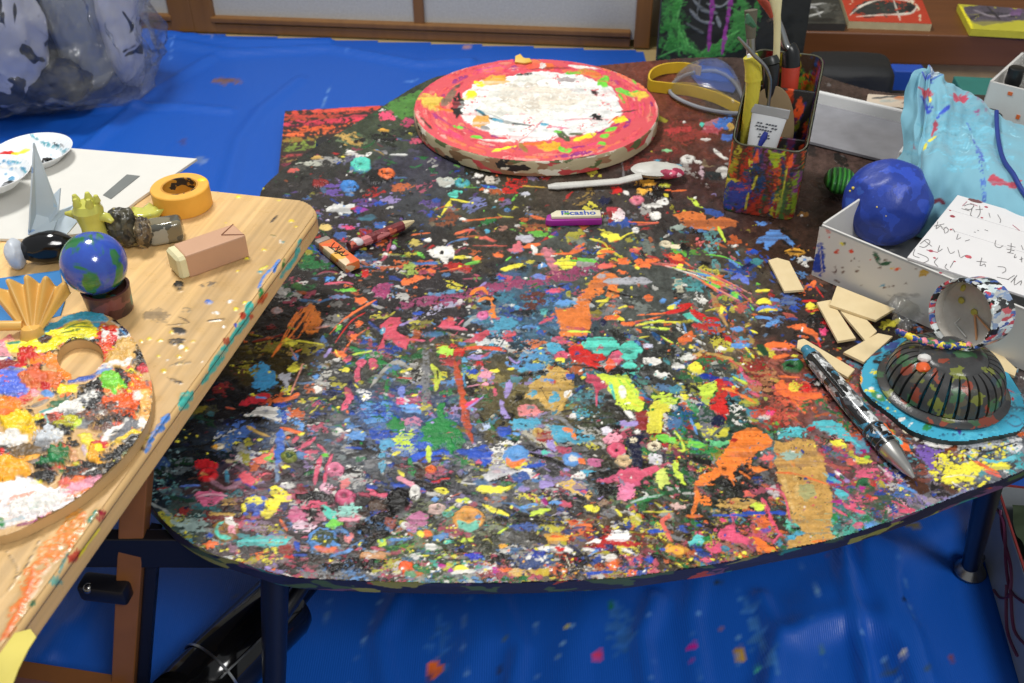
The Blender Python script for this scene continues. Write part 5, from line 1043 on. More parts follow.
# ---- painted pebbles, glazed block, little ceramics
def blob_mesh(rx, ry, rz, seed, amp=.15, sub=4, flat=0):
    b = bmesh.new(); bmesh.ops.create_icosphere(b, subdivisions=sub, radius=1)
    jitter(b, amp, 1.3, seed); jitter(b, amp*.35, 4, seed+3)
    bmesh.ops.transform(b, matrix=Matrix.Diagonal((rx, ry, rz, 1)), verts=b.verts)
    zmin = min(v.co.z for v in b.verts)
    for v in b.verts: v.co.z -= zmin
    return b
blackg = plain('black_gloss_paint', (20, 20, 22), .12, var=.3); whitep = plain('white_plaster_paint', (205, 212, 222), .4, bump=.4, bscale=150)
q = at(48, 262, DSK); o = empty('painted_stone', q, 'glossy black painted stone with a white end, under the paper crane', 'stone', R(14))
link('stone_body', blob_mesh(.021, .012, .013, 4, .1), blackg, o, (.003, 0, 0))
link('white_end', blob_mesh(.0075, .0125, .0125, 9, .12), whitep, o, (-.0205, -.002, 0))['label'] = 'white painted end'
q = at(128, 246, DSK); o = tag(link('rough_stone', blob_mesh(.014, .012, .016, 12, .28, 5), splash('stone_grey', (92, 88, 74), [(60, 58, 50), (150, 140, 100), (44, 42, 40)], 120, .6, .3, bump=1), None, q), 'rough dark grey stone behind the small globe', 'stone')
q = at(147, 248, DSK+.0002); tag(link('rough_stone', blob_mesh(.007, .010, .013, 15, .3, 5), splash('stone_brown', (120, 104, 80), [(70, 60, 50), (180, 165, 130), (50, 46, 42)], 140, .5, .35, bump=1), None, q), 'small brownish stone wedged between grey stone and glazed block', 'stone')
q = at(168, 240, DSK); b = bmesh.new(); bx(b, (0, 0, .0095), (.028, .020, .019), 0, .0045, seg=4); jitter(b, .0012, 90, 2)
tag(link('glazed_block', b, splash('smoky_glaze', (92, 92, 84), [(60, 60, 56), (150, 150, 140), (120, 112, 90)], 60, .5, .08, bump=.2), None, q, R(18)), 'smoky grey glazed ceramic block beside the rough stones', 'ceramic')
yg_m = plain('lime_glaze', (224, 222, 104), .12, var=.15)
# standing crowned ceramic
q = at(101, 253, DSK+.0002)
fig = empty('ceramic_figure', q, 'yellow-green glazed ceramic figure with knobbly crown and side arm behind the globe', 'ceramic', R(-5))
b = bmesh.new(); lathe(b, [(0, 0), (.010, 0), (.0115, .004), (.0095, .014), (.0088, .026), (.0105, .034), (.0118, .040), (.009, .045), (0, .046)], 32); jitter(b, .0008, 90, 3); link('figure_body', b, yg_m, fig)
for k in range(5):
    a_ = R(20+72*k); b = bmesh.new(); tube(b, [(math.cos(a_)*.006, math.sin(a_)*.005, .040), (math.cos(a_)*.0085, math.sin(a_)*.006, .047), (math.cos(a_)*.009, math.sin(a_)*.006, .0515)], [.0034, .0032, .0016], 10); link('crown_knob', b, yg_m, fig)
b = bmesh.new(); tube(b, [(-.008, 0, .034), (-.014, -.001, .036), (-.0185, -.002, .0365)], [.0045, .003, .0014], 10); link('arm', b, yg_m, fig)
b = bmesh.new(); tube(b, [(.008, 0, .034), (.0145, -.001, .034), (.0185, -.002, .031)], [.0045, .0038, .002], 10); link('arm', b, yg_m, fig)
q = at(148, 219, DSK+.0005); fig2 = empty('ceramic_figure', q, 'low yellow-green glazed ceramic leaf lying between stones and tape roll', 'ceramic', R(20))
b = bmesh.new(); n_ = 14; vv_ = [b.verts.new((0, 0, .009))]
ringv = [b.verts.new(((.015+.004*(k % 2))*math.cos(2*math.pi*k/n_), (.010+.003*(k % 2))*math.sin(2*math.pi*k/n_), .006+.005*(k % 2))) for k in range(n_)]
low = [b.verts.new((.009*math.cos(2*math.pi*k/n_), .007*math.sin(2*math.pi*k/n_), 0)) for k in range(n_)]
for k in range(n_):
    j = (k+1) % n_; b.faces.new((vv_[0], ringv[k], ringv[j])); b.faces.new((ringv[k], low[k], low[j], ringv[j]))
b.faces.new(low[::-1]); bmesh.ops.subdivide_edges(b, edges=b.edges, cuts=1, use_grid_fill=True); bmesh.ops.smooth_vert(b, verts=b.verts, factor=.5, use_axis_x=True, use_axis_y=True, use_axis_z=True)
link('leaf_body', b, yg_m, fig2, angle=180)

# ---- small globe on a painted pot
q = at(112, 310, DSK); pr = .0172; ph = .0205
pot = tag(link('painted_pot', lathe(bmesh.new(), [(0, 0), (pr*.86, 0), (pr*.9, .001), (pr*.98, ph*.9), (pr, ph), (pr*.88, ph), (pr*.8, .004), (0, .003)], 48),
    splash('pot_paint', (98, 58, 52), [(60, 130, 120), (130, 120, 60), (60, 40, 42), (120, 70, 66), (70, 110, 100)], 70, .45, .35, bump=.6), None, q), 'small round pot painted brown and teal, carrying the globe', 'pot')
gr_ = .0228; gm = NT('globe_paint'); v = gm.coord(); n = gm.noise(v, 42, 3, .5, .6)
n2 = gm.noise(v, 160, 4); sea = gm.mix(n2.outputs[0], (44, 66, 160), (54, 92, 190)); land = gm.mix(n2.outputs[0], (34, 100, 60), (54, 125, 66))
gm.l(gm.mix(gm.ramp(n.outputs[0], [(.50, BW0), (.54, BW1)]), sea, land), gm.b.inputs['Base Color']); gm.set(Roughness=.16, Coat_Weight=.4); gm.bump(n2.outputs[0], .15, .001)
gz = at(100, 258, DSK+ph+gr_*.80)
gl = empty('small_globe', (q.x-.0035, q.y+.0015, DSK+ph-.0035), 'small glossy blue ball painted like a globe with green land, on the pot', 'globe')
b = bmesh.new(); bmesh.ops.create_uvsphere(b, u_segments=64, v_segments=40, radius=gr_, matrix=Matrix.Translation((0, 0, gr_+.0002))); link('globe_ball', b, gm.m, gl, angle=180)

# ---- wooden block with chamfered ends
q = at(211, 258, DSK)
blk = empty('wooden_block', at(212, 262, DSK), 'tan wrapped wooden block with a cream end standing on the desk', 'block', R(38))
tanm = plain('tan_wrap', (205, 158, 124), .55, bump=.2, bscale=80); crm = plain('cream_end', (232, 222, 175), .6, bump=.3)
b = bmesh.new(); bx(b, (.002, 0, .010), (.050, .0225, .020), 0, .0012); link('wrapped_body', b, tanm, blk, smooth=False)
b = bmesh.new(); bx(b, (-.0255, 0, .0098), (.009, .0228, .0196), 0, .0022, seg=1); link('cream_end', b, crm, blk, smooth=False)
b = bmesh.new(); tube(b, [(.0265, .010, .0202), (.012, .0, .0206), (.0265, -.010, .0202)], .0004, 6); link('fold_line', b, plain('fold_shadow', (150, 100, 74), .6), blk)

# ---- blue paper and shell shaped clay piece
slab('blue_paper', [(-40, 283), (60, 270), (65, 300), (60, 316), (-30, 330)], DSK+.0004, .0012, plain('blue_card', (44, 128, 196), .6), 'sheet of bright blue paper under the clay shell', 'paper')
q = at(38, 335, DSK+.002)
shl = empty('clay_shell', q, 'orange-yellow clay scallop shell standing beside the palette', 'shell', R(8))
shm = plain('shell_clay', (232, 182, 96), .35, var=.06)
b = bmesh.new(); na, nr = 61, 18; grid = []
for i in range(nr):
    t = i/(nr-1); row = []
    for k in range(na):
        a_ = R(-40+80*k/(na-1)); s_ = math.cos((k/(na-1))*math.pi*2*5)
        L = (.010+.040*t)*(1-.09*s_*t*t)
        row.append((math.sin(a_)*L, -.004+.012*t+.0042*s_*t, math.cos(a_)*L*.98))
    grid.append(row)
fr = [[b.verts.new(p) for p in r] for r in grid]; bk = [[b.verts.new((p[0], p[1]+.0028, p[2])) for p in r] for r in grid]
for i in range(nr-1):
    for k in range(na-1):
        b.faces.new((fr[i][k], fr[i][k+1], fr[i+1][k+1], fr[i+1][k])); b.faces.new((bk[i][k], bk[i+1][k], bk[i+1][k+1], bk[i][k+1]))
for k in range(na-1):
    b.faces.new((fr[0][k], bk[0][k], bk[0][k+1], fr[0][k+1])); b.faces.new((fr[-1][k], fr[-1][k+1], bk[-1][k+1], bk[-1][k]))
for i in range(nr-1):
    b.faces.new((fr[i][0], fr[i+1][0], bk[i+1][0], bk[i][0])); b.faces.new((fr[i][-1], bk[i][-1], bk[i+1][-1], fr[i+1][-1]))
bmesh.ops.transform(b, matrix=Matrix.Translation((0, -.006, 0)) @ Matrix.Rotation(R(-22), 4, 'X') @ Matrix.Scale(.86, 4), verts=b.verts)
link('fluted_shell', b, shm, shl, angle=180)
b = bmesh.new(); tube(b, [(0, -.008, .0), (0, -.008, .006), (0, -.007, .012)], [.0075, .0085, .006], 20); link('shell_foot', b, shm, shl)
b = bmesh.new(); tube(b, [(-.006, -.004, .012), (-.018, -.004, .013), (-.026, -.004, .0135)], [.0035, .0036, .0036], 14); link('peg', b, shm, shl)
# ---------------------------------------------------------------- things on and around the round table
Z0 = TBL+.0012
def shape_on(px, z): return [at(x, y, z) for x, y in px]
# ---- round turntable disc thick with pink and white paint
dc = Vector((.0284, 1.085, TBL+.0012)); DRr = .1440; DT = .0185
disc = empty('painted_disc', dc, 'round wooden disc on the table back, white painted middle and pink rim', 'disc')
g = np.arange(-DRr, DRr+.0001, .0010); gy_ = np.arange(-DRr, DRr+.0001, .0012); X, Y = np.meshgrid(g, gy_)
U, V = proj(X+dc.x, Y+dc.y, dc.z+DT); c = Canvas(U, V, (214, 84, 92)); c.hs = 1.2
rd = random.Random(4)
for _ in range(260):
    a_ = rd.random()*6.283; r_ = DRr*rd.uniform(.66, .99)
    u_, v_ = proj(dc.x+r_*math.cos(a_), dc.y+r_*math.sin(a_), dc.z+DT)
    da = rd.uniform(.03, .16); pts_ = [proj(dc.x+r_*math.cos(a_+da*k_), dc.y+r_*math.sin(a_+da*k_), dc.z+DT) for k_ in (-1, 0, 1)]
    c.stroke(pts_, rd.uniform(1, 4), colr(rd.choice('228,70,110;225,95,80;232,120,80;150,50,120;205,60,90;225,130,110;215,70,80;235,160,150;230,90,90;222,80,95;218,76,90'.split(';'))), rd.uniform(.5, 2), .3, .3)
c.run('''
@ 400 50 3.79
G 232,232,228 235 170 300 120 420 100 520 86 620 88 720 110 800 150 830 200 850 235 790 290 720 320 650 325 560 345 470 350 380 330 300 300 240 270 215 230
B 520 200 220 80 0 228,226,216 1; T 520 180 150 50 0 215,205,190; T 640 260 100 40 0 238,238,236; T 600 130 90 20 0 238,238,236; S 200,190,175 4 470 215 490 225 520 222 525 212 500 205 475 212
S 170,175,175 4 300 230 400 270 500 290; G k 200 200 225 160 242 200 240 250 215 262 190 235; S 60,64,62 8 290 230 340 262 420 280 500 290; S 40,110,130 8 285 228 320 245; S c 8 350 265 390 275; B 545 285 12 6 0 c; S 200,120,130 4 440 350 480 330 520 290 540 270; S 210,130,150 4 560 290 640 300; S 220,150,160 4 620 270 760 260
G gd 310 120 340 100 400 95 415 125 370 140 320 135; G y 280 125 310 120 320 140 285 150; B 270 175 20 16 0 y 4; B 250 188 10 6 0 y; G 225,165,80 285 255 330 250 345 275 310 300 275 290; B 325 300 20 10 0 150,150,150; B 120 200 42 26 0 225,190,80 4; S 200,160,50 10 90 215 140 210; G 235,110,50 540 50 575 48 580 82 545 85; S 235,90,60 16 480 65 540 60; S k 6 480 75 640 70
S lg 14 630 90 690 85; S 200,140,60 22 680 80 760 100; S 220,110,60 14 700 90 760 95; B 775 120 26 20 -30 lg 3; S 110,200,70 16 820 150 870 170 900 160; S 110,190,60 10 830 170 850 200; G 225,190,70 870 165 930 160 950 180 900 190; S lg 10 880 115 895 130; S 60,50,40 5 820 240 900 230; B 740 255 24 12 10 k; B 735 162 14 6 10 60,40,40; B 640 115 40 10 0 170,160,160; S k 8 440 98 500 92
G y 800 260 850 258 860 272 810 280; S 220,90,60 6 790 280 830 250; S 160,40,110 8 720 330 790 300 830 280; S lg 12 780 310 820 295; S lg 10 760 330 790 325; B 765 355 16 7 0 lg; S y 16 660 345 700 330 740 320; S 80,90,60 22 600 320 640 345; S 90,100,60 8 640 322 690 320; S lg 16 580 350 620 385 650 380; S gd 30 520 360 560 370 600 360; S o 10 470 360 540 355; S 160,120,60 18 455 360 480 385; S 160,40,120 6 650 375 700 365; S lg 8 585 312 610 315
S lg 16 270 330 310 335; S lg 12 200 290 250 300; S 170,50,110 6 230 290 320 330; S 170,50,110 6 120 240 200 290; S y 10 350 385 440 365; S w 10 370 345 480 350; S w 8 300 340 380 345; S 60,50,40 8 80 260 120 300; S 90,80,70 10 230 130 180 170; S 140,110,90 20 160 210 210 160; S o 10 130 220 200 235; S mg 6 280 80 380 60; T 330 70 60 16 -10 235,90,120; S w 8 640 60 760 75; B 540 62 14 14 0 w
''')
keep = ((X[:-1, :-1]+.0005)**2+(Y[:-1, :-1]+.0006)**2) < (DRr-.0008)**2
PMD = attr_mat('disc_paint', .5, .4, .5, 700)
link('painted_top', gridmesh('painted_top', np.stack([X, Y, DT+np.minimum(c.h, .004)], -1), keep, c), PMD, disc, angle=180)
dw = splash('disc_side', (205, 188, 150), [(40, 34, 30), (150, 110, 80), (225, 215, 195), (120, 90, 60), (190, 70, 70), (90, 100, 60)], 50, .6, .5, (1, 1, 2.5), .8)
b = bmesh.new(); lathe(b, [(0, 0), (DRr-.001, 0), (DRr, .001), (DRr+.0006, DT-.002), (DRr-.0006, DT), (DRr-.004, DT-.0001), (0, DT-.0002)], 128); jitter(b, .0006, 60, 2, False); link('wooden_disc', b, dw, disc)
scr = at(522, 60, TBL+DT+.004); b = bmesh.new(); prism(b, [(-.010, -.004), (.002, -.006), (.012, -.003), (.010, .004), (.002, .003), (-.002, .011), (-.009, .008)], 0, .003, .0005); jitter(b, .0015, 80, 3)
o = link('paint_scrap', b, plain('mustard_scrap', (232, 190, 80), .5), None, (scr.x, scr.y-.004, TBL+DT+.0035), 0, rot=(R(25), 0, 0)); tag(o, 'small mustard yellow paint scrap at the far rim of the round disc', 'paint scrap')

# ---- stepped pencil holder streaked with paint
A_ = at(721, 211, TBL); B_ = at(793, 222, TBL); ux = (B_-A_).normalized(); uy = Vector((-ux.y, ux.x, 0)); CW = (B_-A_).length; CD = .118
holder = empty('pencil_holder', Vector((A_.x, A_.y, TBL+.0012)), 'tall stepped pencil holder streaked with dark rainbow paint, standing at the table back', 'pencil holder', math.atan2(ux.y, ux.x))
def hz_(yl): return .074+.052*np.clip(yl/CD, 0, 1)
rc = .011
per = []
for cx_, cy_, a0 in ((rc, rc, 180), (CW-rc, rc, 270), (CW-rc, CD-rc, 0), (rc, CD-rc, 90)):
    for i in range(7):
        a_ = R(a0+15*i); per.append((cx_+rc*math.cos(a_), cy_+rc*math.sin(a_)))
per.append(per[0]); dn = []
for p, q in zip(per, per[1:]):
    n_ = max(1, int(math.dist(p, q)/.0011))
    for i in range(n_): dn.append((p[0]+(q[0]-p[0])*i/n_, p[1]+(q[1]-p[1])*i/n_))
dn.append(per[0]); dn = np.array(dn)
def wallcanvas(off, seed, cmds, flare=.05):
    T = np.linspace(0, 1, 95)
    cen = np.array([CW/2, CD/2])
    S_ = dn-cen; sc_ = 1-off/(np.abs(S_).max(0)); Pn = cen+S_*sc_
    Xl = Pn[None, :, 0]+0*T[:, None]; Yl = Pn[None, :, 1]+0*T[:, None]; Hh = hz_(dn[:, 1])[None, :]
    Zl = T[:, None]*Hh+(.0025 if off > 0 else 0)*(1-T[:, None])
    k = 1+flare*(Zl/.1-.35)*.35
    Xl = CW/2+(Xl-CW/2)*k; Yl = CD/2+(Yl-CD/2)*k
    Xw = A_.x+ux.x*Xl+uy.x*Yl; Yw = A_.y+ux.y*Xl+uy.y*Yl; U, V = proj(Xw, Yw, Zl+TBL)
    c = Canvas(U, V, (62, 46, 34)); c.hs = .6
    # vertical runs of paint, laid out around the wall itself
    arc = np.arange(len(dn))[None, :]+0*T[:, None]; c2 = Canvas(arc*1.0, T[:, None]*95+0*arc, (62, 46, 34)); c2.hs = .5
    r = random.Random(seed); cols = '150,45,28;165,150,35;35,60,110;40,85,50;90,45,30;120,60,110;28,40,80;200,80,30;60,90,40;110,130,35;50,40,36;125,30,30'.split(';')
    for _ in range(300): c2.blob(r.uniform(0, len(dn)), r.uniform(0, 95), r.uniform(8, 34), r.uniform(1.5, 5), 1.57+r.gauss(0, .08), colr(r.choice(cols)), .25, r.uniform(.5, 1.6), 0 if r.random() < .6 else .6)
    c.col = c2.col; c.h = c2.h
    if cmds:
        fm_ = (V > 0)
        front = (dn[:, 1] < CD*.25)[None, :] & fm_
        cc, hh = c.col.copy(), c.h.copy(); c.run(cmds)
        if off == 0: c.col = np.where(front[..., None], c.col, cc); c.h = np.where(front, c.h, hh)
    cx2 = Xl-CW/2; cy2 = Yl-CD/2; ln = np.maximum(np.sqrt(cx2**2+cy2**2), 1e-6); sg = 1 if off == 0 else -1
    return np.stack([Xl+sg*c.h*cx2/ln, Yl+sg*c.h*cy2/ln, Zl], -1), c
FR = '''
@ 640 0 2.995
Z 165,155,40 10 290 440 270 520 250 620; Z 170,160,50 16 300 440 285 500; Z 155,45,25 26 320 450 310 520 300 560; Z 160,50,28 22 330 440 325 500; Z 150,50,28 14 270 600 285 520; Z 205,190,60 14 330 480 335 520; B 275 545 18 8 0 200,190,60; Z 30,60,100 34 365 470 350 560 340 600; Z 40,60,120 20 300 600 290 630; B 290 590 36 36 0 40,62,140; S 200,190,50 6 350 530 335 570; S 180,170,45 6 325 580 315 630
S 235,95,45 14 352 450 348 480; B 347 482 9 7 0 235,95,45; G 165,185,40 385 455 430 458 415 500 395 510 385 480; S 235,90,40 16 455 465 446 500; B 445 500 10 8 0 235,95,45; Z 100,40,30 26 395 520 390 580; Z 60,45,30 40 370 600 380 650; Z 40,80,60 14 430 500 425 560; Z 30,60,40 16 415 560 405 640; S 190,180,50 5 440 500 430 560 420 620; S 120,140,50 7 420 600 405 650; Z 160,60,35 16 385 600 375 640; Z 30,45,90 16 425 470 430 520; Z 60,70,40 20 445 540 440 650
'''
pmh = attr_mat('holder_paint', .28, .5, .4, 700)
co_o, c_o = wallcanvas(0, 3, FR); co_i, c_i = wallcanvas(.0024, 8, '')
F_ = np.ones((94, len(dn)-1), bool)
link('outer_wall', gridmesh('outer_wall', co_o, F_, c_o), pmh, holder, angle=180)
link('inner_wall', gridmesh('inner_wall', co_i, F_, c_i), pmh, holder, angle=180)
b = bmesh.new(); tube(b, [tuple((co_o[-1, i]+co_i[-1, i])/2) for i in range(0, len(dn), 3)]+[tuple((co_o[-1, 0]+co_i[-1, 0])/2)], .0009, 6); link('rim', b, plain('worn_rim', (84, 84, 66), .4, bump=.4), holder)
b = bmesh.new(); prism(b, [(CW/2+(p[0]-CW/2)*.95, CD/2+(p[1]-CD/2)*.95) for p in dn[::4]], 0, .002); link('holder_floor', b, plain('holder_dark', (44, 36, 32), .6), holder, smooth=False)
def divider(yl, hgt, seed, x0=.0035, x1=None):
    x1 = x1 or CW-.0035; a = np.linspace(x0, x1, 60); z = np.linspace(.003, hgt, 80); Xg, Zg = np.meshgrid(a, z)
    c = Canvas(np.broadcast_to(np.arange(60)[None]*1.1, Xg.shape).copy(), np.broadcast_to(np.arange(80)[:, None]*1.0, Xg.shape).copy(), (44, 44, 44)); c.hs = .3
    r = random.Random(seed)
    for _ in range(80): c.blob(r.uniform(0, 66), r.uniform(0, 80), r.uniform(5, 14), r.uniform(2, 4.5), 1.57+r.gauss(0, .12), colr(r.choice('150,50,28;120,130,40;40,50,120;45,80,45;225,85,40;90,40,70;40,36,34;60,70,90;235,90,45'.split(';'))), .25, 1)
    pl = gridmesh('divider', np.stack([Xg, yl+0*Xg, Zg], -1), np.ones((79, 59), bool), c)
    o = link('divider', pl, pmh, holder, angle=180); md = o.modifiers.new('thick', 'SOLIDIFY'); md.thickness = .0024; return o
divider(.067, .108, 5); divider(.036, .070, 6)
HZ = TBL+.004
def inhold(x, y, z=0): return Vector((A_.x+ux.x*x+uy.x*y, A_.y+ux.y*x+uy.y*y, TBL+z))
# cardboard oval, paint tube, cutter, brushes: each stands in the holder
kraft = plain('kraft_card', (150, 128, 96), .8, bump=.2)
p = inhold(.030, .046, .0045); b = bmesh.new(); ov = [(.0265*math.cos(t), .055+.055*math.sin(t)) for t in np.linspace(0, 2*math.pi, 49)[:-1]]
prism(b, ov, -.0012, .0012, .0003)
o = link('cardboard_oval', b, kraft, None, p, 0, rot=(R(82), 0, math.atan2(ux.y, ux.x)), smooth=False); tag(o, 'plain brown cardboard oval standing in the pencil holder behind the white tube', 'cardboard')
p = inhold(.024, .0205, .0045)
tb_ = empty('paint_tube', p, 'white crimped paint tube with dark print, standing in the front of the pencil holder', 'paint tube', rot=(R(-7), R(4), math.atan2(ux.y, ux.x)))
whp = plain('tube_white', (214, 216, 218), .35, var=.02); b = bmesh.new(); nseg = 40; rings = []
for i, t in enumerate(np.linspace(0, 1, 14)):
    zz = .018+.074*t; rx_ = .011+.006*t; ry_ = .011*(1-t)**.8+.0009
    rings.append([b.verts.new((rx_*math.cos(2*math.pi*k/nseg), ry_*math.sin(2*math.pi*k/nseg), zz)) for k in range(nseg)])
for a_, c_ in zip(rings, rings[1:]):
    for k in range(nseg): b.faces.new((a_[k], a_[(k+1) % nseg], c_[(k+1) % nseg], c_[k]))
b.faces.new(rings[0][::-1]); b.faces.new(rings[-1]); link('tube_body', b, whp, tb_)
b = bmesh.new(); bx(b, (0, 0, .0955), (.0365, .0026, .009), 0, .0006); link('crimp', b, plain('crimp_grey', (176, 178, 180), .3, .3), tb_, smooth=False)
b = bmesh.new(); lathe(b, [(0, 0), (.0085, 0), (.0085, .014), (.006, .018), (0, .018)], 24); link('cap', b, plain('cap_white', (200, 200, 200), .4), tb_)
def text(name, body, size, mat, parent, M, extrude=.00012, align='LEFT', bev=0, shear=0):
    cu_ = bpy.data.curves.new(name, 'FONT'); cu_.body = body; cu_.size = size; cu_.extrude = extrude; cu_.align_x = align; cu_.offset = bev; cu_.shear = shear
    t_ = bpy.data.objects.new(name, cu_); COL.objects.link(t_)
    dg = bpy.context.evaluated_depsgraph_get(); me = bpy.data.meshes.new_from_object(t_.evaluated_get(dg)); bpy.data.objects.remove(t_)
    me.name = name; o = bpy.data.objects.new(name, me); COL.objects.link(o); me.materials.clear(); me.materials.append(mat); o.parent = parent; o.matrix_local = M
    return o
ink = plain('print_ink', (70, 72, 84), .6); blue_i = plain('blue_ink_dab', (40, 56, 150), .4)
b = bmesh.new()
for k, (w_, z_) in enumerate(((.020, .0835), (.022, .0805), (.018, .0775), (.010, .073), (.012, .0705))):
    n_ = 7
    for i in range(n_):
        if (i*3+k) % 7 == 6: continue
        bx(b, (-w_/2+w_*(i+.5)/n_, -.0035-.0009*0-.011*(1-(z_-.018)/.074)**.8*.92+.0015, z_), (w_/n_*.72, .0008, .0010))
link('print', b, ink, tb_, smooth=False)
b = bmesh.new(); tube(b, [(.001, -.0048, .076), (.0, -.0060, .070), (-.002, -.0076, .062)], [.002, .0032, .002], 8, flat=.5); link('blue_dab', b, blue_i, tb_)
steel = plain('brushed_steel', (170, 172, 172), .28, 1); blackp = plain('black_handle', (24, 26, 28), .3); redh = plain('red_handle', (200, 70, 50), .4)
def stick(name, label, cat, pts, parts):
    """an upright tool along world points; parts: (name, from, to, r0, r1, material, flatness)"""
    foot = pts[0]; P = [Vector(p)-foot for p in pts]; o = empty(name, foot, label, cat)
    D_ = [Vector(p) for p in (catmull([tuple(p) for p in P], 8, False) if len(P) > 2 else [tuple(P[0].lerp(P[1], i/20)) for i in range(21)])]
    n_ = len(D_)-1
    for nm, t0, t1, r0, r1, m, fl in parts:
        i0, i1 = int(t0*n_), max(int(t0*n_)+1, int(round(t1*n_))); Q = D_[i0:i1+1]
        b = bmesh.new(); tube(b, Q, [r0+(r1-r0)*i/(len(Q)-1) for i in range(len(Q))], 14, flat=fl, upv=(0, 1, 0)); link(nm, b, m, o)
    return o
bristle = plain('brush_bristle', (96, 92, 78), .8, bump=.8); greenb = plain('green_wet_bristle', (60, 110, 80), .6, bump=.6); redb = plain('red_wet_bristle', (190, 80, 60), .6, bump=.6)
st1 = stick('paint_brush', 'flat brush with black handle and greenish bristles, left of the pale spatula', 'brush', [inhold(.022, .058, .006), aty(751, 10, .93)], [('handle', 0, .52, .006, .0085, blackp, 1), ('ferrule', .52, .86, .0058, .0040, steel, .7), ('bristles', .86, 1, .0046, .0064, bristle, .6)])
b = bmesh.new(); pt = aty(751, 22, .905)-inhold(.022, .058, .006); tube(b, [pt+Vector((.004, 0, -.004)), pt+Vector((-.003, -.002, .002)), pt+Vector((-.005, -.002, .008))], [.002, .0042, .0015], 8); link('green_paint', b, greenb, st1)
stick('paint_brush', 'red handled brush with black grip and red bent tip, right of the pale spatula', 'brush', [inhold(.050, .080, .006), aty(791, 66, .945), aty(785, 44, .95), aty(776, 18, .955), aty(758, -4, .955)], [('handle', 0, .26, .0062, .0092, redh, 1), ('grip', .26, .42, .0092, .0078, blackp, 1), ('ferrule', .42, .80, .0046, .0032, steel, 1), ('bristles', .80, 1, .0048, .0030, redb, .8)])
stick('wooden_spatula', 'pale cream wooden spatula standing between the two brushes', 'spatula', [inhold(.040, .060, .006), aty(777, 45, .93), aty(775, -10, .935)], [('blade', 0, .72, .0030, .0036, plain('pale_wood', (222, 210, 160), .5), .6), ('paddle', .72, .88, .0036, .0066, plain('pale_wood_tip', (226, 216, 168), .5), .45), ('tip', .88, 1, .0066, .0045, plain('pale_wood_end', (226, 216, 168), .5), .45)])
stick('metal_scraper', 'thin grey metal scraper tool leaning left out of the pencil holder', 'tool', [inhold(.030, .045, .006), aty(769, 100, .895), aty(768, 72, .89), aty(752, 53, .885), aty(738, 37, .885)], [('shank', 0, .5, .0016, .0017, steel, 1), ('arm', .5, .8, .0017, .0021, steel, .8), ('tip', .8, 1, .0021, .0009, steel, .6)])
ylc = glass('yellow_clear_film', (228, 215, 80), .2, .85, .25, .6)
stick('yellow_cutter', 'translucent yellow plastic wrapped cutter at the left of the pencil holder', 'cutter', [inhold(.011, .044, .006), aty(753, 88, .90), aty(750, 54, .90)], [('handle', 0, .6, .006, .0075, ylc, .8), ('wrapped_end', .6, .92, .0085, .0070, ylc, .8), ('white_tip', .88, 1, .0045, .0025, whp, .8)])
stick('dark_marker', 'thick black handle standing in the pencil holder beside the cutter', 'marker', [inhold(.030, .068, .006), aty(771, 80, .925), aty(769, 57, .93)], [('barrel', 0, .7, .0070, .0080, blackp, 1), ('cap', .7, 1, .0085, .0082, plain('marker_cap', (32, 36, 34), .35), 1)])

# ---- safety goggles with yellow strap
gp = at(700, 98, TBL+.002)
gog = empty('safety_goggles', gp, 'clear safety goggles with a bright yellow strap, lying behind the pencil holder', 'goggles')
strap = plain('yellow_strap', (232, 190, 45), .5)
def ribbon(px_pts, z0, z1, th, lift):
    """a standing band: centre line on the table seen at pixels"""
    P = [at(x, y, TBL+lift)-gp for x, y in px_pts]; P = [Vector(q) for q in catmull([tuple(p) for p in P], 8, False)]
    b = bmesh.new(); L_, R_ = [], []
    for i, p in enumerate(P):
        d = (P[min(i+1, len(P)-1)]-P[max(i-1, 0)]); n_ = Vector((d.y, -d.x, 0)).normalized()*th/2
        L_.append([b.verts.new((p.x+n_.x, p.y+n_.y, z0)), b.verts.new((p.x+n_.x, p.y+n_.y, z1)), b.verts.new((p.x-n_.x, p.y-n_.y, z1)), b.verts.new((p.x-n_.x, p.y-n_.y, z0))])
    for a_, c_ in zip(L_, L_[1:]):
        for k in range(4): b.faces.new((a_[k], a_[(k+1) % 4], c_[(k+1) % 4], c_[k]))
    b.faces.new(L_[0]); b.faces.new(L_[-1][::-1]); return b
link('strap', ribbon([(700, 77), (684, 73), (664, 74), (651, 80), (649, 90), (664, 93), (690, 96), (715, 103), (742, 116)], -.001, .013, .0022, .001), strap, gog)
gl_m = glass('visor_plastic', (225, 232, 235), .1, .42, .9); fr_m = plain('visor_rim', (150, 152, 158), .25)
Lp = [at(x, y, TBL+.022)-gp for x, y in [(672, 80), (680, 66), (700, 59), (722, 60), (738, 72), (746, 92), (738, 100), (700, 94)]]
Lp = [Vector(q) for q in catmull([tuple(p) for p in Lp], 5)]
b = bmesh.new(); cen = sum(Lp, Vector())/len(Lp)+Vector((0, -.004, .020)); prev = None; rings = []
for s_ in (1, .9, .75, .5, .25):
    k = 1-s_; rings.append([b.verts.new((cen.x+(p.x-cen.x)*s_, cen.y+(p.y-cen.y)*s_, .004+.034*math.sin(math.acos(s_)) if s_ < 1 else .002)) for p in Lp])
for a_, c_ in zip(rings, rings[1:]):
    for k in range(len(Lp)): b.faces.new((a_[k], a_[(k+1) % len(Lp)], c_[(k+1) % len(Lp)], c_[k]))
b.faces.new(rings[-1]); link('visor', b, gl_m, gog)
b = bmesh.new(); tube(b, [(p.x, p.y, .003) for p in Lp]+[(Lp[0].x, Lp[0].y, .003)], .0026, 8); link('visor_rim', b, fr_m, gog)
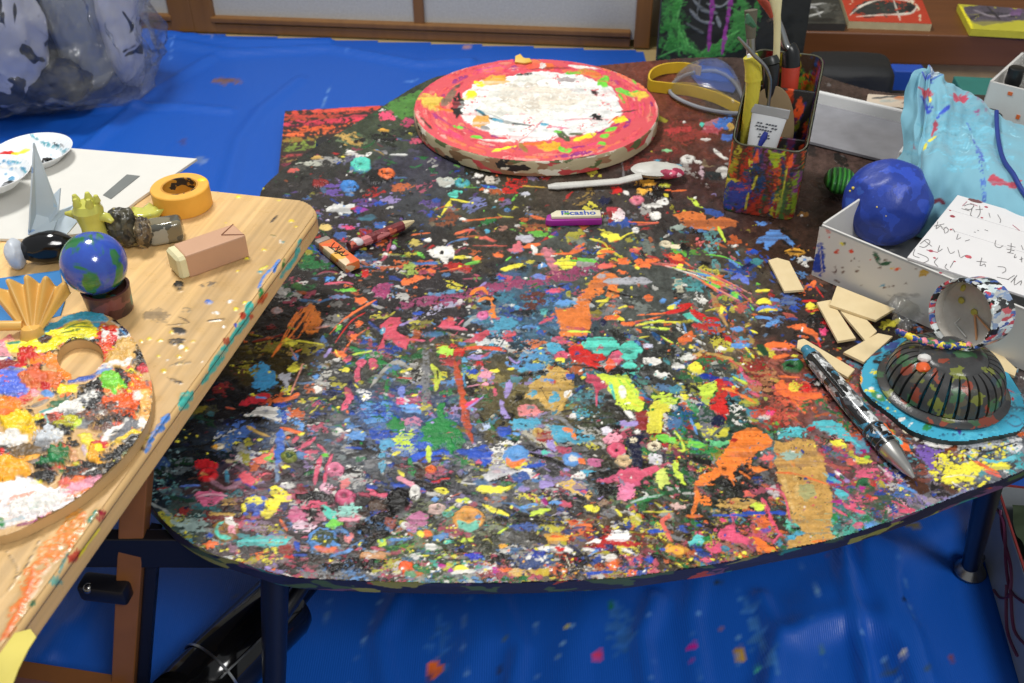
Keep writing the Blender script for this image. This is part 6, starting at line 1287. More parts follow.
b = bmesh.new(); q_ = [at(x, y, TBL+.001)-gp for x, y in [(690, 76), (697, 66), (728, 70), (738, 86), (733, 94), (700, 88)]]; prism(b, [(p.x, p.y) for p in q_], 0, .0012); link('blue_lining', b, plain('blue_lining', (34, 78, 165), .4), gog, smooth=False)

# ---- white plastic spoon
sp0 = at(612, 184, TBL+.001); spoon = empty('plastic_spoon', sp0, 'white plastic spoon with pink paint in its bowl, lying in front of the round disc', 'spoon')
a0, a1 = at(548, 187, TBL+.003)-sp0, at(626, 181, TBL+.006)-sp0
spm = plain('spoon_white', (214, 212, 204), .4, bump=.4, bscale=300, var=.1)
b = bmesh.new(); tube(b, [a0, a0.lerp(a1, .1), a0.lerp(a1, .5), a1.lerp(a0, .1)+Vector((0, 0, 0)), at(641, 176, TBL+.010)-sp0], [.0035, .0055, .0050, .0050, .0055], 14, flat=.6); link('handle', b, spm, spoon)
bc = at(657, 178, TBL+.001)-sp0; b = bmesh.new(); bmesh.ops.create_uvsphere(b, u_segments=40, v_segments=20, radius=1)
for v_ in b.verts:
    x_, y_, z_ = v_.co; v_.co = Vector((bc.x+x_*.029, bc.y+.001+y_*.0150*(1-.15*x_), .0125+(z_*.0115 if z_ < 0 else -.004*(1-z_)+z_*.0035)))
jitter(b, .0008, 120, 4); link('bowl', b, spm, spoon, angle=180)
b = bmesh.new(); bmesh.ops.create_uvsphere(b, u_segments=24, v_segments=12, radius=1, matrix=Matrix.Translation((bc.x+.011, bc.y-.0065, .009)) @ Matrix.Diagonal((.0165, .0072, .0055, 1))); jitter(b, .0014, 140, 5)
link('pink_paint', b, splash('pink_crust', (196, 60, 96), [(225, 200, 205), (150, 40, 70), (214, 90, 120)], 200, .5, .6, bump=.8), spoon)
# ---- little eraser with a written top
q = at(573, 222, TBL+.0012); er = empty('lettered_eraser', q, 'small magenta eraser with lettering on its cream top, in front of the spoon', 'eraser', R(2))
b = bmesh.new(); prism(b, [(-.028, -.006), (-.022, -.008), (.028, -.007), (.029, .007), (-.018, .008), (-.026, .004)], 0, .0065, .001); link('magenta_body', b, plain('magenta_rubber', (160, 32, 150), .45), er)
b = bmesh.new(); prism(b, [(-.022, -.0052), (.0272, -.0050), (.0275, .0064), (-.0165, .0072), (-.0225, .001)], .0063, .0098, .0008); tp_ = link('cream_top', b, plain('cream_rubber', (226, 218, 188), .5), er)
text('lettering', 'Picasho', .0115, plain('blue_letter', (44, 80, 170), .5), tp_, Matrix.Translation((-.0125, -.0028, .0099)), .0001, bev=.00025)
b = bmesh.new(); bx(b, (-.0065, -.0005, .0101), (.005, .003, .0003), 0, .0001); link('green_mark', b, plain('green_letter', (90, 170, 60), .5), tp_)

# ---- red paint covered pencil and orange eraser
p0, p1 = at(349, 247, TBL+.006), at(414, 221, TBL+.006); q = p0.lerp(p1, .5); q.z = TBL+.0012
pen_ = empty('colour_pencil', q, 'thick red paint-spattered pencil with pale tip lying at the table left', 'pencil')
redm = splash('red_pencil_paint', (122, 44, 48), [(190, 90, 70), (180, 150, 70), (90, 30, 40), (200, 120, 120), (120, 40, 50)], 120, .5, .4, bump=.8)
l0, l1 = p0-q, p1-q; b = bmesh.new(); tube(b, [l0, l0.lerp(l1, .82)], [.0052, .0050], 8); link('shaft', b, redm, pen_)
b = bmesh.new(); tube(b, [l0.lerp(l1, .82), l0.lerp(l1, .95), l1], [.0050, .0024, .0010], 8); link('sharpened_tip', b, plain('bare_wood_tip', (222, 204, 160), .6), pen_)
b = bmesh.new(); bmesh.ops.create_icosphere(b, subdivisions=3, radius=.0052, matrix=Matrix.Translation(l0.lerp(l1, .12)+Vector((0, 0, .0018))) @ Matrix.Diagonal((1.3, 1, .8, 1))); jitter(b, .001, 100, 3); link('white_paint', b, plain('white_blob', (214, 210, 212), .4), pen_)
p0, p1 = at(322, 243, TBL+.004), at(353, 268, TBL+.004); q = p0.lerp(p1, .5); q.z = TBL+.0012; an = math.atan2(p1.y-p0.y, p1.x-p0.x); L = (p1-p0).length
oe = empty('orange_eraser', q, 'orange painted wooden stick with black scribble, crossing the red pencil', 'stick', an)
def esc(s): return s
b = bmesh.new(); bx(b, (.004, 0, .0045), (L*.88, .0155, .009), 0, .0012); link('stick_body', b, splash('orange_stick', (228, 128, 66), [(232, 100, 50), (215, 190, 150), (230, 170, 60)], 60, .45, .45, bump=.4), oe)
b = bmesh.new(); bx(b, (-L*.46, 0, .0044), (L*.14, .0150, .0085), 0, .002); tag(link('grey_end', b, plain('grey_end', (150, 140, 132), .5), oe), 'grey worn end')
b = bmesh.new(); bx(b, (L*.455, 0, .0044), (L*.05, .0156, .0088), 0, .001); link('pale_end', b, plain('raw_end', (206, 190, 120), .6), oe)
b = bmesh.new(); sc_m = plain('black_scribble', (40, 24, 20), .5)
for pts in ([(-.012, .005), (-.006, -.002), (-.001, .004)], [(-.004, .0055), (.002, -.001), (.001, .005)], [(.002, -.004), (.008, .003), (.005, -.005)], [(.007, .005), (.012, -.002), (.015, .004)], [(-.009, -.003), (.013, -.001)]):
    tube(b, [(x, y, .0092) for x, y in catmull(pts, 4, False)], .0005, 6)
link('scribble', b, sc_m, oe)

# ---- loose little slats of wood
slat_t = NT('bare_birch'); v = slat_t.coord(scale=(1, 1, 1)); n = slat_t.noise(v, 90, 5, .6); slat_t.l(slat_t.mix(n.outputs[0], (226, 206, 164), (206, 184, 138)), slat_t.b.inputs['Base Color']); slat_t.set(Roughness=.6)
def slat(px, z, th, label, tilt=None):
    P = [at(x, y, z+th) for x, y in px]; c0 = sum(P, Vector())/len(P); b = bmesh.new(); prism(b, [(q.x-c0.x, q.y-c0.y) for q in P], 0, th, .0003)
    o = link('craft_stick', b, slat_t.m, None, (c0.x, c0.y, z), smooth=False, rot=tilt); return tag(o, label, 'craft stick', 'loose wooden craft sticks on the table')
ST = .0026; b0 = TBL+.003
slat([(768.5, 260), (777, 257.5), (789.5, 261), (804, 289.5), (784.5, 291)], b0-.001, ST, 'pale craft stick lying alone left of the white box')
slat([(817, 302), (831, 299.5), (856, 338), (838, 341)], b0, ST, 'pale craft stick with square end pointing down, leftmost under the crossing top stick')
slat([(838, 308), (855, 306), (877, 331), (866, 341)], b0, ST, 'pale craft stick mostly hidden below the crossing top stick, in the middle')
slat([(837, 285.5), (895, 308.5), (876, 320), (830, 304.5)], b0+ST+.0004, ST, 'pale craft stick on top, lying across two others beside the white box')
slat([(843.5, 352), (878, 333), (893, 336), (864, 362)], b0+.0002, ST, 'pale craft stick pointing at the teal plate, nearest the pen of the crossed slats')
slat([(797, 348), (798, 340), (804, 338.5), (855, 369), (848, 377)], b0-.0008, ST, 'pale craft stick with rounded end lying beneath the patterned pen')
slat([(989, 350), (993, 346), (1017, 369), (1015, 376), (993, 366)], b0, ST, 'pale craft stick peeking out behind the teal plate at the right')

# ---- fat patterned ballpoint pen
p0, p1 = at(803, 346, TBL+.0105), at(914, 478, TBL+.0065); q = p0.lerp(p1, .5); q.z = TBL+.0012
pn = empty('ballpoint_pen', q, 'fat ballpoint pen with black and white comic pattern and silver tip', 'pen', rot=(p1-p0).to_track_quat('X', 'Z').to_euler())
L = (p1-p0).length; rp = .0080; zc = ((p0.z+p1.z)/2-q.z)
pp = NT('pen_pattern'); v = pp.coord(scale=(1, 1.6, 1.6)); vo = pp.n('ShaderNodeTexVoronoi'); vo.inputs['Scale'].default_value = 130; pp.l(v, vo.inputs['Vector']); se = pp.n('ShaderNodeSeparateColor'); pp.l(vo.outputs['Color'], se.inputs[0])
n = pp.noise(v, 220, 3); cA = pp.ramp(se.outputs[0], [(0, (28, 28, 30)), (.30, (212, 214, 214)), (.68, (70, 72, 76)), (.76, (150, 152, 154)), (.9, (64, 130, 160))], 'CONSTANT'); cB = pp.ramp(n.outputs[0], [(.47, BW0), (.5, BW1)])
pp.l(pp.mix(cB, pp.mix(.65, cA, (28, 28, 30)), cA), pp.b.inputs['Base Color']); pp.set(Roughness=.15, Coat_Weight=.5)
def ax(b, prof): return lathe(b, prof, 32, Matrix.Translation((0, 0, zc)) @ Matrix.Rotation(R(90), 4, 'Y'))
link('barrel', ax(bmesh.new(), [(0, -L*.40), (rp*.86, -L*.40), (rp*.97, -L*.2), (rp, 0), (rp, L*.12), (rp*.93, L*.16), (0, L*.16)]), pp.m, pn)
link('grip', ax(bmesh.new(), [(0, L*.16), (rp*1.0, L*.16), (rp*1.06, L*.18), (rp*1.0, L*.30), (0, L*.30)]), splash('grip_dots', (20, 20, 22), [(200, 200, 200), (20, 20, 22), (50, 110, 150), (20, 20, 22)], 260, .5, .25, bump=0), pn)
b = bmesh.new()
for t in (.165, .20, .235, .27, .298): ax(b, [(rp*1.0, L*t-.0004), (rp*1.09, L*t), (rp*1.0, L*t+.0004)])
link('silver_rings', b, steel, pn)
link('cone_tip', ax(bmesh.new(), [(0, L*.30), (rp*.98, L*.30), (rp*.9, L*.34), (rp*.42, L*.455), (rp*.36, L*.46), (rp*.2, L*.485), (rp*.12, L*.5), (0, L*.5)]), plain('polished_tip', (215, 212, 206), .28, 1), pn)
link('push_button', ax(bmesh.new(), [(0, -L*.485), (rp*.5, -L*.48), (rp*.58, -L*.46), (rp*.55, -L*.44), (rp*.74, -L*.435), (rp*.8, -L*.40), (0, -L*.40)]), plain('teal_button', (60, 130, 158), .25), pn)
b = bmesh.new(); bx(b, (-L*.22, -.0052, zc+.0062), (L*.34, .0032, .0016), 0, .0006); link('clip', b, blackp, pn)

# ---- teal plate and black drain strainer
pl_px = [(865, 363.8), (860, 378), (862, 388), (868.5, 397), (880, 406), (893, 416), (905, 426), (916, 432.5), (936, 438.5), (954, 441), (974, 440), (992, 436.5), (1010, 433), (1023, 427), (1024, 405), (1019, 390), (1011, 376), (997, 362), (975, 350), (940, 339), (910, 336), (892, 342), (877, 351)]
pz_ = TBL+.0055; plo = [tuple(at(x, y, pz_)[:2]) for x, y in pl_px]; plo = catmull(plo, 4); c0 = at(943, 392, TBL)
tpl = empty('teal_plate', (c0.x, c0.y, TBL+.0012), 'irregular flat plate painted bright teal blue under the black strainer', 'plate')
gx_ = np.arange(min(p[0] for p in plo), max(p[0] for p in plo), .0011); gy_ = np.arange(min(p[1] for p in plo), max(p[1] for p in plo), .0011); X, Y = np.meshgrid(gx_, gy_); U, V = proj(X, Y, pz_)
c = Canvas(U, V, (62, 160, 190)); c.hs = .5
c.run('''
@ 840 320 5.256
T 300 400 160 120 0 50,140,170; T 700 580 200 60 0 80,175,200; T 880 420 80 80 0 90,180,200; S 60,130,80 30 170 380 230 420; S 50,110,70 12 180 300 250 330; S 90,50,70 16 220 240 215 320; B 160 372 18 8 0 y; B 178 275 20 10 0 y; B 165 360 10 8 0 w; B 205 400 10 8 0 w; S 40,120,70 40 440 570 490 540; S 100,40,90 30 450 500 500 520; S 60,60,140 20 620 560 630 600; B 320 520 14 10 0 w; S w 6 360 560 380 540; T 640 540 80 30 0 100,110,140; S 70,90,120 6 880 520 920 505 960 540 920 560 880 540
S k 30 180 220 240 190 300 150; S 50,70,130 60 220 130 300 110; S 40,90,110 30 150 180 210 160; S r 6 830 340 920 385; B 905 415 10 7 0 r; S 100,50,60 8 850 400 870 420; D 860 500 80 60 90,40,70 14 5; D 260 430 100 80 y 12 5; S o 10 110 270 100 330; B 105 320 14 24 0 gd; S k 8 100 350 140 400 230 450; S 100,50,40 10 130 200 220 170; D 500 590 300 30 40,90,120 20 6; T 930 470 40 30 0 60,110,130
''')
keep = inpoly((X[:-1, :-1]+X[1:, 1:])/2, (Y[:-1, :-1]+Y[1:, 1:])/2, plo)
link('plate_paint', gridmesh('plate_paint', np.stack([X-c0.x, Y-c0.y, .0043+np.minimum(c.h, .001)], -1), keep, c), attr_mat('teal_plate_paint', .35), tpl, angle=180)
b = bmesh.new(); prism(b, [(x-c0.x, y-c0.y) for x, y in plo], 0, .0041, .001); link('plate_board', b, plain('plate_dark_edge', (36, 54, 56), .4), tpl)
sc0 = at(942, 388, TBL+.0058); SR = .0455; SH = .036
st_ = empty('drain_strainer', (sc0.x, sc0.y, TBL+.0062), 'paint-spotted black plastic strainer dome with vertical slots on the teal plate', 'strainer', R(6))
sm_ = splash('strainer_paint', (66, 66, 66), [(110, 116, 52), (62, 96, 66), (130, 62, 46), (50, 62, 70), (84, 80, 66), (60, 62, 56), (44, 44, 46)], 130, .5, .28, (1, 1, 1), .5)
def prof_r(t): return SR*.97*(math.cos(t*math.pi/2)**.62) if t < 1 else 0
def dome(t):  # t 0..1 base to rim of the cap
    return (SR*(.93-.50*t**2.0), .003+(SH-.007)*math.sin(t*math.pi/2)**.95)
b = bmesh.new(); lathe(b, [(SR*.90, 0), (SR*1.08, 0), (SR*1.09, .0018), (SR*1.0, .0030), (SR*.955, .0048), (SR*.91, .0045), (SR*.90, 0)], 72); link('base_ring', b, sm_, st_)
b = bmesh.new(); r_, z_ = dome(.86); lathe(b, [(r_+.0012, z_-.002), (r_*.97, z_+.0018), (r_*.8, SH-.001), (r_*.5, SH+.0002), (0, SH), (0, SH-.0035), (r_*.8, SH-.004), (r_+.0004, z_-.004), (r_+.0012, z_-.002)], 72); link('domed_cap', b, sm_, st_)
b = bmesh.new(); NB = 32
for k in range(NB):
    a_ = 2*math.pi*k/NB; ca, sa = math.cos(a_), math.sin(a_); L_ = []
    for i in range(11):
        r_, z_ = dome(.04+.86*i/10); w_ = .0029*(r_/SR)+.0004
        L_.append([b.verts.new((ca*(r_+q)-sa*s*w_, sa*(r_+q)+ca*s*w_, z_+q*.6)) for q, s in ((.0016, -1), (.0016, 1), (-.0016, 1), (-.0016, -1))])
    for a2, c2 in zip(L_, L_[1:]):
        for j in range(4): b.faces.new((a2[j], a2[(j+1) % 4], c2[(j+1) % 4], c2[j]))
    b.faces.new(L_[0]); b.faces.new(L_[-1][::-1])
link('slotted_ribs', b, sm_, st_)
def dab(b, x, y, z, rx, ry, rz, seed): 
    bb = bmesh.new(); bmesh.ops.create_icosphere(bb, subdivisions=3, radius=1); jitter(bb, .2, 2, seed); bmesh.ops.transform(bb, matrix=Matrix.Translation((x, y, z)) @ Matrix.Diagonal((rx, ry, rz, 1)), verts=bb.verts)
    me = bpy.data.meshes.new('t'); bb.to_mesh(me); bb.free(); b.from_mesh(me); bpy.data.meshes.remove(me)
b = bmesh.new(); dab(b, -.0285, -.010, .031, .0055, .005, .0035, 2); link('orange_dab', b, plain('orange_dab', (236, 100, 45), .35), st_)
b = bmesh.new(); dab(b, -.025, -.003, .034, .005, .004, .003, 3); link('white_dab', b, plain('white_dab', (220, 218, 214), .35), st_)

# ---- clear round tub with paint-crusted rim, tipped on the strainer
jr = .0272; jl = .027
jax = Vector((.80, .46, -.18)).normalized(); jc = at(961, 315, TBL+.066)
J = basis((0, 0, 1), jax)
tub = empty('round_tub', jc, 'small clear round tub with paint-crusted rim, tipped on its side on the strainer', 'tub'); tub.rotation_euler = J.to_euler()
rimm = splash('tub_crust', (205, 208, 206), [(24, 24, 24), (60, 90, 160), (190, 70, 80), (30, 30, 30), (210, 225, 225), (225, 232, 232), (24, 24, 24), (130, 150, 180)], 260, .8, .3, (1, 1, .35), .8, dist=2.2)
b = bmesh.new(); lathe(b, [(jr-.0016, -.001), (jr, -.0012), (jr+.0007, .0), (jr+.0007, .006), (jr*.985, .010), (jr*.97, jl), (jr*.9, jl+.001), (jr*.9, jl-.0005), (jr*.93, .012), (jr*.945, .002), (jr-.0016, -.001)], 72); jitter(b, .0006, 150, 3); link('crusted_wall', b, rimm, tub)
cloudy = NT('cloudy_plastic'); v = cloudy.coord(); n = cloudy.noise(v, 90, 5, .65); cloudy.l(cloudy.mix(n.outputs[0], (190, 186, 178), (146, 140, 130)), cloudy.b.inputs['Base Color']); cloudy.set(Roughness=.22, Coat_Weight=.5)
b = bmesh.new(); lathe(b, [(0, jl*.62), (jr*.60, jl*.62), (jr*.90, jl*.50), (jr*.925, .004)], 64); link('cloudy_inside', b, cloudy.m, tub)
b = bmesh.new(); tube(b, [(-.001, .001, jl*.60), (-.0175, .012, jl*.55)], .0009, 6); tube(b, [(-.001, .002, jl*.60), (-.006, .020, jl*.55)], .0008, 6); link('tan_mark', b, plain('tan_mark', (205, 150, 105), .5), tub)
b = bmesh.new(); dab(b, 0, 0, jl*.60, .0028, .0028, .001, 3); dab(b, .003, -.013, jl*.57, .0026, .0026, .001, 5); dab(b, .015, -.013, .010, .003, .002, .001, 6); link('yellow_dab', b, plain('dull_yellow', (190, 180, 70), .4), tub)
b = bmesh.new(); tube(b, [(-.010, -.008, jl*.60), (-.016, -.010, jl*.58)], .0006, 6); tube(b, [(-.016, -.010, jl*.58), (-.020, .004, jl*.53)], .0006, 6); link('scratch', b, plain('pale_scratch', (205, 205, 200), .3), tub)
b = bmesh.new(); 
rr_ = random.Random(3)
for k in range(20):
    t = k/19; pnt = at(899+70*t, 329+14*t+20*t*(1-t), TBL+.048)
    bb = bmesh.new(); bmesh.ops.create_icosphere(b, subdivisions=2, radius=.0024+.0012*rr_.random(), matrix=Matrix.Translation(pnt-Vector((sc0.x, sc0.y, TBL+.048)))); bb.free()
lid = link('bead_rope', b, splash('rope_paint', (40, 60, 140), [(225, 205, 60), (40, 70, 150), (220, 130, 140), (60, 110, 70)], 240, .8, .35), None, (sc0.x, sc0.y, TBL+.0455)); tag(lid, 'string of blue and yellow paint beads between the strainer and the clear tub', 'beads')

# ---- long white box with coloured drops
B0 = at(812, 276, TBL); B1 = at(1016, 368, TBL); bu = (B1-B0).normalized(); bv = Vector((-bu.y, bu.x, 0)); BL = (B1-B0).length+.012; BWd = .150; BH = .055
box = empty('white_box', (B0.x, B0.y, TBL+.0012), 'long white cardboard box with paint drops on its front, holding the blue ball', 'box', math.atan2(bu.y, bu.x))
wb = plain('white_board', (206, 204, 200), .6, var=.03); th = .002
gxx = np.arange(-.0005, BL+.0005, .0012); gzz = np.arange(0, BH, .0012); Xl, Zl = np.meshgrid(gxx, gzz); fl = -.10*Zl
Xw = B0.x+bu.x*Xl+bv.x*fl; Yw = B0.y+bu.y*Xl+bv.y*fl; U, V = proj(Xw, Yw, Zl+TBL+.0012); c = Canvas(U, V, (208, 206, 202)); c.hs = .3
c.run('''
@ 740 140 3.606
G 40,70,170 285 372 300 370 305 420 300 480 290 490 262 482 270 440 280 400; B 318 328 7 7 0 210,70,50; B 350 404 7 5 0 200,80,60; B 400 400 8 6 0 215,75,50; B 368 375 5 5 0 y; B 376 372 4 4 0 120,120,90; B 320 350 4 4 0 200,70,60; B 568 465 11 8 0 225,95,50; B 547 462 6 5 0 230,190,60; S 50,95,70 14 485 405 495 425 500 440; S 50,95,70 12 490 410 500 445 545 440; G 200,160,70 655 470 675 460 685 470 665 495 645 490; B 347 468 4 9 0 90,50,60; B 515 523 10 4 0 90,150,180; D 500 480 200 60 120,100,90 24 4; S 200,190,185 4 280 300 300 500; T 600 560 60 10 0 180,178,175; B 470 430 4 4 0 220,80,60
''')
link('front_panel', gridmesh('front_panel', np.stack([Xl, fl-.0004, Zl], -1), np.ones((Xl.shape[0]-1, Xl.shape[1]-1), bool), c), attr_mat('box_front_paint', .6, .3, .1), box, angle=180)
b = bmesh.new(); bx(b, (BL/2, .001, BH/2), (BL, th, BH-.0006), rot=Matrix.Rotation(R(5.7), 4, 'X')); link('front_wall', b, wb, box, smooth=False).location = (0, .0022-.10*BH/2, 0)
for nm, cc, ss in (('back_wall', (BL/2, BWd, BH/2), (BL, th, BH)), ('side_wall', (0, BWd/2, BH/2), (th, BWd, BH)), ('side_wall', (BL, BWd/2, BH/2), (th, BWd, BH)), ('box_floor', (BL/2, BWd/2, .001), (BL-.003, BWd-.003, .002))):
    b = bmesh.new(); bx(b, cc, ss); link(nm, b, wb, box, smooth=False)
# written lid lying over the right part of the box
lz = TBL+BH+.003; LA = at(907, 258, lz); LB = at(957.5, 195.5, lz)
lid = empty('written_lid', (LA.x, LA.y, TBL+BH+.0015), 'white folded card lid with pencil handwriting and red spots, resting on the white box', 'lid')
lv_ = (LB-LA); LW = lv_.length; lvn = lv_.normalized(); lun = Vector((lvn.y, -lvn.x, 0)); 
lid.rotation_euler = (0, 0, math.atan2(lun.y, lun.x)); LLen = .20
b = bmesh.new()
seams = [0, LW*.50, LW*.76, LW]
for s0, s1 in zip(seams, seams[1:]): bx(b, (LLen/2, (s0+s1)/2, .0012), (LLen, s1-s0-.0005, .0022), 0, .0003)
link('card', b, plain('white_card_lid', (222, 220, 220), .55, var=.02), lid, smooth=False)
pencil = plain('pencil_line', (120, 116, 116), .7); redk = splash('red_drops', (190, 80, 95), [(150, 60, 70), (200, 90, 100)], 90, .5, .4)
def lidpt(px, py):
    p = at(px, py, TBL+BH+.0036)-Vector((LA.x, LA.y, 0)); return Vector((p.dot(lun), p.dot(lvn), 0))
def writing(lines, w=.00024):
    b = bmesh.new()
    for pts in lines:
        P = [lidpt(900+x/5.69, 180+y/5.69) for x, y in pts]
        tube(b, [(q[0], q[1], .0026) for q in (catmull([tuple(p) for p in P], 3, False) if len(P) > 2 else [tuple(p) for p in P])], w, 5)
    return b
strokes = [ # pencil kana as seen on the card
 [(410, 165), (400, 200), (408, 205)], [(430, 172), (470, 168)], [(452, 150), (455, 190), (440, 215)], [(505, 190), (512, 215)], [(555, 200), (572, 230), (568, 245)],
 [(365, 150), (390, 140), (420, 145), (400, 170), (370, 165)], [(350, 165), (395, 178)],
 [(195, 265), (250, 252)], [(215, 240), (205, 280), (230, 262), (240, 280)], [(245, 285), (262, 270), (275, 290), (255, 305), (250, 280)], [(285, 290), (300, 280), (312, 300)], [(330, 310), (322, 340), (345, 330)], [(370, 350), (395, 342)],
 [(420, 298), (430, 300)], [(440, 288), (448, 292)], [(480, 285), (500, 292)],
 [(545, 345), (540, 375), (565, 388), (585, 375)], [(610, 375), (655, 385)], [(605, 395), (650, 405)], [(632, 362), (628, 410), (610, 415), (645, 420)], [(655, 425), (650, 445), (662, 440)], [(690, 375), (700, 400)], [(680, 455), (700, 450)], [(690, 440), (692, 470)],
 [(115, 365), (150, 340), (170, 355), (140, 385), (110, 380)], [(135, 345), (180, 380)], [(225, 375), (215, 410), (240, 395)], [(270, 385), (285, 420), (310, 410)], [(330, 400), (340, 440)], [(345, 445), (380, 430), (400, 450)], [(435, 465), (490, 470)], [(465, 445), (455, 490), (480, 480), (485, 495)], 
 [(555, 495), (595, 500), (600, 520), (580, 532)], [(610, 570), (650, 545)], [(630, 585), (665, 545)], [(655, 555), (650, 600), (690, 575), (685, 600)], [(550, 555), (620, 570)],
 [(85, 395), (75, 430), (110, 445)], [(100, 420), (150, 440), (160, 460), (130, 475)], [(215, 445), (195, 470), (215, 495)], [(265, 480), (255, 500), (275, 515)], [(305, 465), (285, 500)]]
link('handwriting', writing(strokes), pencil, lid)
b = bmesh.new()
for x, y, r in ((298, 208, .0022), (490, 155, .0016), (388, 438, .0026), (175, 405, .0020), (196, 445, .0012), (465, 216, .0012), (290, 283, .0011), (230, 530, .0013), (310, 465, .0010), (285, 175, .0009)):
    p = lidpt(900+x/5.69, 180+y/5.69); b = bmesh.new(); dab(b, p.x, p.y, .0024, r, r, .0004, int(x)); link('red_spot', b, redk, lid)
b = bmesh.new(); p = lidpt(900+425/5.69, 180+120/5.69); dab(b, p.x, p.y, .0024, .006, .0028, .0006, 4); link('brown_smear', b, plain('brown_smear', (120, 80, 80), .6), lid)
ppk = plain('pink_pencil', (190, 120, 135), .7)
for q_ in ([(640, 258), (680, 290)], [(355, 150), (380, 125)], [(400, 135), (440, 150)], [(470, 130), (440, 115)], [(150, 400), (215, 415)]): link('pink_pencil', writing([q_], .0003), ppk, lid)

# ---- blue painted ball in the box
bc_ = B0+bu*.055+bv*.062; q = at(887, 205, .262)
ball = empty('blue_ball', (q.x, q.y, TBL+.0042), 'lumpy blue painted ball with dented facets and yellow specks, sitting in the white box', 'ball')
b = bmesh.new(); bmesh.ops.create_icosphere(b, subdivisions=5, radius=1)
from mathutils import noise as _mn
br_ = .0405
for v_ in b.verts:
    n_ = v_.co.normalized(); k = 1.0
    for fd in ((.3, -.9, .5), (-.9, -.3, .3), (.8, -.1, .5), (.1, -.2, 1), (-.4, -.7, -.3), (-.5, -.1, .9), (.9, -.6, -.1), (0, -1, 0)):
        f = Vector(fd).normalized(); dt = n_.dot(f); k = min(k, .93/dt if dt > .93 else 1.0)
    k *= 1+.02*_mn.noise(n_*3)+.006*_mn.noise(n_*14); v_.co = n_*br_*k+Vector((0, 0, br_))
link('ball_body', b, splash('blue_ball_paint', (40, 68, 166), [(44, 76, 180), (40, 68, 166), (46, 80, 166), (44, 74, 178), (38, 62, 150)], 90, .5, .4, bump=1), ball, angle=180)
b = bmesh.new()
spk = plain('speck_yellow', (225, 200, 80), .4)
for px_, py_, r in ((877, 207, .0011), (853, 188, .0014), (850, 191, .0010), (848, 182, .0009), (886, 216, .0007)):
    a = (px_-CX)/F; bb_ = -(py_-CY)/F; D = Vector((a, cp+bb_*sp, -sp+bb_*cp)).normalized(); C0 = Vector((0, 0, CAMZ)); cen = Vector((q.x, q.y, TBL+.0042+br_)); oc_ = C0-cen
    bq = oc_.dot(D); dis = bq*bq-(oc_.length_squared-(br_*.985)**2)
    if dis > 0: hp = C0+D*(-bq-math.sqrt(dis))-Vector((q.x, q.y, TBL+.0042)); b = bmesh.new(); dab(b, hp.x, hp.y, hp.z, r, r, r, int(px_)); link('yellow_speck', b, spk, ball)

# ---- green ridged fan of dried paint behind the ball
q = at(836, 196, TBL+.001); grn = NT('green_ridged'); v = grn.coord(); wv = grn.n('ShaderNodeTexWave'); wv.inputs['Scale'].default_value = 60; wv.inputs['Distortion'].default_value = 2; grn.l(v, wv.inputs[0])
grn.l(grn.mix(wv.outputs['Color'], (22, 80, 38), (70, 160, 60)), grn.b.inputs['Base Color']); grn.set(Roughness=.4); grn.bump(wv.outputs['Color'], .8, .002)
b = blob_mesh(.016, .022, .012, 6, .1); tag(link('green_sponge', b, grn.m, None, (q.x+.004, q.y+.01, TBL+.0015), R(-15)), 'ridged green painted lump between pencil holder and blue ball', 'sponge')

# ---- crumpled clear plastic bit
def filmmat(name, sc, scale=(1, 1, 1), base=.10, dist=.004, milky=.05):
    cl = NT(name); v = cl.coord(scale=scale); n = cl.noise(v, sc, 5, .6, 1.5)
    bp_ = cl.n('ShaderNodeBump'); bp_.inputs['Strength'].default_value = 1; bp_.inputs['Distance'].default_value = dist; cl.l(n.outputs[0], bp_.inputs['Height'])
    tr_ = cl.n('ShaderNodeBsdfTransparent'); tr_.inputs[0].default_value = (.95, .96, .97, 1); gs = cl.n('ShaderNodeBsdfGlossy'); gs.inputs['Roughness'].default_value = .12; cl.l(bp_.outputs[0], gs.inputs['Normal'])
    df = cl.n('ShaderNodeBsdfDiffuse'); df.inputs[0].default_value = (.85, .87, .9, 1); cl.l(bp_.outputs[0], df.inputs['Normal'])
    lw = cl.n('ShaderNodeLayerWeight'); lw.inputs[0].default_value = .30; cl.l(bp_.outputs[0], lw.inputs['Normal']); m1 = cl.n('ShaderNodeMixShader'); m2 = cl.n('ShaderNodeMixShader')
    ad = cl.n('ShaderNodeMath', operation='MULTIPLY_ADD'); cl.l(lw.outputs['Fresnel'], ad.inputs[0]); ad.inputs[1].default_value = .5; ad.inputs[2].default_value = base
    m2.inputs[0].default_value = milky; cl.l(tr_.outputs[0], m2.inputs[1]); cl.l(df.outputs[0], m2.inputs[2]); cl.l(ad.outputs[0], m1.inputs[0]); cl.l(m2.outputs[0], m1.inputs[1]); cl.l(gs.outputs[0], m1.inputs[2]); cl.l(m1.outputs[0], cl.o.inputs[0])
    return cl.m
CLEAR = filmmat('clear_film', 60, base=.12)
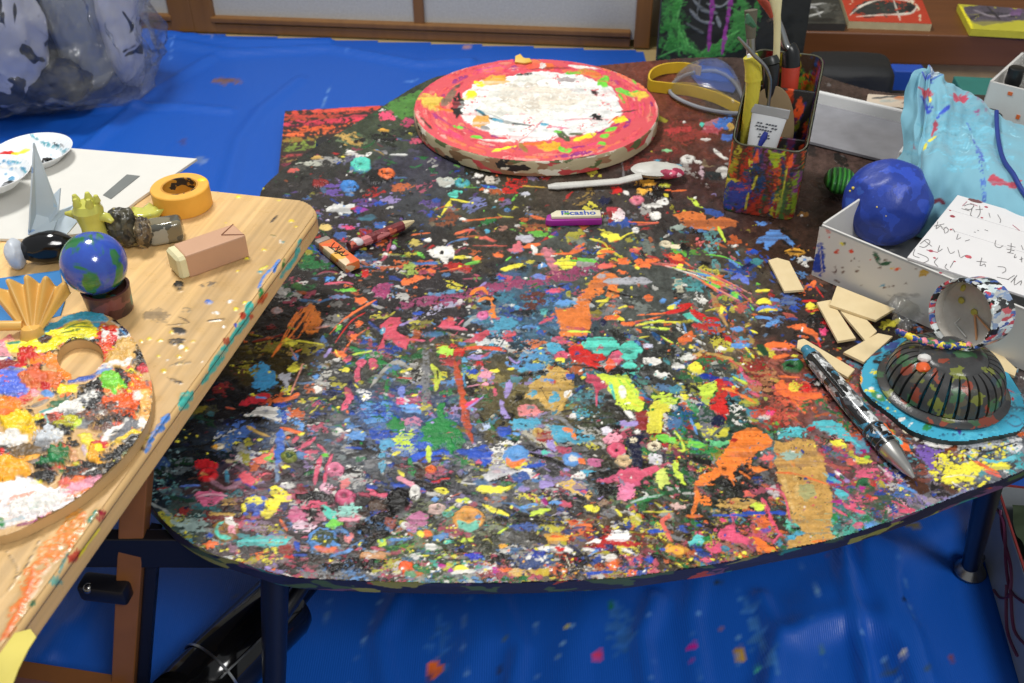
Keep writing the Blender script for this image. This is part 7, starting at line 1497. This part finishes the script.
def film(name, P00, P10, P11, P01, amp, label, cat, n_=60, seed=1, zs=.02, parent=None, mat=None, freq=30):
    c0 = (P00+P10+P11+P01)/4; b = bmesh.new(); G = []
    for i in range(n_):
        row = []
        for j in range(n_):
            s, t = i/(n_-1), j/(n_-1); p = P00*(1-s)*(1-t)+P10*s*(1-t)+P11*s*t+P01*(1-s)*t
            d = _mn.noise_vector(p*freq+Vector((seed, 0, 0))); e = _mn.noise(p*freq*2.3+Vector((0, seed, 0)))
            bow = math.sin(math.pi*s)*math.sin(math.pi*t)
            row.append(b.verts.new(p-c0+Vector((d.x*amp, d.y*amp, abs(d.z)*amp*1.2+abs(e)*amp*.6+zs*bow))))
        G.append(row)
    for i in range(n_-1):
        for j in range(n_-1): b.faces.new((G[i][j], G[i+1][j], G[i+1][j+1], G[i][j+1]))
    o = link(name, b, mat or CLEAR, parent, c0 if parent is None else c0-parent.location, angle=180)
    return tag(o, label, cat) if label else o
film('plastic_wrap', at(878, 300, b0), at(905, 340, b0+.008), at(925, 318, b0+.008), at(900, 292, b0+.004), .008, 'scrap of crumpled clear plastic wrap between the slats and the clear tub', 'plastic wrap', 44, 3, .012, freq=60)

# ---- white rimmed grey tray and spattered board behind
tz = TBL+.004; q = [at(x, y, tz+.016) for x, y in [(822, 91), (915, 112)]]
tf = at(812, 137, tz); c0 = (q[0]+q[1])/2
ty = empty('shallow_tray', (c0.x, c0.y, TBL+.0015), 'shallow grey tray with a white rim lying at the table back right', 'tray')
u_ = (q[1]-q[0]); LU = u_.length+.03; u_.normalize(); v_ = Vector((u_.y, -u_.x, 0)); M_ = math.atan2(u_.y, u_.x); ty.rotation_euler = (0, 0, M_)
b = bmesh.new(); bx(b, (0, -.055, .002), (LU, .11, .003)); link('grey_base', b, plain('grey_sheet', (150, 150, 156), .25, var=.1), ty, smooth=False)
b = bmesh.new(); bx(b, (0, 0, .009), (LU+.006, .006, .018), 0, .002); bx(b, (-LU/2, -.055, .009), (.006, .11, .018), 0, .002); bx(b, (LU/2, -.055, .009), (.006, .11, .018), 0, .002); link('white_rim', b, plain('white_rim', (222, 222, 220), .4, var=.02), ty, smooth=False)
flat_canvas('paint_board', [(866, 104), (922, 110), (918, 97), (868, 94)], TBL+.0015, .003, (206, 190, 170), '''
@ 640 0 2.667
S 200,90,50 6 640 250 700 246; S 80,80,80 6 620 262 700 256; S 60,60,60 5 640 240 720 244; S 190,120,80 8 680 262 760 268; S w 8 620 246 700 240; S 90,60,60 6 700 275 760 262; S 150,170,170 8 640 270 690 268
''', 'small board with messy paint streaks behind the grey tray', 'board', (200, 185, 160))
# ---- light blue cloth draped over something
mcl = NT('blue_cloth'); v = mcl.coord(); n = mcl.noise(v, 500, 3); n2 = mcl.noise(v, 18, 3)
a = mcl.n('ShaderNodeAttribute', attribute_name='paint'); mcl.l(a.outputs['Color'], mcl.b.inputs['Base Color']); mcl.set(Roughness=.75, Sheen_Weight=.2); mcl.bump(n.outputs[0], .25, .0006)
rows = [ # (px, py, y distance) control rows from the front hem over the ridge and down behind
 [at(885, 205, Z0+.002), at(905, 232, Z0+.004), at(935, 240, Z0+.008), at(975, 245, Z0+.01), at(1040, 260, Z0+.01), at(1110, 280, Z0+.01)],
 [at(892, 182, TBL+.020), at(912, 205, TBL+.030), at(940, 205, TBL+.040), at(985, 208, TBL+.050), at(1040, 222, TBL+.055), at(1110, 240, TBL+.05)],
 [at(897, 152, TBL+.048), at(915, 165, TBL+.060), at(945, 165, TBL+.070), at(985, 165, TBL+.074), at(1035, 175, TBL+.075), at(1110, 190, TBL+.06)],
 [at(905, 112, TBL+.080), at(922, 120, TBL+.085), at(950, 128, TBL+.082), at(985, 132, TBL+.080), at(1035, 140, TBL+.078), at(1110, 150, TBL+.06)],
 [at(912, 78, TBL+.108), at(929, 70, TBL+.116), at(952, 88, TBL+.105), at(985, 112, TBL+.085), at(1028, 117, TBL+.080), at(1110, 125, TBL+.06)],
 [at(918, 74, TBL+.098), at(938, 70, TBL+.100), at(960, 88, TBL+.090), at(990, 110, TBL+.070), at(1030, 116, TBL+.065), at(1110, 122, TBL+.05)],
 [at(912, 98, TBL+.012), at(940, 100, TBL+.012), at(968, 112, TBL+.012), at(995, 128, TBL+.02), at(1030, 131, TBL+.02), at(1110, 140, TBL+.01)]]
def spl2(rows, pu, pv):
    R1_ = [catmull([tuple(p) for p in r], pu, False) for r in rows]
    cols_ = list(zip(*R1_)); return np.array([catmull(list(cc), pv, False) for cc in cols_])
G = spl2(rows, 34, 30)
U, V = proj(G[..., 0], G[..., 1], G[..., 2])
gu, gv = np.meshgrid(np.linspace(0, 1, G.shape[1]), np.linspace(0, 1, G.shape[0]))
fold = .0065*sampb(N_L, gv*260, gu*160, 7)+.0022*sampb(N_R, gv*150, gu*120, 2)+.0045*np.exp(-((gv-.10-.05*gu)/.012)**2)+.004*np.exp(-((gv-.165-.10*gu)/.010)**2)-.003*np.exp(-((gv-.135-.07*gu)/.012)**2)
nrm = np.cross(np.gradient(G, axis=0), np.gradient(G, axis=1)); nrm /= np.linalg.norm(nrm, axis=2)[..., None]+1e-9
nrm *= np.where(nrm[..., 2:3] < 0, -1, 1); env = np.clip(gu*8, 0, 1); G = G+nrm*(fold*env)[..., None]; G[..., 2] = np.maximum(G[..., 2], TBL+.0015)
c = Canvas(U, V, (116, 170, 188)); c.hs = .1
c.run('''
@ 880 50 4.02
T 330 350 200 150 0 110,176,198; Z 150,212,230 4 310 320 335 300 370 305 380 350 350 400 320 395; Z 150,212,230 4 325 340 350 330 365 350 350 380 330 370; Z 150,212,230 4 530 290 550 310 579 320; Z 150,212,230 4 540 280 570 300; Z 70,110,190 16 390 400 410 520 430 640; Z 70,100,180 10 360 280 400 400 420 470
G 176,60,80 160 148 200 145 215 170 190 190 160 180; B 190 165 30 16 20 176,60,80; B 325 188 30 18 0 180,60,85; S 180,60,85 12 300 190 350 200; G 178,62,82 435 520 460 505 490 530 520 540 555 530 560 560 540 575 500 555 460 555 440 545; S 178,62,82 10 210 340 230 290; B 110 372 10 12 0 150,50,80; B 225 300 10 16 0 160,60,80; S 110,40,60 14 205 620 240 605 260 620
S 36,66,180 14 170 90 200 85; S 50,80,190 10 160 180 190 240 200 250; D 185 215 24 40 40,70,180 26 6; S 44,74,185 12 230 270 275 230; S y 12 195 360 225 345; S y 10 175 400 185 370; B 205 195 8 12 0 y; B 165 290 4 6 0 y; B 225 70 40 12 0 130,160,190; D 230 85 50 30 60,90,170 30 6; D 240 70 40 20 225,235,240 26 5; S 40,40,50 16 270 100 310 120; S 46,80,190 6 190 90 250 100; T 450 150 60 30 0 150,190,215; D 430 230 60 40 150,90,140 14 4
''')
cl_co = G
cloth = gridmesh('blue_cloth', cl_co, np.ones((G.shape[0]-1, G.shape[1]-1), bool), c)
# ridge: a real bundle below keeps the cloth up
co_ = empty('blue_cloth', (0, 0, 0), 'light blue printed cloth with red and blue paint stains, heaped behind the white box', 'cloth')
c0 = at(960, 150, TBL); cp_ = Vector((c0.x, c0.y, TBL)); co_.location = cp_
o = link('draped_cloth', cloth, mcl.m, co_, -cp_, angle=180)
P = [aty(x, y, yy_) for x, y, yy_ in ((997, 116, .985), (1000, 135, .955), (1003, 160, .92), (1012, 185, .875), (1030, 205, .84))]
b = bmesh.new(); pts = []
for x, y in ((996, 110), (998, 125), (1001, 142), (1005, 160), (1012, 178), (1021, 195), (1034, 212)):
    d2 = (U-x)**2+(V-y)**2; m_ = np.where(gv*0+(gu < .70), d2, 1e9); k = np.unravel_index(np.argmin(m_), m_.shape); pts.append(Vector(G[k])+Vector(nrm[k])*.0035-cp_)
tube(b, [tuple(p) for p in catmull([tuple(p) for p in pts], 4, False)], .0022, 8); o = link('dark_blue_cord', b, plain('cord_blue', (30, 56, 140), .5), None, cp_); tag(o, 'dark blue cord lying down over the light blue cloth', 'cord')

# ---- square white box with markers and a glass, behind the cloth
q = at(978, 124, TBL); hx = Vector((.089, -.074, 0)).normalized(); hy = Vector((-hx.y, hx.x, 0))
pb = empty('white_pen_box', (q.x, q.y, TBL+.0012), 'open square white box holding markers and a glass jar, behind the blue cloth', 'box', math.atan2(hx.y, hx.x))
S_ = .115; hh = .052; b = bmesh.new()
bx(b, (S_/2, 0, hh/2), (S_, .003, hh)); bx(b, (S_/2, S_, hh/2), (S_, .003, hh)); bx(b, (0, S_/2, hh/2), (.003, S_, hh)); bx(b, (S_, S_/2, hh/2), (.003, S_, hh)); link('box_walls', b, wb, pb, smooth=False)
b = bmesh.new(); bx(b, (S_/2, S_/2, .001), (S_-.003, S_-.003, .002)); link('box_bottom', b, wb, pb, smooth=False)
b = bmesh.new(); bx(b, (.024, -.0018, .044), (.005, .0006, .004), 0, 0); od_ = plain('orange_drop', (226, 110, 50), .5); link('orange_drop', b, od_, pb, smooth=False); b = bmesh.new(); bx(b, (.040, -.0018, .020), (.004, .0006, .005)); link('orange_drop', b, od_, pb, smooth=False)
b = bmesh.new(); dab(b, .012, -.0016, .012, .012, .0012, .010, 5); link('black_mark', b, plain('black_mark', (40, 40, 44), .5), pb)
Mp = Matrix.Translation(pb.location) @ Matrix.Rotation(math.atan2(hx.y, hx.x), 4, 'Z')
def standing(name, lx, ly, h_, r, mat, label, cat, tilt=(0, 0), capm=None):
    o = empty(name, Mp @ Vector((lx, ly, .0035)), label, cat, rot=(tilt[0], tilt[1], 0)); b = bmesh.new(); lathe(b, [(0, 0), (r, 0), (r, h_*.72), (0, h_*.72)], 24); link('barrel', b, mat, o)
    b = bmesh.new(); lathe(b, [(0, h_*.72), (r*1.08, h_*.72), (r*1.05, h_), (r*.9, h_+.001), (0, h_+.001)], 24); link('cap', b, capm or mat, o); return o
standing('marker', .018, .022, .062, .0085, blackp, 'black capped marker standing near the corner of the square white box', 'marker')
standing('marker', .045, .028, .052, .0085, plain('silver_marker', (150, 150, 150), .25, .6), 'silver grey marker standing beside the black one in the square white box', 'marker', (R(6), 0))
q2 = Mp @ Vector((.052, .062, .0035)); gj = empty('glass_jar', q2, 'clear glass jar with an amber band standing in the square white box', 'jar')
gmat = glass('jar_glass', (235, 240, 242), .05, .4, .95)
b = bmesh.new(); lathe(b, [(0, 0), (.016, 0), (.017, .002), (.017, .075), (.014, .08), (.014, .095), (.0125, .095), (.0125, .078), (.0155, .074), (.0155, .003), (0, .003)], 32); link('glass_wall', b, gmat, gj)
b = bmesh.new(); lathe(b, [(.0172, .05), (.0176, .05), (.0176, .062), (.0172, .062)], 32); link('amber_band', b, plain('amber_band', (216, 160, 60), .35), gj)
# ---------------------------------------------------------------- things on the floor
# black bag, blue and teal boxes by the shelf
q = at(862, 97, .004); base = Vector((.57, 1.425, .006))
bagm = plain('black_nylon', (26, 27, 29), .6, bump=.5, bscale=120)
bag = empty('black_bag', base, 'black soft bag with a small brown tag lying in front of the low shelf', 'bag', R(-6))
b = bmesh.new(); bx(b, (-.055, 0, .078), (.13, .085, .155), 0, .02, seg=4); bmesh.ops.subdivide_edges(b, edges=b.edges[:], cuts=2, use_grid_fill=True); jitter(b, .006, 22, 3); link('bag_body', b, bagm, bag)
b = bmesh.new(); bx(b, (.030, -.01, .055), (.07, .07, .10), 0, .02, seg=4); jitter(b, .006, 22, 8); link('side_pocket', b, bagm, bag)
b = bmesh.new(); bx(b, (.035, -.047, .088), (.013, .003, .02), 0, .001); link('brown_tag', b, plain('brown_tag', (160, 96, 66), .6), bag)
b = bmesh.new(); bx(b, (0, 0, .058), (.05, .03, .116), 0, .002); tag(link('blue_carton', b, plain('blue_carton', (36, 84, 190), .5), None, (.630, 1.495, .006), R(-4), smooth=False), 'small blue carton standing beside the black bag', 'box')
b = bmesh.new(); bx(b, (0, 0, .066), (.10, .08, .132), 0, .002); o = tag(link('teal_box', b, plain('teal_box', (52, 130, 122), .5), None, (.715, 1.375, .0065), R(-8), smooth=False), 'plain teal box standing behind the heaped blue cloth', 'box')
# white dish under the table
q = at(651, 577, .006)
b = bmesh.new(); lathe(b, [(0, 0), (.030, 0), (.034, .004), (.036, .014), (.0345, .014), (.032, .005), (0, .004)], 48); tag(link('white_dish', b, plain('white_dish', (214, 216, 216), .35, var=.02), None, (q.x, q.y+.024, .0065)), 'small round white dish on the tarpaulin under the table front edge', 'dish')
# glossy black canister with a tube
p0, p1 = at(165, 715, .042), at(272, 612, .042); ax_ = (p1-p0); L = ax_.length
can = empty('black_canister', (p0.x, p0.y, .0065), 'glossy black cylinder with slim tube lying on the tarpaulin under the table, lower left', 'canister')
can.rotation_euler = (0, 0, math.atan2(ax_.y, ax_.x)); gb = plain('gloss_black', (14, 14, 15), .08, var=.2); rr = .030
RX = Matrix.Translation((0, 0, rr)) @ Matrix.Rotation(R(90), 4, 'Y')
b = bmesh.new(); lathe(b, [(0, -.035), (.014, -.034), (.022, -.028), (.0265, -.01), (rr*.97, .030), (rr*.97, .046), (rr, .048), (rr, L+.01), (rr*.9, L+.018), (0, L+.018)], 48, RX); link('body', b, gb, can)
b = bmesh.new(); lathe(b, [(rr, .0462), (rr+.0012, .0462), (rr+.0012, .0482), (rr, .0482)], 48, RX); tag(link('silver_band', b, steel, can), 'thin silver band')
b = bmesh.new(); bx(b, (L*.5+.025, -rr*.72, rr*1.72), (L*.75, .0012, .006), rot=Matrix.Rotation(R(38), 4, 'X')); link('silver_trim', b, steel, can, smooth=False)
b = bmesh.new(); tube(b, [(L+.012, 0, rr), (L+.06, 0, rr+.003), (L+.22, .002, rr+.004)], [.014, .0105, .0105], 20); link('tube', b, gb, can)
# storage box at the right edge
sb = Vector((.4465, .632, .0065)); e1 = Vector((-.024, -.15, 0)); ey = e1.normalized(); ex = Vector((-ey.y, ey.x, 0)); ex = ex if ex.x > 0 else -ex
stb = empty('storage_box', sb, 'low grey box with red top edge and violet brush lines beside the table leg', 'box')
def SBp(a, b_, z=0): v = ey*a+ex*b_; return Vector((v.x, v.y, z))
HS = .062; SL, SW = .36, .26
def wallb(p, q, m, nm, t=.003, h0=0, h1=HS):
    b = bmesh.new(); bar(b, Vector((p.x, p.y, (h0+h1)/2)), Vector((q.x, q.y, (h0+h1)/2)), t, h1-h0); return link(nm, b, m, stb, smooth=False)
gy = plain('greyish_card', (150, 156, 162), .5); redm2 = plain('red_edge', (140, 48, 46), .5)
wallb(SBp(0, 0), SBp(SL, 0), gy, 'side_wall'); wallb(SBp(0, 0), SBp(0, SW), gy, 'side_wall'); wallb(SBp(SL, 0), SBp(SL, SW), gy, 'side_wall'); wallb(SBp(0, SW), SBp(SL, SW), gy, 'side_wall')
wallb(SBp(-.001, 0), SBp(SL, 0), redm2, 'red_rim', .0020, HS, HS+.0012); wallb(SBp(0, 0), SBp(0, SW), redm2, 'red_rim', .0020, HS, HS+.0012)
b = bmesh.new(); prism(b, [tuple(SBp(a, c_)[:2]) for a, c_ in ((.002, .002), (.002, SW-.002), (SL-.002, SW-.002), (SL-.002, .002))], 0, .003); link('box_floor', b, plain('box_inside', (40, 46, 40), .7), stb, smooth=False)
vio = plain('violet_brush_line', (104, 44, 78), .5); b = bmesh.new()
for pts in ([(.03, .060), (.05, .050), (.085, .046), (.10, .030), (.09, .012), (.075, .004)], [(.02, .052), (.045, .058), (.075, .040), (.10, .034), (.125, .050)], [(.10, .034), (.13, .020), (.16, .036)], [(.09, .030), (.12, .008), (.15, .012)]):
    tube(b, [tuple(SBp(a, -.0018, z)) for a, z in catmull(pts, 5, False)], .0022, 6, flat=.5)
link('violet_lines', b, vio, stb)
o = film('dark_cloth', sb+SBp(.012, .012, .050), sb+SBp(.062, .012, .044), sb+SBp(.062, .2, .044), sb+SBp(.012, .2, .052), .006, 'dark green cloth bundled at the far end of the storage box', 'cloth', 30, 5, .01, mat=plain('dark_green_cloth', (58, 72, 48), .8, bump=.4), freq=30)
pk = bmesh.new(); prism(pk, [tuple(SBp(a, c_)[:2]) for a, c_ in ((.066, .004), (.066, SW-.004), (.30, SW-.004), (.30, .004))], .0032, .0225); link('packing_sheet', pk, plain('packing_dark', (40, 44, 46), .7), stb, smooth=False)
def cyl_in(a, bb, ang, L_, r, m, nm, label, cat, z=.0, capm=None):
    o = empty(nm, sb+SBp(a, bb, .0232+z), label, cat, ang); RX_ = Matrix.Translation((0, 0, r)) @ Matrix.Rotation(R(90), 4, 'Y')
    b = bmesh.new(); lathe(b, [(0, 0), (r*.9, 0), (r, .002), (r, L_*.8), (r*.7, L_*.85), (0, L_*.85)], 32, RX_); link('bottle_body', b, m, o)
    b = bmesh.new(); lathe(b, [(0, L_*.85), (r*.72, L_*.85), (r*.72, L_), (0, L_)], 32, RX_); link('bottle_cap', b, capm or m, o); return o
clb = plain('clear_grey_bottle', (170, 172, 170), .12, var=.3); drk = plain('dark_bottle', (30, 32, 40), .2)
cyl_in(.075, .022, R(20), .085, .014, clb, 'bottle', 'pale grey plastic bottle in the storage box, the far one', 'bottle', .0, drk)
cyl_in(.105, .024, R(-8), .085, .014, drk, 'bottle', 'dark bottle lying in the storage box between the pale bottles', 'bottle', .0, clb)
cyl_in(.138, .022, R(-4), .085, .013, clb, 'bottle', 'pale grey plastic bottle in the storage box, the near one', 'bottle')

# ---- clear plastic bag with black and white fabric, upper left on the floor
bp = Vector((-.865, 1.66, .0065))
bundle = empty('fabric_bundle', bp, 'grey and black patterned fabric bundle inside the clear plastic bag, upper left', 'fabric')
fbt = NT('brush_print_fabric'); v = fbt.coord(scale=(1, 1, 1), rot=(.4, .3, .5)); n1 = fbt.noise(v, 9, 2, .5, 1.2); n2 = fbt.noise(fbt.coord(scale=(2.2, .5, 1), rot=(0, .3, .6)), 16, 2, .5, .8)
fbt.l(fbt.mix(fbt.ramp(n2.outputs[0], [(.565, BW0), (.585, BW1)]), fbt.mix(n1.outputs[0], (226, 224, 230), (190, 188, 196)), (26, 26, 28)), fbt.b.inputs['Base Color']); fbt.set(Roughness=.7)
blk_f = plain('black_fabric', (28, 28, 30), .6, bump=.4, bscale=40)
def lump(c, r, seed, m, nm, amp=.12):
    b = bmesh.new(); bmesh.ops.create_icosphere(b, subdivisions=5, radius=1); jitter(b, amp, 1.6, seed); jitter(b, amp*.3, 5, seed); bmesh.ops.transform(b, matrix=Matrix.Translation(c) @ Matrix.Diagonal((r[0], r[1], r[2], 1)), verts=b.verts); return link(nm, b, m, bundle, angle=180)
lump((-.05, -.09, .155), (.15, .09, .15), 3, fbt.m, 'printed_fold')
lump((-.06, .03, .20), (.16, .10, .18), 6, blk_f, 'black_fold', .16)
lump((.115, .02, .16), (.055, .07, .16), 9, plain('grey_fabric', (160, 162, 164), .7, bump=.4, bscale=40), 'grey_fold')
lump((.175, .04, .15), (.035, .06, .15), 12, fbt.m, 'printed_fold')
lump((.07, -.055, .045), (.07, .05, .04), 15, blk_f, 'black_fold', .2)
BAGF = filmmat('bag_film', 15, (1, 1, .4), .04, .022, .07)
b = bmesh.new(); bmesh.ops.create_icosphere(b, subdivisions=6, radius=1)
for v_ in b.verts:
    p = v_.co.copy(); w_ = 1.0+.9*max(0, -p.z-.35)**1.0; s = Vector((p.x*.245*w_, p.y*.165*w_, p.z*.25+.235))
    pq = Vector((p.x, p.y, p.z*.45)); d = _mn.noise_vector(pq*4)*.026+_mn.noise_vector(pq*10)*.014+_mn.noise_vector(pq*22)*.006; s += d; s.z = max(s.z, .0015+.012*abs(_mn.noise(p*9))); v_.co = s
pbg = link('plastic_bag', b, BAGF, None, (bp.x+.02, bp.y-.015, bp.z), angle=180); tag(pbg, 'large crumpled clear plastic bag on the tarpaulin beside the sliding doors', 'plastic bag')
# ---------------------------------------------------------------- camera, lights, world
cam = bpy.data.cameras.new('camera'); co_ = bpy.data.objects.new('camera', cam); COL.objects.link(co_)
co_.location = (0, 0, CAMZ); co_.rotation_euler = (R(90)-PITCH, 0, 0)
cam.sensor_width = 36; cam.lens = F*36/1024; cam.clip_start = .01
cam.dof.use_dof = True; cam.dof.focus_distance = .82; cam.dof.aperture_fstop = 13
SC.camera = co_
def area(name, loc, target, size, power, col=(1, 1, 1), shape='DISK'):
    l = bpy.data.lights.new(name, 'AREA'); l.shape = shape; l.size = size; l.energy = power; l.color = col
    o = bpy.data.objects.new(name, l); COL.objects.link(o); o.location = loc
    o.rotation_euler = (Vector(target)-Vector(loc)).to_track_quat('-Z', 'Y').to_euler(); return o
area('ceiling_lamp', (-.55, 1.35, 2.1), (0, .8, 0), .5, 33, (1, .985, .95))
area('second_ceiling_lamp', (.75, -.75, 1.9), (.3, .7, 0), .6, 24, (1, .985, .96))
w = bpy.data.worlds.new('world'); SC.world = w; w.use_nodes = True
bg = w.node_tree.nodes['Background']; bg.inputs[0].default_value = (.93, .97, 1, 1); bg.inputs[1].default_value = .42
SC.view_settings.view_transform = 'Standard'; SC.view_settings.look = 'None'; SC.view_settings.gamma = 1
SC.view_settings.exposure = 0; SC.view_settings.use_curve_mapping = False
